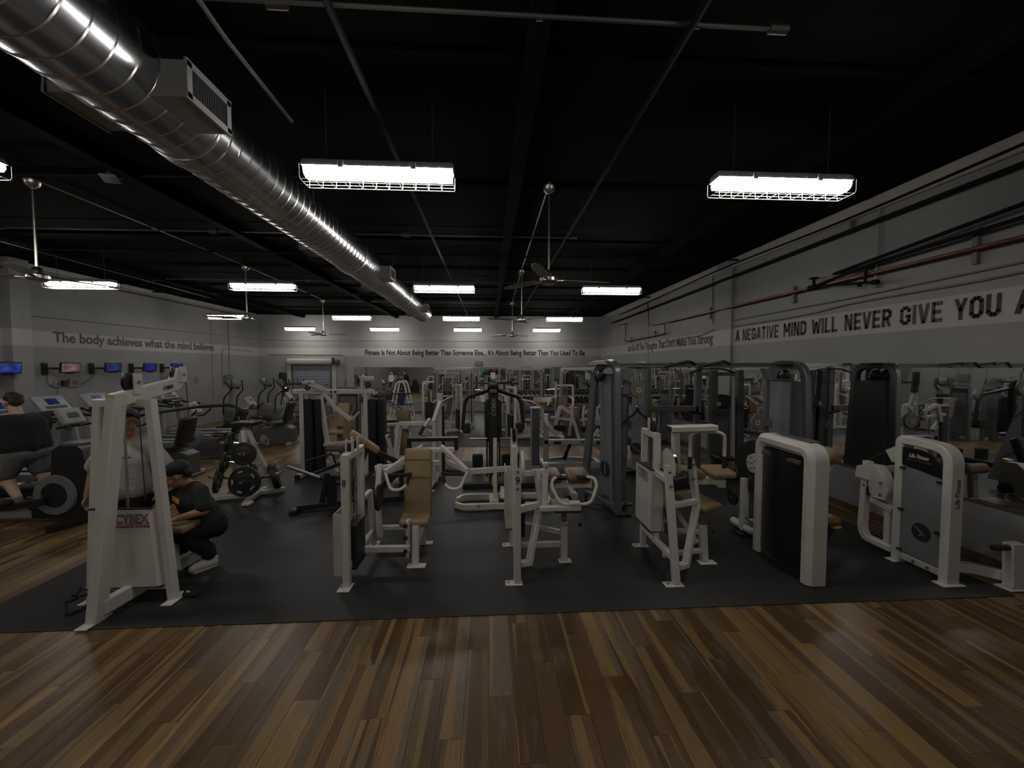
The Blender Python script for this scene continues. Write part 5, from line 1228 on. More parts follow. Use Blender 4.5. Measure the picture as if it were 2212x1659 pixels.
# M: grey cable crossover with pull-up rail
t = T('cable_crossover', 'large grey cable crossover with curved towers and overhead pull-up rail', 'gym machine', (3.2, 6.1, 0.01))
def tower(x, sd, yc):
    """sd = +1 when the pulley column faces +x"""
    fr = t.add('tower_frame', 'greytube')
    z = 2.22
    xo, xi = x - sd * 0.22, x + sd * 0.16
    if sd > 0: fr.rail([(1.89, 5.7, 0.03), (1.868,5.76,2.18), (1.818,5.98,2.256), (1.695,6.28,2.141), (1.52, 6.32, 0.03)], 0.11, 0.09, up=(1, 0, 0), r=0.2, n=6)
    else: fr.rail([(x + 0.1, yc - 0.42, 0.03), (x + 0.05, yc - 0.32, z - 0.02), (x + 0.0, yc + 0.06, z), (x + 0.02, yc + 0.36, z - 0.05), (x + 0.06, yc + 0.44, 0.03)], 0.11, 0.09, up=(1, 0, 0), r=0.2, n=6)
    if sd > 0: fr.bar((1.54, 6.28, 0.2), (1.86, 5.75, 0.12), 0.05, 0.06).bar((1.54, 6.28, 0.16), (2.1, 6.17, 0.1), 0.05, 0.06).bar((1.9, 5.74, 0.1), (2.12, 6.07, 0.08), 0.05)
    else: fr.bar((x + 0.06, yc + 0.38, 0.14), (x + 0.1, yc - 0.38, 0.14), 0.05, 0.06).bar((x + 0.08, yc, 0.1), (x - 0.36, yc, 0.1), 0.05, 0.06)
    t.add('tower_foot', 'black').box((x + (0.17 if sd > 0 else 0.1), yc - 0.42, 0.03), (0.22, 0.15, 0.05), ch=0.01)
    t.add('tower_foot', 'black').box((xo - 0.2 if sd > 0 else x + 0.06, yc + 0.44, 0.03), (0.2, 0.15, 0.05), ch=0.01)
    cv = t.add('stack_cover', 'frost')
    if sd > 0: cv.prism([(1.916,6.7,0.16), (1.862,5.816,0.16), (1.816,5.83,2.05), (1.79,6.27,2.039)], (0.95, 0.3, 0), 0.05)
    else: cv.prism([(x - 0.16, yc - 0.28, 0.2), (x - 0.16, yc + 0.32, 0.2), (x - 0.12, yc + 0.28, 1.96), (x - 0.12, yc - 0.24, 1.96)], (1, 0, 0), 0.03).prism([(x + 0.12, yc - 0.28, 0.2), (x + 0.12, yc + 0.32, 0.2), (x + 0.1, yc + 0.28, 1.96), (x + 0.1, yc - 0.24, 1.96)], (1, 0, 0), 0.03)
    t.add('cover_trim', 'darkgrey', parent=cv).bar((1.79,6.27,2.054) if sd > 0 else (x - 0.12, yc + 0.28, 1.98), (1.816,5.83,2.064) if sd > 0 else (x - 0.12, yc - 0.26, 1.98), 0.06, 0.04)
    if sd > 0:
        nn = V((-0.95, -0.33, 0)).normalized(); ec = V((1.812,6.02,0.624)) + nn * 0.036
        em = t.add('round_emblem', 'blackprint', parent=cv); em.lathe(ec, nn, [(0, 0), (0.12, 0), (0.12, 0.002), (0, 0.002)], 24)
        es = t.add('emblem_stroke', 'frost', parent=cv); M = Matrix((nn.cross(V((0, 0, 1))), V((0, 0, 1)), nn)).transposed()
        es.box(ec + nn * 0.004 + V((0, 0, 0.02)), (0.02, 0.18, 0.002), M).box(ec + nn * 0.004 + V((0.0, -0.03, -0.02)), (0.02, 0.12, 0.002), M)
    for zz, dy in ((2.05, -0.06), (2.05, 0.12)): 
        p = t.add('pulley', 'black'); p.ball((x - 0.08, yc + dy, zz), 0.095, 14, 10, (0.5, 1, 1))
    t.add('top_cap', 'lightgrey' if sd > 0 else 'darkgrey').lathe((x - 0.05, yc, 2.22), (0, 0, 1), [(0, 0.06), (0.1, 0.055), (0.17, 0.03), (0.19, 0.0), (0, 0.0)], 20)
    xc = x + sd * 0.32
    t.add('pulley_column', 'greytube').bar((xc, yc, 0.05), (xc, yc, 2.15), 0.07, 0.07)
    t.add('column_foot', 'steel').box((xc, yc, 0.03), (0.3, 0.06, 0.03), ch=0.008)
    t.add('guide_rod', 'chrome').cyl((xc + 0.06, yc + 0.05, 0.06), (xc + 0.06, yc + 0.05, 2.1), 0.012, 8)
    hd = t.add('column_head', 'midgrey'); hd.prism([(xc - 0.13, yc - 0.06, 2.16), (xc + 0.13, yc - 0.06, 2.16), (xc + 0.06, yc - 0.06, 1.98), (xc - 0.06, yc - 0.06, 1.98)], (0, 1, 0), 0.1)
    ca = t.add('cable_carriage', 'midgrey'); zc = 1.82 if sd > 0 else 1.3
    ca.box((xc, yc - 0.03, zc), (0.12, 0.12, 0.14), ch=0.015)
    ca.lathe((xc + sd * 0.18, yc - 0.1, zc + 0.02), (0, 1, 0), [(0, 0), (0.12, 0), (0.13, 0.02), (0.12, 0.05), (0, 0.05)], 20)
    t.add('range_mark', 'yellow', parent=ca).lathe((xc + sd * 0.2, yc - 0.104, zc + 0.01), (0, 1, 0), [(0.022, 0), (0.04, 0), (0.04, 0.003), (0.022, 0.003)], 14)
    return xc
xa = tower(1.78, 1, 6.12)
xb = tower(4.72, -1, 6.12)
rl = t.add('overhead_rail', 'greytube'); rl.rail([(1.72, 6.12, 2.21), (4.75, 6.12, 2.21)], 0.07, 0.075)
t.add('rail_trim', 'steel', parent=rl).bar((1.9, 6.07, 2.235), (4.6, 6.07, 2.235), 0.012, 0.02)
for xx in (2.98, 3.52):
    g_ = t.add('pullup_grip', 'black')
    g_.tube([(xx - 0.32, 5.95, 2.18), (xx - 0.02, 5.8, 2.27), (xx + 0.1, 5.85, 2.22)], 0.022, 8, 0.05).tube([(xx - 0.3, 6.3, 2.18), (xx, 6.42, 2.24), (xx + 0.12, 6.36, 2.2)], 0.022, 8, 0.05)
    t.add('grip_bracket', 'steel', parent=g_).tube([(xx, 5.82, 2.26), (xx + 0.02, 6.1, 2.22)], 0.014, 6)
hk = t.add('handle_clip', 'chrome'); hk.tube([(xa + 0.17, 6.0, 1.72), (xa + 0.17, 6.0, 1.56)], 0.012, 7)
t.done()
t = T('tricep_rope', 'black V-shaped strap handle hanging on the crossover cable', 'handle', (2.27, 6.0, 1.5))
t.add('strap', 'blackmatte').tube([(2.27, 6.0, 1.56), (2.24, 6.0, 1.48), (2.03, 5.98, 1.32)], 0.018, 7, 0.03).tube([(2.27, 6.0, 1.56), (2.3, 6.0, 1.48), (2.54, 6.0, 1.32)], 0.018, 7, 0.03)
t.add('ring', 'chrome').lathe((2.27, 6.0, 1.575), (0, 1, 0), [(0.018, -0.004), (0.026, 0), (0.018, 0.004), (0.014, 0)], 12)
t.done()

# N: second cable station and pulldown beyond the crossover
t = T('cable_row_station', 'grey cable station with frosted emblem cover beyond the crossover', 'gym machine', (3.2, 8.1, 0.01))
fr = t.add('frame', 'greytube'); fr.rail([(3.12, 7.62, 0.03), (3.1, 7.66, 2.2), (3.0, 7.9, 2.24), (2.86, 8.15, 2.15), (2.84, 8.25, 0.03)], 0.1, 0.09, up=(1, 0, 0), r=0.18, n=6)
fr.bar((3.1, 7.7, 0.05), (4.1, 7.7, 0.05), 0.08).bar((4.12, 7.7, 0.02), (4.12, 7.7, 2.18), 0.13, 0.1).bar((3.12, 7.7, 1.35), (4.12, 7.7, 1.35), 0.1, 0.12)
cv = t.add('stack_cover', 'frost'); cv.prism([(2.882,7.9,0.125), (3.166,7.7,0.042), (3.136,7.7,1.911), (2.877,7.9,1.904)], (0.6, 1, 0), 0.08)
em = t.add('round_emblem', 'blackprint', parent=cv); nn = V((-0.5, -0.86, 0)).normalized(); ec = V((2.959,7.84,0.551)) + nn * 0.06; em.lathe(ec, nn, [(0, 0), (0.12, 0), (0.12, 0.002), (0, 0.002)], 20)
t.add('emblem_stroke', 'frost', parent=cv).box(ec + nn * 0.004, (0.18, 0.002, 0.02), Euler((0, R(35), R(-30))))
t.add('base_plate', 'black').box((3.0, 8.0, 0.08), (0.5, 0.4, 0.06), ch=0.01)
t.add('top_cap', 'darkgrey').ball((3.0, 7.9, 2.2), 0.13, 14, 8, (1, 1.2, 0.5))
t.done()
t = T('lat_pulldown_station', 'dark grey pulldown station with tall posts in front of the pilaster', 'gym machine', (4.5, 7.7, 0.01))
fr = t.add('frame', 'darkgrey'); fr.bar((4.413,7.6,0.381), (4.373,7.6,2.11), 0.14, 0.12).bar((4.815,7.4,0.287), (4.767,7.4,2.112), 0.12, 0.12).bar((4.25, 7.6, 0.07), (4.9, 7.5, 0.07), 0.1, 0.1).bar((4.3, 7.6, 0.06), (4.3, 8.5, 0.06), 0.1).bar((4.209,8.2,2.026), (4.861,7.5,2.039), 0.07)
fr.rail([(4.5, 7.0, 0.45), (4.66, 7.0, 0.46), (4.75, 7.3, 0.42)], 0.06, 0.06)
cv = t.add('stack_cover', 'frostdark'); cv.box((4.58, 7.75, 0.85), (0.32, 0.34, 1.56), Euler((0, 0, R(-12))), ch=0.03)
t.add('cover_header', 'black', parent=cv).box((4.53, 7.6, 1.5), (0.34, 0.14, 0.26), Euler((0, 0, R(-12))), ch=0.03)
t.add('placard', 'lightgrey', parent=cv).box((4.45, 7.54, 1.46), (0.09, 0.01, 0.08), Euler((0, 0, R(-12))))
t.add('seat_pad', 'blackvinyl').pad((4.35, 7.2, 0.5), (0.3, 0.34, 0.08), r=0.03)
t.add('knee_pad', 'blackvinyl').pad((4.05, 7.7, 1.28), (0.26, 0.12, 0.06), Euler((0, R(10), 0)), r=0.02)
t.add('knee_arm', 'greytube').bar((4.08, 7.7, 1.25), (4.25, 7.65, 0.95), 0.05)
t.done()
t = T('pulldown_bar', 'dark angled pulldown bar hanging from the station near the pilaster', 'bar', (4.3, 7.6, 2.12))
t.add('bar_shaft', 'black').tube([(3.85, 7.5, 2.06), (4.1, 7.5, 2.14), (4.5, 7.5, 2.14), (4.75, 7.5, 2.06)], 0.017, 7, 0.05); t.add('hook', 'chrome').cyl((4.3, 7.5, 2.14), (4.3, 7.5, 2.2), 0.014, 6); t.done()

# weight tree with plates
t = T('weight_tree', 'white A-frame weight tree at the left edge of the mat', 'weight rack', (-3.95, 6.85, 0.01))
c = V((-4.0, 6.95, 0))
fr = t.add('frame', 'white')
fr.bar((-3.84, 6.6, 0.05), (-4.06, 6.9, 1.12), 0.07, 0.07, up=(1, 0, 0)).bar((-4.38, 7.05, 0.05), (-4.10, 6.95, 1.12), 0.07, 0.07, up=(1, 0, 0)).bar((-3.68, 7.1, 0.05), (-4.03, 6.95, 1.12), 0.07, 0.07, up=(1, 0, 0)).bar((-4.06, 6.95, 1.0), (-4.06, 6.95, 1.2), 0.1, 0.1)
fr.bar((-4.45, 6.68, 0.06), (-3.9, 6.85, 0.06), 0.07).bar((-3.8, 6.45, 0.06), (-3.9, 7.2, 0.06), 0.07).bar((-3.9, 6.9, 0.06), (-3.55, 7.15, 0.06), 0.07)
t.add('foot_cap', 'white').box((-3.79, 6.48, 0.035), (0.12, 0.14, 0.05), ch=0.01)
t.add('top_tray', 'black').box((-4.05, 6.95, 1.235), (0.36, 0.3, 0.07), ch=0.012); t.add('tray_post', 'steel').cyl((-4.13, 6.9, 1.27), (-4.13, 6.9, 1.36), 0.012, 6)
horns = [((-3.9, 6.75, 0.79), (0.08, -1, 0.12)), ((-3.82, 6.62, 0.37), (0.08, -1, 0.12)), ((-4.1, 6.9, 0.9), (-1, -0.25, 0.15)), ((-4.2, 6.9, 0.58), (-1, -0.25, 0.15)), ((-4.28, 6.86, 0.34), (-1, -0.35, 0.15)), ((-3.96, 7.0, 0.88), (1, 0.1, 0.3)), ((-3.8, 6.9, 0.32), (0.9, 0.4, 0.2))]
for p, d in horns:
    d = V(d).normalized(); t.add('plate_horn', 'chrome').cyl(V(p), V(p) + d * 0.3, 0.022, 8)
t.done()
def plate(name, lab, c, ax, r, th, grips=True, group='weight plates on the weight tree', m='iron'):
    c = V(c); a = V(ax).normalized()
    t = T(name, lab, 'weight plate', tuple(c), group=group)
    prof = [(0.026, 0), (0.05, 0), (0.055, th * 0.15), (r * 0.45, th * 0.15), (r * 0.5, th * 0.25), (r * 0.88, th * 0.2), (r * 0.9, 0), (r * 0.98, 0.003), (r, th * 0.3), (r, th * 0.7), (r * 0.98, th), (0.026, th), (0.026, 0)]
    b = t.add('disc', m); b.lathe(c, a, prof, 32)
    u = V((0, 0, 1)); x = a.cross(u).normalized(); y = x.cross(a)
    if grips:
        for k in range(5):
            an = math.pi / 2 + 0.3 + k * 2 * math.pi / 5
            e = x * math.cos(an) + y * math.sin(an); f_ = -x * math.sin(an) + y * math.cos(an)
            t.add('grip_slot', 'lightgrey', parent=b).bar(c - a * 0.004 + e * (r * 0.68) - f_ * (r * 0.16), c - a * 0.004 + e * (r * 0.68) + f_ * (r * 0.16), 0.03, 0.02, up=a)
    t.add('bore', 'steel', parent=b).lathe(c, a, [(0.025, -0.003), (0.032, -0.003), (0.032, th + 0.003), (0.025, th + 0.003)], 16)
    t.done()
plate('weight_plate', 'upper plain black weight plate facing the camera on the weight tree', (-3.86, 6.53, 0.81), (-0.06, 1, -0.12), 0.185, 0.04, False)
plate('weight_plate', 'lower large black weight plate with five grip slots facing the camera', (-3.79, 6.40, 0.40), (-0.08, 1, -0.12), 0.235, 0.05)
plate('weight_plate', 'upper edge-on black plate on the left of the weight tree', (-4.25, 6.87, 0.93), (-1, -0.25, 0.15), 0.16, 0.05, False)
plate('weight_plate', 'middle tilted black plate on the left of the weight tree', (-4.33, 6.87, 0.60), (-1, -0.25, 0.15), 0.17, 0.05)
plate('weight_plate', 'lowest tilted black plate on the left behind the crouching person', (-4.40, 6.80, 0.33), (-1, -0.35, 0.15), 0.22, 0.05)
plate('weight_plate', 'thick black plate low on the right of the weight tree', (-3.66, 6.95, 0.33), (0.9, 0.42, 0.25), 0.225, 0.09, False)
plate('weight_plate', 'small grey plate high on the right of the weight tree', (-3.82, 7.02, 0.92), (1, 0.1, 0.3), 0.1, 0.05, False, m='midgrey')
plate('weight_plate', 'small black plate low behind the left leg of the weight tree', (-4.15, 7.15, 0.38), (0.3, 1, 0), 0.15, 0.05)


# ---------------------------------------------------------------- cardio machines along the left wall
def make_treadmill():
    t = T('treadmill', 'x', 'treadmill', (0, 0, 0), local=True, group='treadmills facing the left wall')
    t.add('deck', 'darkgrey').box((0, -0.35, 0.17), (0.78, 1.75, 0.1), ch=0.02)
    t.add('belt', 'rubber').box((0, -0.4, 0.226), (0.5, 1.6, 0.012))
    for sd in (-1, 1):
        t.add('side_rail', 'silver').box((sd * 0.33, -0.38, 0.235), (0.13, 1.66, 0.03), ch=0.008)
        u = t.add('upright', 'lightgrey'); u.bar((sd * 0.36, 0.5, 0.15), (sd * 0.34, 0.62, 1.2), 0.07, 0.16, up=(0, 1, 0))
        t.add('handrail', 'black', parent=u).tube([(sd * 0.36, 0.68, 1.2), (sd * 0.36, 0.35, 1.08), (sd * 0.36, -0.05, 1.04)], 0.028, 8, 0.1)
        t.add('end_cap', 'black').box((sd * 0.33, -1.22, 0.16), (0.16, 0.1, 0.14), ch=0.02)
    mc = t.add('motor_cover', 'midgrey'); mc.pad((0, 0.52, 0.26), (0.74, 0.46, 0.22), r=0.07)
    t.add('leg', 'black').box((0, 0.6, 0.075), (0.6, 0.12, 0.13), ch=0.01); t.add('leg', 'black').box((0, -1.1, 0.065), (0.6, 0.08, 0.11), ch=0.01)
    M = Euler((R(52), 0, 0))
    c = t.add('console', 'lightgrey'); c.pad((0, 0.66, 1.36), (0.62, 0.4, 0.09), M, r=0.03)
    nrm = M.to_matrix() @ V((0, 0, 1)); up = M.to_matrix() @ V((0, 1, 0))
    t.add('console_screen', 'lcd_blue', parent=c).box(V((0, 0.66, 1.36)) + nrm * 0.046 + up * 0.03, (0.24, 0.16, 0.006), M)
    t.add('key_panel', 'darkgrey', parent=c).box(V((0, 0.66, 1.36)) + nrm * 0.046 - up * 0.12, (0.44, 0.07, 0.006), M)
    t.add('console_tray', 'black').pad((0, 0.5, 1.17), (0.66, 0.2, 0.1), r=0.04)
    t.add('pulse_bar', 'chrome').tube([(-0.22, 0.36, 1.16), (0.22, 0.36, 1.16)], 0.016, 8)
    t.add('stop_key', 'red').box((0, 0.42, 1.23), (0.06, 0.03, 0.02))
    return t.done()
tm = None
for k, (y, lab) in enumerate(((7.4, 'treadmill hidden behind the man, nearest along the left wall'), (8.42, 'treadmill beside the man, console with blue screen under bright television'), (9.42, 'treadmill with tilted grey console under the second television'), (10.45, 'treadmill behind the white tower, third with a blue screen'), (11.5, 'treadmill under the violet televisions, fourth from the man'), (12.6, 'farthest treadmill in the row facing the left wall'))):
    if tm is None: tm = make_treadmill(); o = tm
    else: o = copy_tree(tm)
    o.location = (-8.95, y, 0); o.rotation_euler = (0, 0, R(90)); o['label'] = lab

def make_recumbent():
    t = T('recumbent_bike', 'x', 'exercise bike', (0, 0, 0), local=True, group='recumbent bikes facing the left wall')
    b = t.add('base_shroud', 'darkgrey'); b.prism([(0, -0.75, 0.06), (0, 0.25, 0.06), (0, 0.3, 0.3), (0, 0.2, 0.4), (0, -0.6, 0.52), (0, -0.75, 0.45)], (1, 0, 0), 0.34)
    t.add('floor_beam', 'silver').bar((0, 0.25, 0.09), (0, 0.95, 0.09), 0.12, 0.1); t.add('stabilizer', 'silver').bar((-0.3, 0.9, 0.05), (0.3, 0.9, 0.05), 0.09, 0.08); t.add('stabilizer', 'silver').bar((-0.3, -0.7, 0.05), (0.3, -0.7, 0.05), 0.09, 0.08)
    dh = t.add('drive_housing', 'midgrey'); dh.pad((0, 0.5, 0.4), (0.24, 0.5, 0.5), r=0.1)
    for sd in (-1, 1):
        c = t.add('crank', 'steel'); c.bar((sd * 0.15, 0.5, 0.4), (sd * 0.17, 0.5 + sd * 0.12, 0.4 - sd * 0.1), 0.03)
        t.add('pedal', 'black', parent=c).box((sd * 0.22, 0.5 + sd * 0.12, 0.4 - sd * 0.1), (0.1, 0.2, 0.04), ch=0.01)
    m = t.add('console_mast', 'silver'); m.bar((0, 0.72, 0.3), (0, 0.45, 1.12), 0.07, 0.1, up=(0, 1, 0))
    cs = t.add('console', 'lightgrey'); M = Euler((R(55), 0, 0)); cs.pad((0, 0.42, 1.2), (0.3, 0.32, 0.07), M, r=0.025)
    nrm = M.to_matrix() @ V((0, 0, 1))
    t.add('console_screen', 'lcd', parent=cs).box(V((0, 0.42, 1.2)) + nrm * 0.036 + V((0, 0.02, 0.03)), (0.15, 0.09, 0.006), M)
    t.add('handlebar', 'black').tube([(-0.24, 0.2, 1.16), (-0.24, 0.36, 1.0), (0, 0.46, 1.0), (0.24, 0.36, 1.0), (0.24, 0.2, 1.16)], 0.02, 8, 0.06)
    t.add('seat', 'blackvinyl').pad((0, -0.3, 0.6), (0.44, 0.42, 0.09), r=0.035)
    t.add('backrest', 'blackvinyl').pad((0, -0.62, 0.92), (0.42, 0.1, 0.56), Euler((R(14), 0, 0)), r=0.045)
    t.add('seat_rail', 'steel').bar((0, -0.6, 0.54), (0, 0.1, 0.44), 0.1, 0.04)
    for sd in (-1, 1): t.add('side_handle', 'chrome').tube([(sd * 0.26, -0.4, 0.58), (sd * 0.3, -0.15, 0.62)], 0.018, 8)
    return t.done()
rb = None
for x, y, lab in ((-6.6, 8.3, 'recumbent bike with ribbed grey shroud right behind the standing person'), (-6.55, 9.95, 'recumbent bike with black seat left of the weight tree'), (-6.2, 11.6, 'recumbent bike with long grey shroud right of the weight tree'), (-6.1, 13.6, 'farthest recumbent bike just left of the twin-stack fly machine')):
    if rb is None: rb = make_recumbent(); o = rb
    else: o = copy_tree(rb)
    o.location = (x, y, 0); o.rotation_euler = (0, 0, R(90)); o['label'] = lab

def make_crosstrainer():
    t = T('elliptical_trainer', 'x', 'elliptical', (0, 0, 0), local=True, group='elliptical trainers in the far left corner')
    t.add('base_beam', 'darkgrey').bar((0, -0.9, 0.08), (0, 0.8, 0.08), 0.16, 0.12); t.add('stabilizer', 'darkgrey').bar((-0.32, 0.75, 0.05), (0.32, 0.75, 0.05), 0.1, 0.08); t.add('stabilizer', 'darkgrey').bar((-0.28, -0.9, 0.05), (0.28, -0.9, 0.05), 0.1, 0.08)
    t.add('drive_housing', 'midgrey').pad((0, 0.45, 0.42), (0.3, 0.62, 0.66), r=0.16)
    f = t.add('flywheel', 'black'); f.lathe((0.16, 0.45, 0.42), (1, 0, 0), [(0, 0), (0.26, 0), (0.28, 0.02), (0.26, 0.05), (0, 0.05)], 24)
    t.add('mast', 'lightgrey').bar((0, 0.55, 0.6), (0, 0.42, 1.45), 0.09, 0.12, up=(0, 1, 0))
    c = t.add('console', 'darkgrey'); c.pad((0, 0.4, 1.55), (0.4, 0.34, 0.1), Euler((R(55), 0, 0)), r=0.03)
    for sd in (-1, 1):
        t.add('swing_arm', 'black').tube([(sd * 0.26, 0.55, 0.5), (sd * 0.26, 0.5, 1.1), (sd * 0.24, 0.2, 1.35), (sd * 0.2, 0.22, 1.7)], 0.022, 8, 0.12)
        pd = t.add('pedal_arm', 'midgrey'); pd.bar((sd * 0.2, 0.5, 0.4 + sd * 0.1), (sd * 0.2, -0.75, 0.26 - sd * 0.06), 0.06, 0.07)
        t.add('pedal', 'black', parent=pd).box((sd * 0.2, -0.35, 0.36 + sd * 0.02), (0.17, 0.38, 0.05), ch=0.015)
        t.add('fixed_grip', 'chrome').tube([(sd * 0.04, 0.36, 1.35), (sd * 0.16, 0.25, 1.4), (sd * 0.12, 0.2, 1.55)], 0.016, 7, 0.04)
    return t.done()
ct = None
for x, y, rz, lab in ((-8.6, 14.6, 75, 'elliptical trainer with tall handles under the electrical box'), (-8.3, 16.2, 80, 'elliptical trainer with a white screen beside the tall one'), (-7.2, 15.3, 95, 'grey upright trainer in front of the roll-up door')):
    if ct is None: ct = make_crosstrainer(); o = ct
    else: o = copy_tree(ct)
    o.location = (x, y, 0); o.rotation_euler = (0, 0, R(rz)); o['label'] = lab

# elliptical the man is using
t = T('rear_drive_elliptical', 'large dark rear-drive elliptical with silver wheel ring ridden by the man', 'elliptical', (-6.2, 6.0, 0))
hs = t.add('drive_housing', 'black')
prf = [(-5.62, 0.06), (-5.52, 0.4), (-5.66, 1.02), (-5.72, 1.08), (-5.98, 1.08), (-6.06, 1.02), (-6.1, 0.5), (-6.12, 0.06)]
hs.prism([(a, 6.12, b) for a, b in prf], (0, 1, 0), 0.42)
t.add('housing_cap', 'darkgrey', parent=hs).pad((-5.86, 6.12, 1.09), (0.3, 0.36, 0.06), r=0.025)
wh = t.add('wheel_ring', 'midgrey'); wh.lathe((-6.02, 5.9, 0.40), (0, -1, 0), [(0.175, 0.0), (0.175, 0.03), (0.27, 0.03), (0.285, 0.0)], 36)
t.add('wheel_disc', 'black').lathe((-6.02, 5.9, 0.40), (0, -1, 0), [(0, 0.02), (0.17, 0.02), (0.175, 0.0)], 32)
t.add('floor_beam', 'silver').bar((-8.2, 6.05, 0.12), (-6.4, 6.05, 0.12), 0.22, 0.12); t.add('beam_sleeve', 'black').bar((-6.45, 6.05, 0.13), (-6.1, 6.05, 0.13), 0.2, 0.16)
t.add('stabilizer', 'black').bar((-5.78, 5.55, 0.05), (-5.5, 6.5, 0.05), 0.12, 0.08); t.add('stabilizer', 'black').bar((-8.2, 5.75, 0.05), (-8.2, 6.4, 0.05), 0.1, 0.08)
for yy, dz, x0 in ((5.84, 0.0, -6.1), (6.26, 0.12, -6.05)):
    a_ = t.add('pedal_arm', 'black'); a_.rail([(x0, yy, 0.34 + dz), (x0 - 0.45, yy, 0.25 + dz * 0.5), (x0 - 1.9, yy, 0.32 + dz)], 0.06, 0.09, r=0.2)
    t.add('pedal', 'blackmatte', parent=a_).box((x0 - 0.62, yy, 0.33 + dz * 0.7), (0.42, 0.2, 0.06), ch=0.02)
mb_ = t.add('mast', 'darkgrey'); mb_.bar((-8.0, 6.05, 0.15), (-7.8, 6.05, 1.5), 0.1, 0.1, up=(0, 1, 0))
t.add('console', 'lightgrey').pad((-7.78, 6.05, 1.55), (0.14, 0.44, 0.3), Euler((0, R(-25), 0)), r=0.03)
for yy in (5.8, 6.3): t.add('swing_arm', 'black').tube([(-7.9, yy, 0.6), (-7.85, yy, 1.2), (-7.55, yy, 1.45), (-7.5, yy, 1.65)], 0.022, 8, 0.1)
t.done()
# neighbour elliptical seen as grey shape between man and tower
t = T('upright_bike', 'grey upright bike with white console beside the standing person', 'exercise bike', (-6.9, 7.3, 0))
t.add('base_beam', 'silver').bar((-7.6, 7.3, 0.08), (-6.3, 7.3, 0.08), 0.14, 0.1); t.add('stabilizer', 'silver').bar((-7.55, 7.0, 0.05), (-7.55, 7.6, 0.05), 0.09, 0.07); t.add('stabilizer', 'silver').bar((-6.35, 7.0, 0.05), (-6.35, 7.6, 0.05), 0.09, 0.07)
t.add('drive_housing', 'darkgrey').pad((-7.1, 7.3, 0.42), (0.7, 0.28, 0.62), r=0.14)
t.add('mast', 'midgrey').bar((-7.3, 7.3, 0.6), (-7.2, 7.3, 1.25), 0.09, 0.1, up=(0, 1, 0))
c = t.add('console', 'lightgrey'); c.pad((-7.15, 7.3, 1.33), (0.1, 0.36, 0.3), Euler((0, R(-30), 0)), r=0.03)
t.add('console_screen', 'lcd', parent=c).box((-7.10, 7.3, 1.36), (0.02, 0.16, 0.09), Euler((0, R(-30), 0)))
t.add('seat_post', 'steel').bar((-6.6, 7.3, 0.5), (-6.5, 7.3, 0.86), 0.05, up=(0, 1, 0)); t.add('seat', 'blackvinyl').pad((-6.5, 7.3, 0.9), (0.3, 0.24, 0.09), r=0.04)
t.add('handlebar', 'black').tube([(-6.95, 7.05, 1.2), (-7.15, 7.05, 1.16), (-7.2, 7.3, 1.16), (-7.15, 7.55, 1.16), (-6.95, 7.55, 1.2)], 0.018, 8, 0.05)
for sd in (-1, 1): t.add('pedal', 'black').box((-7.0 + sd * 0.12, 7.3 + sd * 0.22, 0.35 + sd * 0.1), (0.2, 0.1, 0.04), ch=0.01)
t.done()

# knee raise tower in the corner
t = T('knee_raise_tower', 'white captain chair tower with black arm rests in the far left corner', 'gym machine', (-8.5, 17.3, 0))
t.add('frame', 'white').bar((-8.75, 17.4, 0.05), (-8.6, 17.4, 1.7), 0.1, 0.12, up=(0, 1, 0)).bar((-8.3, 17.4, 0.05), (-8.6, 17.4, 1.1), 0.09, up=(0, 1, 0)).bar((-9.0, 17.2, 0.05), (-8.1, 17.2, 0.05), 0.09).bar((-8.1, 17.0, 0.05), (-8.1, 17.8, 0.05), 0.09)
t.add('back_pad', 'blackvinyl').pad((-8.55, 17.3, 1.62), (0.3, 0.12, 0.6), r=0.04); t.add('lower_pad', 'blackvinyl').pad((-8.5, 17.3, 1.15), (0.3, 0.12, 0.36), r=0.04)
for yy in (17.1, 17.6):
    a_ = t.add('arm_rest', 'blackvinyl'); a_.pad((-8.12, yy, 1.45), (0.6, 0.12, 0.08), r=0.03)
    t.add('grip', 'black', parent=a_).cyl((-7.85, yy, 1.47), (-7.85, yy, 1.65), 0.02, 8).cyl((-7.85, yy, 1.4), (-7.6, yy, 1.38), 0.02, 8)
t.add('foot_step', 'white').bar((-8.3, 17.0, 0.3), (-8.3, 17.7, 0.3), 0.08)
t.done()

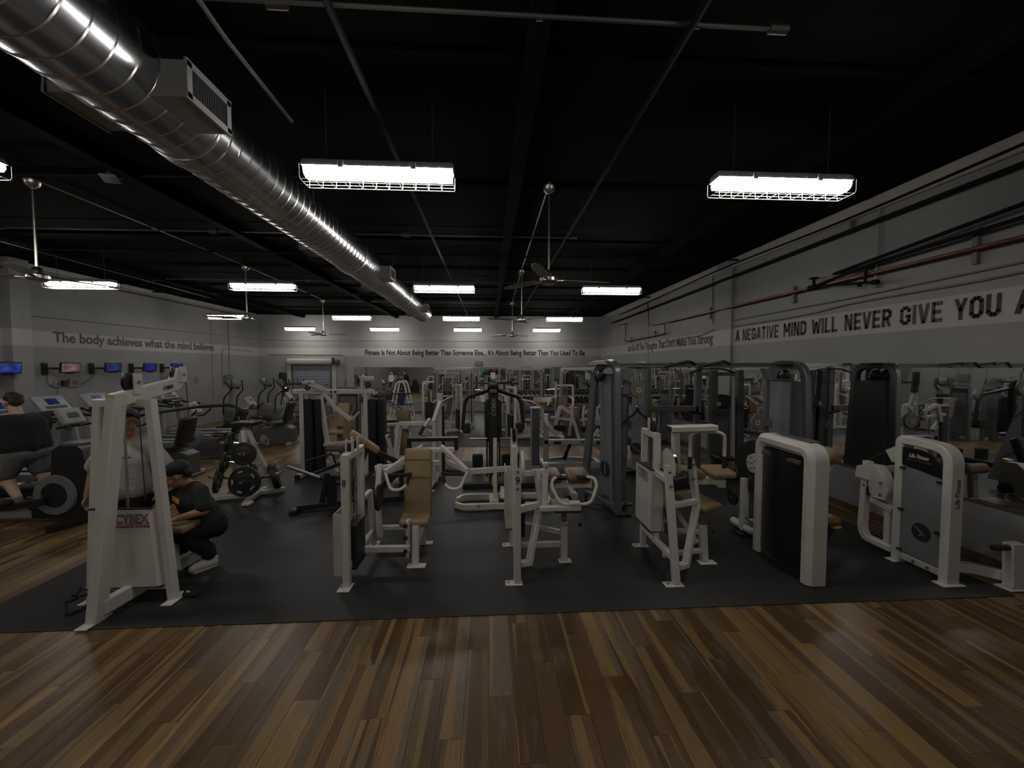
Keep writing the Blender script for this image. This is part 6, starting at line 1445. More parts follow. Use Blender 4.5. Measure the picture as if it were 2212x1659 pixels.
# ---------------------------------------------------------------- back area
def make_smith():
    t = T('smith_machine', 'x', 'gym machine', (0, 0, 0), local=True, group='white Smith machines at the back')
    W = 0.62
    fr = t.add('frame', 'white')
    for sd in (-1, 1):
        fr.bar((sd * W, -0.25, 0.03), (sd * W, -0.25, 2.05), 0.08).bar((sd * W, 0.55, 0.03), (sd * W, 0.15, 2.05), 0.07, 0.07, up=(0, 1, 0)).bar((sd * W, -0.3, 0.07), (sd * W, 0.7, 0.07), 0.08)
        t.add('guide_rail', 'chrome').cyl((sd * (W - 0.1), -0.2, 0.1), (sd * (W - 0.1), -0.2, 2.0), 0.016, 8)
        ps = t.add('peg_strip', 'darkgrey'); ps.box((sd * W, -0.3, 1.1), (0.05, 0.02, 1.7))
        for k in range(8): t.add('lock_peg', 'red', parent=ps).cyl((sd * W, -0.31, 0.4 + k * 0.2), (sd * W, -0.37, 0.4 + k * 0.2), 0.014, 6)
        fr.bar((sd * W, -0.25, 1.85), (sd * (W - 0.2), -0.25, 2.03), 0.05)
    fr.bar((-W - 0.05, -0.25, 2.07), (W + 0.05, -0.25, 2.07), 0.08, 0.1).bar((-W, 0.15, 2.05), (W, 0.15, 2.05), 0.07).bar((-W, 0.6, 0.1), (W, 0.6, 0.1), 0.07)
    b = t.add('barbell', 'steel'); b.cyl((-1.0, -0.33, 1.35), (1.0, -0.33, 1.35), 0.018, 8)
    for sd in (-1, 1): t.add('bar_sleeve', 'chrome', parent=b).cyl((sd * 0.75, -0.33, 1.35), (sd * 1.0, -0.33, 1.35), 0.03, 10)
    return t.done()
sm = None
for x, y, rz, lab in ((-1.2, 14.2, 0, 'white Smith machine at the back left of the black cable tower'), (1.3, 14.3, 0, 'white Smith machine at the back right of the black cable tower'), (3.3, 14.6, 0, 'white Smith machine at the back behind the crossover left tower')):
    if sm is None: sm = make_smith(); o = sm
    else: o = copy_tree(sm)
    o.location = (x, y, 0.01); o.rotation_euler = (0, 0, R(rz)); o['label'] = lab

def make_selector(m, pm, cover, tall):
    t = T('selector_machine', 'x', 'gym machine', (0, 0, 0), local=True, group='weight stack machines at the back')
    h = tall
    fr = t.add('frame', m)
    fr.rail([(-0.5, -0.28, 0.02), (-0.5, -0.28, h), (-0.5, 0.28, h), (-0.5, 0.28, 0.02)], 0.07, 0.08, up=(1, 0, 0), r=0.05)
    fr.bar((-0.5, 0, 0.06), (0.45, 0, 0.06), 0.08).bar((0.42, -0.35, 0.05), (0.42, 0.35, 0.05), 0.08).bar((0.05, 0, 0.06), (0.05, 0, 0.48), 0.08).bar((-0.2, 0, 0.06), (-0.28, 0, 1.15), 0.07)
    if cover: 
        c = t.add('stack_cover', cover); c.box((-0.5, 0, h * 0.5), (0.1, 0.44, h * 0.88), ch=0.02)
        t.add('cover_header', 'black', parent=c).box((-0.5, 0, h * 0.9), (0.12, 0.44, 0.14), ch=0.02)
    else:
        k = t.add('weight_stack', 'iron'); k.box((-0.5, 0, 0.42), (0.12, 0.4, 0.66), ch=0.006)
        for yy in (-0.1, 0.1): t.add('guide_rod', 'chrome').cyl((-0.5, yy, 0.1), (-0.5, yy, h - 0.03), 0.012, 6)
        pulley(t, (-0.5, 0.0, h + 0.02), (1, 0, 0), 0.07)
    t.add('seat_pad', pm).pad((0.1, 0, 0.53), (0.4, 0.36, 0.09), r=0.035)
    t.add('back_pad', pm).pad((-0.18, 0, 0.92), (0.1, 0.32, 0.62), Euler((0, R(-8), 0)), r=0.04)
    for sd in (-1, 1):
        a_ = t.add('press_arm', m); a_.tube([(-0.25, sd * 0.2, 1.2), (0.0, sd * 0.38, 1.15), (0.3, sd * 0.38, 0.95)], 0.026, 8, 0.1)
        t.add('grip', 'blackmatte', parent=a_).cyl((0.3, sd * 0.38, 0.95), (0.3, sd * 0.22, 0.95), 0.024, 8)
    return t.done()
p_w = make_selector('white', 'brownvinyl', None, 1.55)
p_g = make_selector('greytube', 'tan', 'frostdark', 1.6)
first = {id(p_w): True, id(p_g): True}
SEL = ((p_w, -1.45, 13.2, 200, 'white seated machine with brown back pad left of the black cable tower'), (p_w, 0.2, 13.8, 270, 'white stack machine directly behind the black cable tower'),
       (p_w, 2.3, 12.5, 250, 'white machine with twin dark stack columns behind the plate-loaded press'), (p_w, 1.15, 12.0, 20, 'white narrow cable column machine right of the black cable tower'),
       (p_w, 3.6, 11.9, 160, 'white machine with brown pad seen between the crossover posts'), (p_g, -3.75, 10.4, 265, 'dark covered machine with tan pad inside the fly machine frame'),
       (p_g, -2.75, 11.4, 10, 'dark tall covered machine right of the fly machine'), (p_w, -2.3, 16.6, 90, 'white bench machine with tan head pad at the back wall'), (p_g, 4.6, 11.3, 180, 'grey covered machine by the right wall mirror beyond the pilaster'))
for pr_, x, y, rz, lab in SEL:
    if first[id(pr_)]: o = pr_; first[id(pr_)] = False
    else: o = copy_tree(pr_)
    o.location = (x, y, 0.01); o.rotation_euler = (0, 0, R(rz)); o['label'] = lab

# preacher bench with tan top
t = T('preacher_bench', 'bench with pale tan slab top behind the plate-loaded press', 'bench', (1.75, 12.9, 0.01))
t.add('frame', 'ivory').bar((1.75, 12.6, 0.05), (1.75, 13.4, 0.05), 0.08).bar((1.75, 12.9, 0.05), (1.75, 12.9, 1.0), 0.08).bar((1.5, 12.6, 0.05), (2.0, 12.6, 0.05), 0.07).bar((1.5, 13.4, 0.05), (2.0, 13.4, 0.05), 0.07)
t.add('arm_pad', 'tan').pad((1.75, 12.8, 1.07), (0.62, 0.34, 0.12), Euler((R(25), 0, 0)), r=0.035); t.add('seat_pad', 'tan').pad((1.75, 13.35, 0.5), (0.32, 0.3, 0.08), r=0.03); t.add('seat_post', 'ivory').bar((1.75, 13.35, 0.05), (1.75, 13.35, 0.47), 0.06)
t.done()
# adjustable bench, black
t = T('weight_bench', 'black adjustable bench on the back mat below the dark covered machine', 'bench', (-3.45, 12.9, 0.01))
t.add('frame', 'steel').bar((-3.8, 12.9, 0.08), (-3.0, 12.9, 0.08), 0.07).bar((-3.8, 12.65, 0.05), (-3.8, 13.15, 0.05), 0.07).bar((-3.0, 12.7, 0.05), (-3.0, 13.1, 0.05), 0.07).bar((-3.3, 12.9, 0.08), (-3.3, 12.9, 0.4), 0.07)
t.add('seat_pad', 'blackvinyl').pad((-3.1, 12.9, 0.45), (0.36, 0.28, 0.08), r=0.03); t.add('back_pad', 'blackvinyl').pad((-3.6, 12.9, 0.66), (0.72, 0.28, 0.08), Euler((0, R(35), 0)), r=0.03); t.add('back_strut', 'steel').bar((-3.5, 12.9, 0.1), (-3.65, 12.9, 0.62), 0.04)
t.done()
# A-frame accessory rack
t = T('accessory_rack', 'white A-frame rack with steel bars standing before the back mirror', 'rack', (-3.3, 15.6, 0.01))
fr = t.add('frame', 'white')
for yy in (15.3, 15.9): fr.rail([(-3.75, yy, 0.03), (-3.45, yy, 1.55), (-3.3, yy, 1.62), (-3.15, yy, 1.55), (-2.85, yy, 0.03)], 0.06, 0.06, up=(0, 1, 0), r=0.12)
for z, w in ((1.15, 0.42), (0.75, 0.5)): t.add('shelf_bar', 'chrome').cyl((-3.3 - w, 15.25, z), (-3.3 + w, 15.25, z), 0.025, 8)
t.add('hanging_strap', 'navy').box((-3.3, 15.4, 0.95), (0.22, 0.08, 0.5), ch=0.02)
t.done()

# dumbbell rack along the back wall with its dumbbells
t = T('dumbbell_rack', 'long two-shelf grey dumbbell rack under the back mirror', 'rack', (2.9, 18.9, 0.01))
for xx in (0.75, 2.2, 3.6, 5.05): t.add('rack_leg', 'lightgrey').bar((xx, 19.2, 0.02), (xx, 18.9, 0.9), 0.07, 0.08, up=(1, 0, 0)).bar((xx, 18.6, 0.04), (xx, 19.3, 0.04), 0.07)
for z, y in ((0.42, 18.9), (0.80, 19.0)):
    t.add('shelf', 'lightgrey').box((2.9, y, z), (4.4, 0.34, 0.03), Euler((R(14), 0, 0)))
t.done()
def make_dumbbell(r):
    t = T('dumbbell', 'x', 'dumbbell', (0, 0, 0), local=True, group='black dumbbells on the back wall rack')
    t.add('handle', 'steel').cyl((0, -0.1, 0), (0, 0.1, 0), 0.016, 8)
    for sd in (-1, 1): t.add('head', 'iron').lathe((0, sd * 0.12, 0), (0, sd, 0), [(0, -0.05), (r * 0.9, -0.05), (r, -0.035), (r, 0.035), (r * 0.9, 0.05), (0, 0.05)], 12)
    return t.done()
db = None
for row, (z, y) in enumerate(((0.53, 18.86), (0.91, 18.96))):
    for k in range(20):
        x = 0.95 + k * 0.21
        if db is None: db = make_dumbbell(0.085); o = db
        else: o = copy_tree(db)
        o.location = (x, y, z); o.rotation_euler = (R(-14), 0, 0)
        ORD = 'first second third fourth fifth sixth seventh eighth ninth tenth'.split()
        o['label'] = 'black dumbbell on the %s shelf of the back rack, %s from the %s end' % ('lower' if row == 0 else 'upper', ORD[k] if k < 10 else ORD[19 - k], 'left' if k < 10 else 'right')

# behind the camera: things the mirrors can show
link('door_leaf', MB().box((-2.2, YF + 0.03, 1.1), (1.0, 0.05, 2.2), ch=0.005).mesh('d'), 'lightgrey', wall_front)
t = T('exit_sign', 'red glowing exit sign above the doors behind the camera', 'exit sign', (-0.8, YF + 0.03, 2.35))
t.add('sign_box', 'offwhite').box((-0.8, YF + 0.04, 2.1), (0.34, 0.06, 0.2), ch=0.006)
t.raw('sign_lettering', place_mesh(text_mesh('EXIT', 0.17, 0.26, 0.005, 0.001), (-0.8, YF + 0.073, 2.1), (-1, 0, 0), (0, 0, 1)), 'redglow'); t.done()
t = T('ball_rack', 'wall shelf holding exercise balls behind the camera', 'rack', (0.5, YF + 0.3, 1.2))
t.add('shelf', 'midgrey').box((0.5, YF + 0.32, 1.3), (2.6, 0.5, 0.04)); t.add('upright', 'midgrey').box((-0.78, YF + 0.32, 0.65), (0.05, 0.5, 1.3)); t.add('upright', 'midgrey').box((1.78, YF + 0.32, 0.65), (0.05, 0.5, 1.3)); t.done()
for x, m, c_ in ((-0.4, 'green', 'green'), (0.25, 'purple', 'purple'), (0.9, 'red', 'dark red'), (1.5, 'green', 'second green')):
    t = T('exercise_ball', '%s exercise ball on the shelf behind the camera' % c_, 'ball', (x, YF + 0.34, 1.32), group='exercise balls')
    t.add('ball', m).ball((x, YF + 0.34, 1.32 + 0.26), 0.26, 20, 14); t.add('valve', 'white').cyl((x, YF + 0.59, 1.58), (x, YF + 0.605, 1.58), 0.012, 8); t.done()


# ---------------------------------------------------------------- people
def blob(prims, voxel=0.012, smooth=5):
    """one continuous surface grown from overlapping tapered limbs: (p0, r0, p1, r1) or (p, (rx, ry, rz)[, euler])"""
    m = MB()
    for pr_ in prims:
        if len(pr_) == 4 and not isinstance(pr_[3], Euler):
            p0, r0, p1, r1 = V(pr_[0]), pr_[1], V(pr_[2]), pr_[3]
            n = max(2, int((p1 - p0).length / (min(r0, r1) * 0.45)) + 1)
            for k in range(n + 1):
                u = k / n; m.ball(p0.lerp(p1, u), r0 + (r1 - r0) * u, 12, 8)
        else:
            m.ball(pr_[0], 1.0, 20, 14, pr_[1], pr_[2] if len(pr_) > 2 else None)
    me = bpy.data.meshes.new('b'); me.from_pydata([tuple(v) for v in m.v], [], m.f)
    ob = bpy.data.objects.new('b', me); COL.objects.link(ob)
    md = ob.modifiers.new('r', 'REMESH'); md.mode = 'VOXEL'; md.voxel_size = voxel
    if smooth:
        ms = ob.modifiers.new('s', 'SMOOTH'); ms.factor = 0.5; ms.iterations = smooth
    dg = bpy.context.evaluated_depsgraph_get()
    out = bpy.data.meshes.new_from_object(ob.evaluated_get(dg))
    bpy.data.objects.remove(ob); bpy.data.meshes.remove(me)
    out.shade_smooth()
    return out

def head_prims(c, fwd, up, s=1.0):
    """skull, jaw, nose, brow, ears around head centre c"""
    f = V(fwd).normalized(); u = V(up).normalized(); r = f.cross(u).normalized(); u = r.cross(f)
    M = Matrix((r, f, u)).transposed()
    P = lambda x, y, z: V(c) + (r * x + f * y + u * z) * s
    pr_ = [(P(0, -0.015, 0.03), (0.078 * s, 0.098 * s, 0.09 * s), M), (P(0, 0.02, -0.04), (0.062 * s, 0.075 * s, 0.085 * s), M), (P(0, 0.055, -0.085), (0.04 * s, 0.035 * s, 0.03 * s), M),
           (P(0, 0.09, 0.012), 0.011 * s, P(0, 0.108, -0.032), 0.016 * s), (P(-0.04, 0.08, 0.03), 0.014 * s, P(0.04, 0.08, 0.03), 0.014 * s), (P(-0.042, 0.06, -0.035), (0.025 * s, 0.025 * s, 0.025 * s)), (P(0.042, 0.06, -0.035), (0.025 * s, 0.025 * s, 0.025 * s))]
    for sd in (-1, 1): pr_.append((P(sd * 0.08, -0.005, -0.005), (0.012 * s, 0.022 * s, 0.034 * s), M))
    return pr_, P, M

def hand_prims(wrist, direction, palm_n, curl=0.5, s=1.0, thumb=1):
    """palm, four unequal bent fingers and a thumb leaving the side of the palm"""
    w = V(wrist); d = V(direction).normalized(); n = V(palm_n).normalized(); n = (n - d * n.dot(d)).normalized(); x = d.cross(n) * thumb
    pr_ = []
    k = w + d * 0.085 * s
    for i, l in enumerate((0.066, 0.076, 0.070, 0.054)):
        o = x * (0.030 - 0.02 * i) * s
        pr_.append((w + o * 0.6, 0.015 * s, k + o, 0.0125 * s))
        a = k + o; dd = (d * math.cos(curl) + n * math.sin(curl)).normalized(); b = a + dd * l * 0.5 * s
        d2 = (d * math.cos(curl * 2.2) + n * math.sin(curl * 2.2)).normalized()
        pr_ += [(a, 0.0098 * s, b, 0.009 * s), (b, 0.009 * s, b + d2 * l * 0.5 * s, 0.0078 * s)]
    tb = w + d * 0.025 * s + x * 0.028 * s; tm_ = tb + (d * 0.6 + x * 0.7 + n * 0.25).normalized() * 0.042 * s
    pr_ += [(tb, 0.014 * s, tm_, 0.0115 * s), (tm_, 0.0115 * s, tm_ + (d * 0.9 + x * 0.2 + n * 0.35).normalized() * 0.032 * s, 0.009 * s)]
    return pr_

def shoe(t, heel, toe, m, sole='shoewhite', w=0.052, parent=None):
    h, e = V(heel), V(toe); d = (e - h).normalized()
    me = blob([(h + V((0, 0, 0.05)), w * 0.85, h + d * 0.1 + V((0, 0, 0.055)), w * 0.95), (h + d * 0.1 + V((0, 0, 0.05)), w, e - d * 0.04 + V((0, 0, 0.035)), w * 0.75), (h + V((0, 0, 0.085)), w * 0.8, h + d * 0.06 + V((0, 0, 0.1)), w * 0.75)], 0.01, 4)
    t.raw('shoe', me, m)
    sd_ = d.cross(V((0, 0, 1))); e2 = e - d * 0.02
    so = t.add('sole', sole, parent=me); so.prism([V((0, 0, 0.012)) + q for q in (h - d * 0.03 + sd_ * 0.026, h + d * 0.1 + sd_ * w * 0.8, e2 - d * 0.03 + sd_ * w * 0.75, e2 + sd_ * 0.015, e2 - sd_ * 0.015, e2 - d * 0.03 - sd_ * w * 0.75, h + d * 0.1 - sd_ * w * 0.8, h - d * 0.03 - sd_ * 0.026)], (0, 0, 1), 0.024)
    return me
def face(t, P, M, s, body, eye='hairblack'):
    for sd in (-1, 1):
        e = t.add('eye', 'eyewhite', parent=body); e.ball(P(sd * 0.031, 0.081, 0.008), 0.0105 * s, 10, 8)
        t.add('eyebrow', 'hairblack', parent=body).tube([P(sd * 0.014, 0.098, 0.034), P(sd * 0.034, 0.095, 0.04), P(sd * 0.052, 0.08, 0.034)], 0.0045 * s, 5)
        t.add('pupil', eye, parent=body).ball(P(sd * 0.031, 0.0875, 0.008), 0.0068 * s, 8, 6)
    t.add('mouth', 'lips', parent=body).tube([P(-0.024, 0.082, -0.058), P(0, 0.094, -0.056), P(0.024, 0.082, -0.058)], 0.006 * s, 6)

# standing person in grey T-shirt, behind the tower, looking to the right
t = T('person', 'standing person in grey T-shirt and black pants behind the white tower', 'person', (-3.77, 4.42, 0.01), R(0), local=True)
hp, P, M = head_prims((0.045, -0.05, 1.60), (0.5, -0.86, -0.08), (0.05, 0, 1), 1.08)
sk = list(hp)
sk += [((0, 0.0, 1.36), 0.07, (0.035, -0.03, 1.52), 0.064), ((-0.17, 0.0, 1.37), 0.075, (0.17, 0.0, 1.37), 0.075), ((0, 0, 1.2), (0.18, 0.13, 0.24)), ((0, -0.02, 0.98), (0.17, 0.14, 0.22)), ((-0.09, 0, 0.86), 0.11, (-0.11, 0, 0.5), 0.08), ((0.09, 0, 0.86), 0.11, (0.11, 0, 0.5), 0.08), ((-0.11, 0, 0.5), 0.072, (-0.12, 0.02, 0.1), 0.048), ((0.11, 0, 0.5), 0.072, (0.12, 0.02, 0.1), 0.048), ((-0.12, 0.02, 0.06), 0.032, (-0.13, -0.1, 0.045), 0.022), ((0.12, 0.02, 0.06), 0.032, (0.13, -0.1, 0.045), 0.022)]
sk += [((-0.2, 0, 1.36), 0.066, (-0.37, 0.02, 1.1), 0.052), ((-0.37, 0.02, 1.1), 0.048, (-0.40, -0.03, 0.84), 0.033), ((0.2, 0, 1.36), 0.066, (0.32, 0.02, 1.1), 0.052), ((0.32, 0.02, 1.1), 0.048, (0.37, -0.08, 0.88), 0.033)]
sk += hand_prims((-0.40, -0.03, 0.83), (0, -0.15, -1), (1, 0, 0), 0.35, thumb=1) + hand_prims((0.37, -0.08, 0.87), (0.02, -0.35, -1), (-1, 0, 0), 0.35, thumb=-1)
body = t.raw('body', blob(sk, 0.0085, 3), 'skin')
face(t, P, M, 1.08, body)
t.raw('hair', blob([(P(0, -0.03, 0.055), (0.092, 0.11, 0.085), M), (P(0, -0.075, 0.0), (0.088, 0.06, 0.085), M), (P(0, 0.06, 0.098), (0.06, 0.04, 0.025), M)], 0.01, 3), 'hairblack')
shirt = t.raw('t_shirt', blob([((-0.17, 0, 1.355), 0.095, (0.17, 0, 1.355), 0.095), ((-0.06, -0.01, 1.33), 0.1, (0.06, -0.01, 1.33), 0.1), ((0, -0.01, 1.2), (0.235, 0.16, 0.2)), ((-0.1, -0.02, 1.18), 0.145, (-0.11, -0.02, 0.93), 0.15), ((0.1, -0.02, 1.18), 0.145, (0.11, -0.02, 0.93), 0.15), ((0, -0.03, 1.15), 0.16, (0, -0.04, 0.95), 0.165), ((-0.2, 0, 1.35), 0.09, (-0.36, 0.02, 1.14), 0.085), ((0.2, 0, 1.35), 0.09, (0.34, 0.02, 1.14), 0.085)], 0.013, 10), 'teegrey')
t.add('chest_logo', 'greyprint', parent=shirt).bar((0.07, -0.175, 1.26), (0.16, -0.168, 1.265), 0.004, 0.022)
t.raw('pants', blob([((-0.08, 0, 0.86), 0.14, (0.08, 0, 0.86), 0.14), ((-0.11, 0, 0.82), 0.14, (-0.13, 0, 0.45), 0.11), ((0.11, 0, 0.82), 0.14, (0.13, 0, 0.45), 0.11), ((-0.13, 0, 0.45), 0.11, (-0.135, 0.01, 0.12), 0.09), ((0.13, 0, 0.45), 0.11, (0.135, 0.01, 0.12), 0.09)], 0.014, 8), 'pantsblack')
shoe(t, (-0.125, 0.05, 0.0), (-0.14, -0.2, 0.0), 'shoewhite'); shoe(t, (0.125, 0.05, 0.0), (0.14, -0.2, 0.0), 'shoewhite')
t.done()

# crouching person in charcoal T-shirt, chest turned to the left and towards the camera
# local frame: faces -x
t = T('person', 'crouching person in charcoal T-shirt with yellow print and white shoes beside the tower', 'person', (-3.13, 4.52, 0.01), R(46), local=True)
hc = V((-0.20, -0.02, 1.045))
hp, P, M = head_prims(hc, (-0.88, 0.3, -0.42), (-0.32, 0.05, 0.95), 1.02)
sk = list(hp)
hipc = V((0.10, 0.0, 0.45)); chest = V((-0.03, 0, 0.78)); neck = V((-0.10, 0, 0.92))
sk += [(hipc, (0.12, 0.15, 0.12)), (hipc + V((-0.04, 0, 0.12)), 0.11, chest, 0.12), ((-0.02, -0.06, 0.78), 0.11, (-0.02, 0.06, 0.78), 0.11), (chest, 0.115, V((-0.06, 0, 0.86)), 0.1), (neck, 0.058, hc + V((0.05, 0, -0.07)), 0.055), ((-0.05, -0.15, 0.87), 0.065, (-0.05, 0.15, 0.87), 0.065)]
sk += [((0.1, -0.09, 0.42), 0.09, (-0.25, -0.12, 0.46), 0.07), ((-0.25, -0.12, 0.46), 0.062, (0.03, -0.1, 0.12), 0.042), ((0.03, -0.1, 0.08), 0.03, (-0.06, -0.115, 0.045), 0.022), ((0.1, 0.09, 0.42), 0.09, (-0.25, 0.16, 0.42), 0.07), ((-0.25, 0.16, 0.42), 0.062, (-0.16, 0.14, 0.1), 0.042), ((-0.16, 0.14, 0.07), 0.03, (-0.26, 0.15, 0.045), 0.022)]
sk += [((-0.04, -0.18, 0.87), 0.06, (-0.03, -0.26, 0.68), 0.048), ((-0.03, -0.26, 0.68), 0.045, (-0.25, -0.22, 0.645), 0.032)] + hand_prims((-0.26, -0.22, 0.645), (-1, 0.1, -0.08), (0, 0.2, -1), 0.45, thumb=-1)
sk += [((-0.05, 0.18, 0.87), 0.06, (-0.26, 0.2, 0.72), 0.048), ((-0.26, 0.2, 0.72), 0.045, (-0.36, 0.06, 0.92), 0.032)] + hand_prims((-0.36, 0.06, 0.925), (0.35, -0.35, 0.5), (0.5, 0.5, 0), 0.7, thumb=1)
body = t.raw('body', blob(sk, 0.0085, 3), 'skin')
face(t, P, M, 1.02, body)
t.raw('hair', blob([(P(0, -0.03, 0.06), (0.094, 0.112, 0.09), M), (P(0, 0.055, 0.09), (0.075, 0.055, 0.04), M), (P(0, -0.085, 0.0), (0.08, 0.045, 0.075), M)], 0.01, 3), 'hairblack')
t.add('ear_stud', 'chrome', parent=body).ball(P(-0.092, -0.002, -0.02), 0.008, 8, 6)
shirt = t.raw('t_shirt', blob([((0.06, -0.05, 0.52), 0.14, (-0.07, -0.07, 0.76), 0.14), ((0.06, 0.05, 0.52), 0.14, (-0.07, 0.07, 0.76), 0.14), ((-0.03, -0.02, 0.56), 0.13, (-0.1, -0.04, 0.76), 0.135), ((-0.07, -0.06, 0.78), 0.135, (-0.07, -0.04, 0.86), 0.105), ((-0.07, 0.06, 0.78), 0.135, (-0.07, 0.04, 0.86), 0.105), ((-0.05, -0.15, 0.865), 0.084, (-0.05, 0.15, 0.865), 0.084), ((-0.04, -0.175, 0.865), 0.082, (-0.03, -0.25, 0.73), 0.078), ((-0.05, 0.175, 0.865), 0.082, (-0.2, 0.2, 0.77), 0.078)], 0.012, 10), 'teecharcoal')
me = place_mesh(text_mesh('NIRVANA', 0.06, 0.24, 0.004, 0.002), (-0.226, -0.07, 0.80), (0.06, -1, 0), (0.12, 0, 1)); t.raw('chest_print', me, 'yellow', parent=shirt)
t.add('chest_print_stroke', 'yellow', parent=shirt).bar((-0.232, -0.1, 0.74), (-0.228, -0.03, 0.69), 0.004, 0.012).bar((-0.232, 0.0, 0.74), (-0.222, -0.07, 0.67), 0.004, 0.008)
t.raw('pants', blob([((0.09, -0.06, 0.46), 0.135, (0.09, 0.06, 0.46), 0.135), ((0.1, -0.09, 0.43), 0.12, (-0.22, -0.12, 0.46), 0.09), ((-0.22, -0.12, 0.46), 0.09, (0.02, -0.1, 0.2), 0.08), ((0.02, -0.1, 0.2), 0.08, (0.03, -0.1, 0.15), 0.075), ((0.1, 0.09, 0.43), 0.12, (-0.23, 0.16, 0.42), 0.09), ((-0.23, 0.16, 0.42), 0.09, (-0.16, 0.14, 0.15), 0.075)], 0.013, 8), 'pantsblack')
shoe(t, (0.07, -0.1, 0.0), (-0.16, -0.12, 0.0), 'shoewhite', w=0.056); shoe(t, (-0.12, 0.14, 0.0), (-0.36, 0.16, 0.0), 'shoewhite', w=0.056)
t.done()

# man on the elliptical, seen from behind, facing left
t = T('person', 'man in black T-shirt and grey shorts riding the elliptical, seen from behind', 'person', (-6.58, 6.06, 0.05), R(-14), local=True)
hp, P, M = head_prims((-0.16, 0.0, 1.63), (-0.97, 0.15, -0.15), (-0.1, 0, 1), 1.1)
sk = list(hp) + [((-0.06, 0, 1.38), 0.075, (-0.13, 0, 1.55), 0.068), ((-0.05, -0.22, 1.36), 0.085, (-0.05, 0.22, 1.36), 0.085), ((-0.02, 0, 1.2), (0.17, 0.24, 0.25)), ((0.03, 0, 0.98), (0.17, 0.22, 0.2))]
sk += [((0.03, -0.12, 0.94), 0.125, (-0.1, -0.14, 0.60), 0.085), ((-0.1, -0.14, 0.60), 0.078, (0.1, -0.15, 0.34), 0.05), ((0.1, -0.15, 0.30), 0.035, (-0.04, -0.16, 0.28), 0.022), ((0.03, 0.12, 0.94), 0.125, (0.06, 0.13, 0.66), 0.085), ((0.06, 0.13, 0.66), 0.078, (0.14, 0.14, 0.42), 0.05), ((0.14, 0.14, 0.40), 0.035, (0.02, 0.15, 0.385), 0.022)]
sk += [((-0.05, -0.27, 1.34), 0.07, (-0.12, -0.33, 1.08), 0.058), ((-0.12, -0.33, 1.08), 0.052, (-0.4, -0.27, 1.18), 0.036), ((-0.05, 0.27, 1.34), 0.07, (-0.2, 0.3, 1.1), 0.058), ((-0.2, 0.3, 1.1), 0.052, (-0.46, 0.24, 1.26), 0.036)] + hand_prims((-0.41, -0.27, 1.18), (-1, 0.1, 0.3), (0, 1, 0.2), 1.0, thumb=1) + hand_prims((-0.47, 0.24, 1.26), (-1, -0.1, 0.3), (0, -1, 0.2), 1.0, thumb=-1)
body = t.raw('body', blob(sk, 0.009, 3), 'skinlight')
face(t, P, M, 1.1, body)
t.raw('hair', blob([(P(0, -0.035, 0.06), (0.095, 0.11, 0.085), M), (P(0, -0.09, 0.005), (0.082, 0.04, 0.07), M)], 0.01, 3), 'hairbrown')
t.raw('t_shirt', blob([((-0.05, -0.21, 1.36), 0.115, (-0.05, 0.21, 1.36), 0.115), ((-0.02, -0.1, 1.3), 0.17, (0.03, -0.1, 1.03), 0.185), ((-0.02, 0.1, 1.3), 0.17, (0.03, 0.1, 1.03), 0.185), ((0.0, 0, 1.28), 0.19, (0.03, 0, 1.03), 0.2), ((-0.05, -0.26, 1.34), 0.1, (-0.11, -0.33, 1.14), 0.09), ((-0.05, 0.26, 1.34), 0.1, (-0.17, 0.3, 1.16), 0.09)], 0.013, 10), 'teeblack')
t.raw('shorts', blob([((0.04, -0.1, 0.93), 0.17, (0.04, 0.1, 0.93), 0.17), ((0.03, -0.12, 0.88), 0.145, (-0.07, -0.15, 0.68), 0.13), ((0.03, 0.12, 0.88), 0.145, (0.05, 0.14, 0.68), 0.13)], 0.013, 10), 'shortsgrey')
shoe(t, (0.14, -0.15, 0.235), (-0.13, -0.16, 0.24), 'midgrey'); shoe(t, (0.18, 0.14, 0.34), (-0.09, 0.15, 0.34), 'midgrey')
t.done()

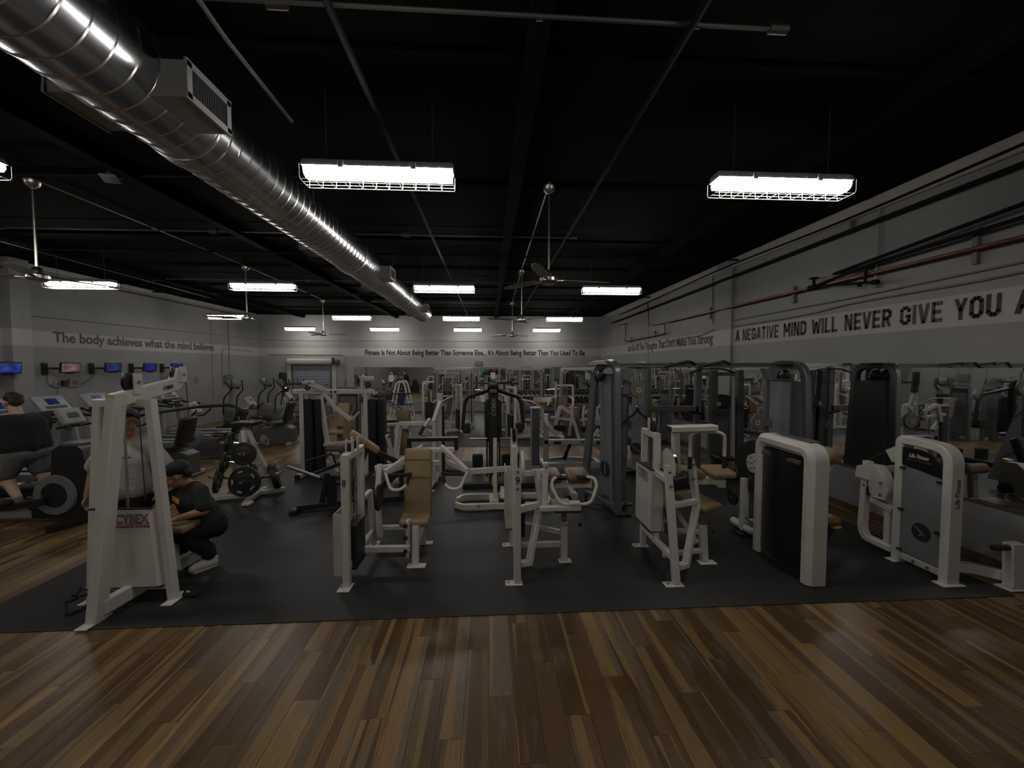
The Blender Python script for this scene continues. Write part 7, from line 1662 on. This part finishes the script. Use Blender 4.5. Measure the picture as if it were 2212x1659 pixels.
# bending person in grey shirt and red shorts, seen in the back mirror
t = T('person', 'bending person in grey shirt and red shorts shown in the back mirror', 'person', (4.3, 13.6, 0.01), R(90), local=True)
hp, P, M = head_prims((-0.42, 0.0, 0.92), (-0.8, 0, -0.6), (-0.6, 0, 0.8), 1.0)
sk = list(hp) + [((0.05, 0, 0.88), (0.15, 0.17, 0.15)), ((0.02, 0, 0.92), 0.14, (-0.28, 0, 1.02), 0.15), ((-0.28, 0, 1.0), 0.07, (-0.4, 0, 0.95), 0.06), ((-0.24, -0.2, 1.0), 0.07, (-0.24, 0.2, 1.0), 0.07)]
for sd in (-1, 1):
    sk += [((0.05, sd * 0.1, 0.86), 0.11, (-0.08, sd * 0.12, 0.48), 0.075), ((-0.08, sd * 0.12, 0.48), 0.07, (0.04, sd * 0.12, 0.1), 0.045), ((0.04, sd * 0.12, 0.06), 0.03, (-0.06, sd * 0.13, 0.045), 0.022), ((-0.24, sd * 0.22, 1.0), 0.06, (-0.28, sd * 0.24, 0.76), 0.048), ((-0.28, sd * 0.24, 0.76), 0.045, (-0.36, sd * 0.2, 0.54), 0.033)] + hand_prims((-0.36, sd * 0.2, 0.53), (-0.2, 0, -1), (1, 0, 0), 0.5, thumb=sd)
body = t.raw('body', blob(sk, 0.01, 3), 'skin'); face(t, P, M, 1.0, body)
t.raw('hair', blob([(P(0, -0.03, 0.055), (0.09, 0.108, 0.085), M), (P(0, -0.08, 0), (0.082, 0.045, 0.07), M)], 0.011, 3), 'hairblack')
t.raw('t_shirt', blob([((0.0, 0, 0.93), 0.17, (-0.26, 0, 1.02), 0.18), ((-0.24, -0.2, 1.0), 0.09, (-0.24, 0.2, 1.0), 0.09), ((-0.24, -0.22, 1.0), 0.085, (-0.27, -0.235, 0.84), 0.08), ((-0.24, 0.22, 1.0), 0.085, (-0.27, 0.235, 0.84), 0.08)], 0.014, 8), 'teegrey')
t.raw('shorts', blob([((0.05, -0.08, 0.87), 0.15, (0.05, 0.08, 0.87), 0.15), ((0.05, -0.1, 0.84), 0.13, (-0.04, -0.12, 0.56), 0.115), ((0.05, 0.1, 0.84), 0.13, (-0.04, 0.12, 0.56), 0.115)], 0.014, 8), 'red')
shoe(t, (0.08, -0.12, 0), (-0.17, -0.13, 0), 'midgrey'); shoe(t, (0.08, 0.12, 0), (-0.17, 0.13, 0), 'midgrey')
t.done()
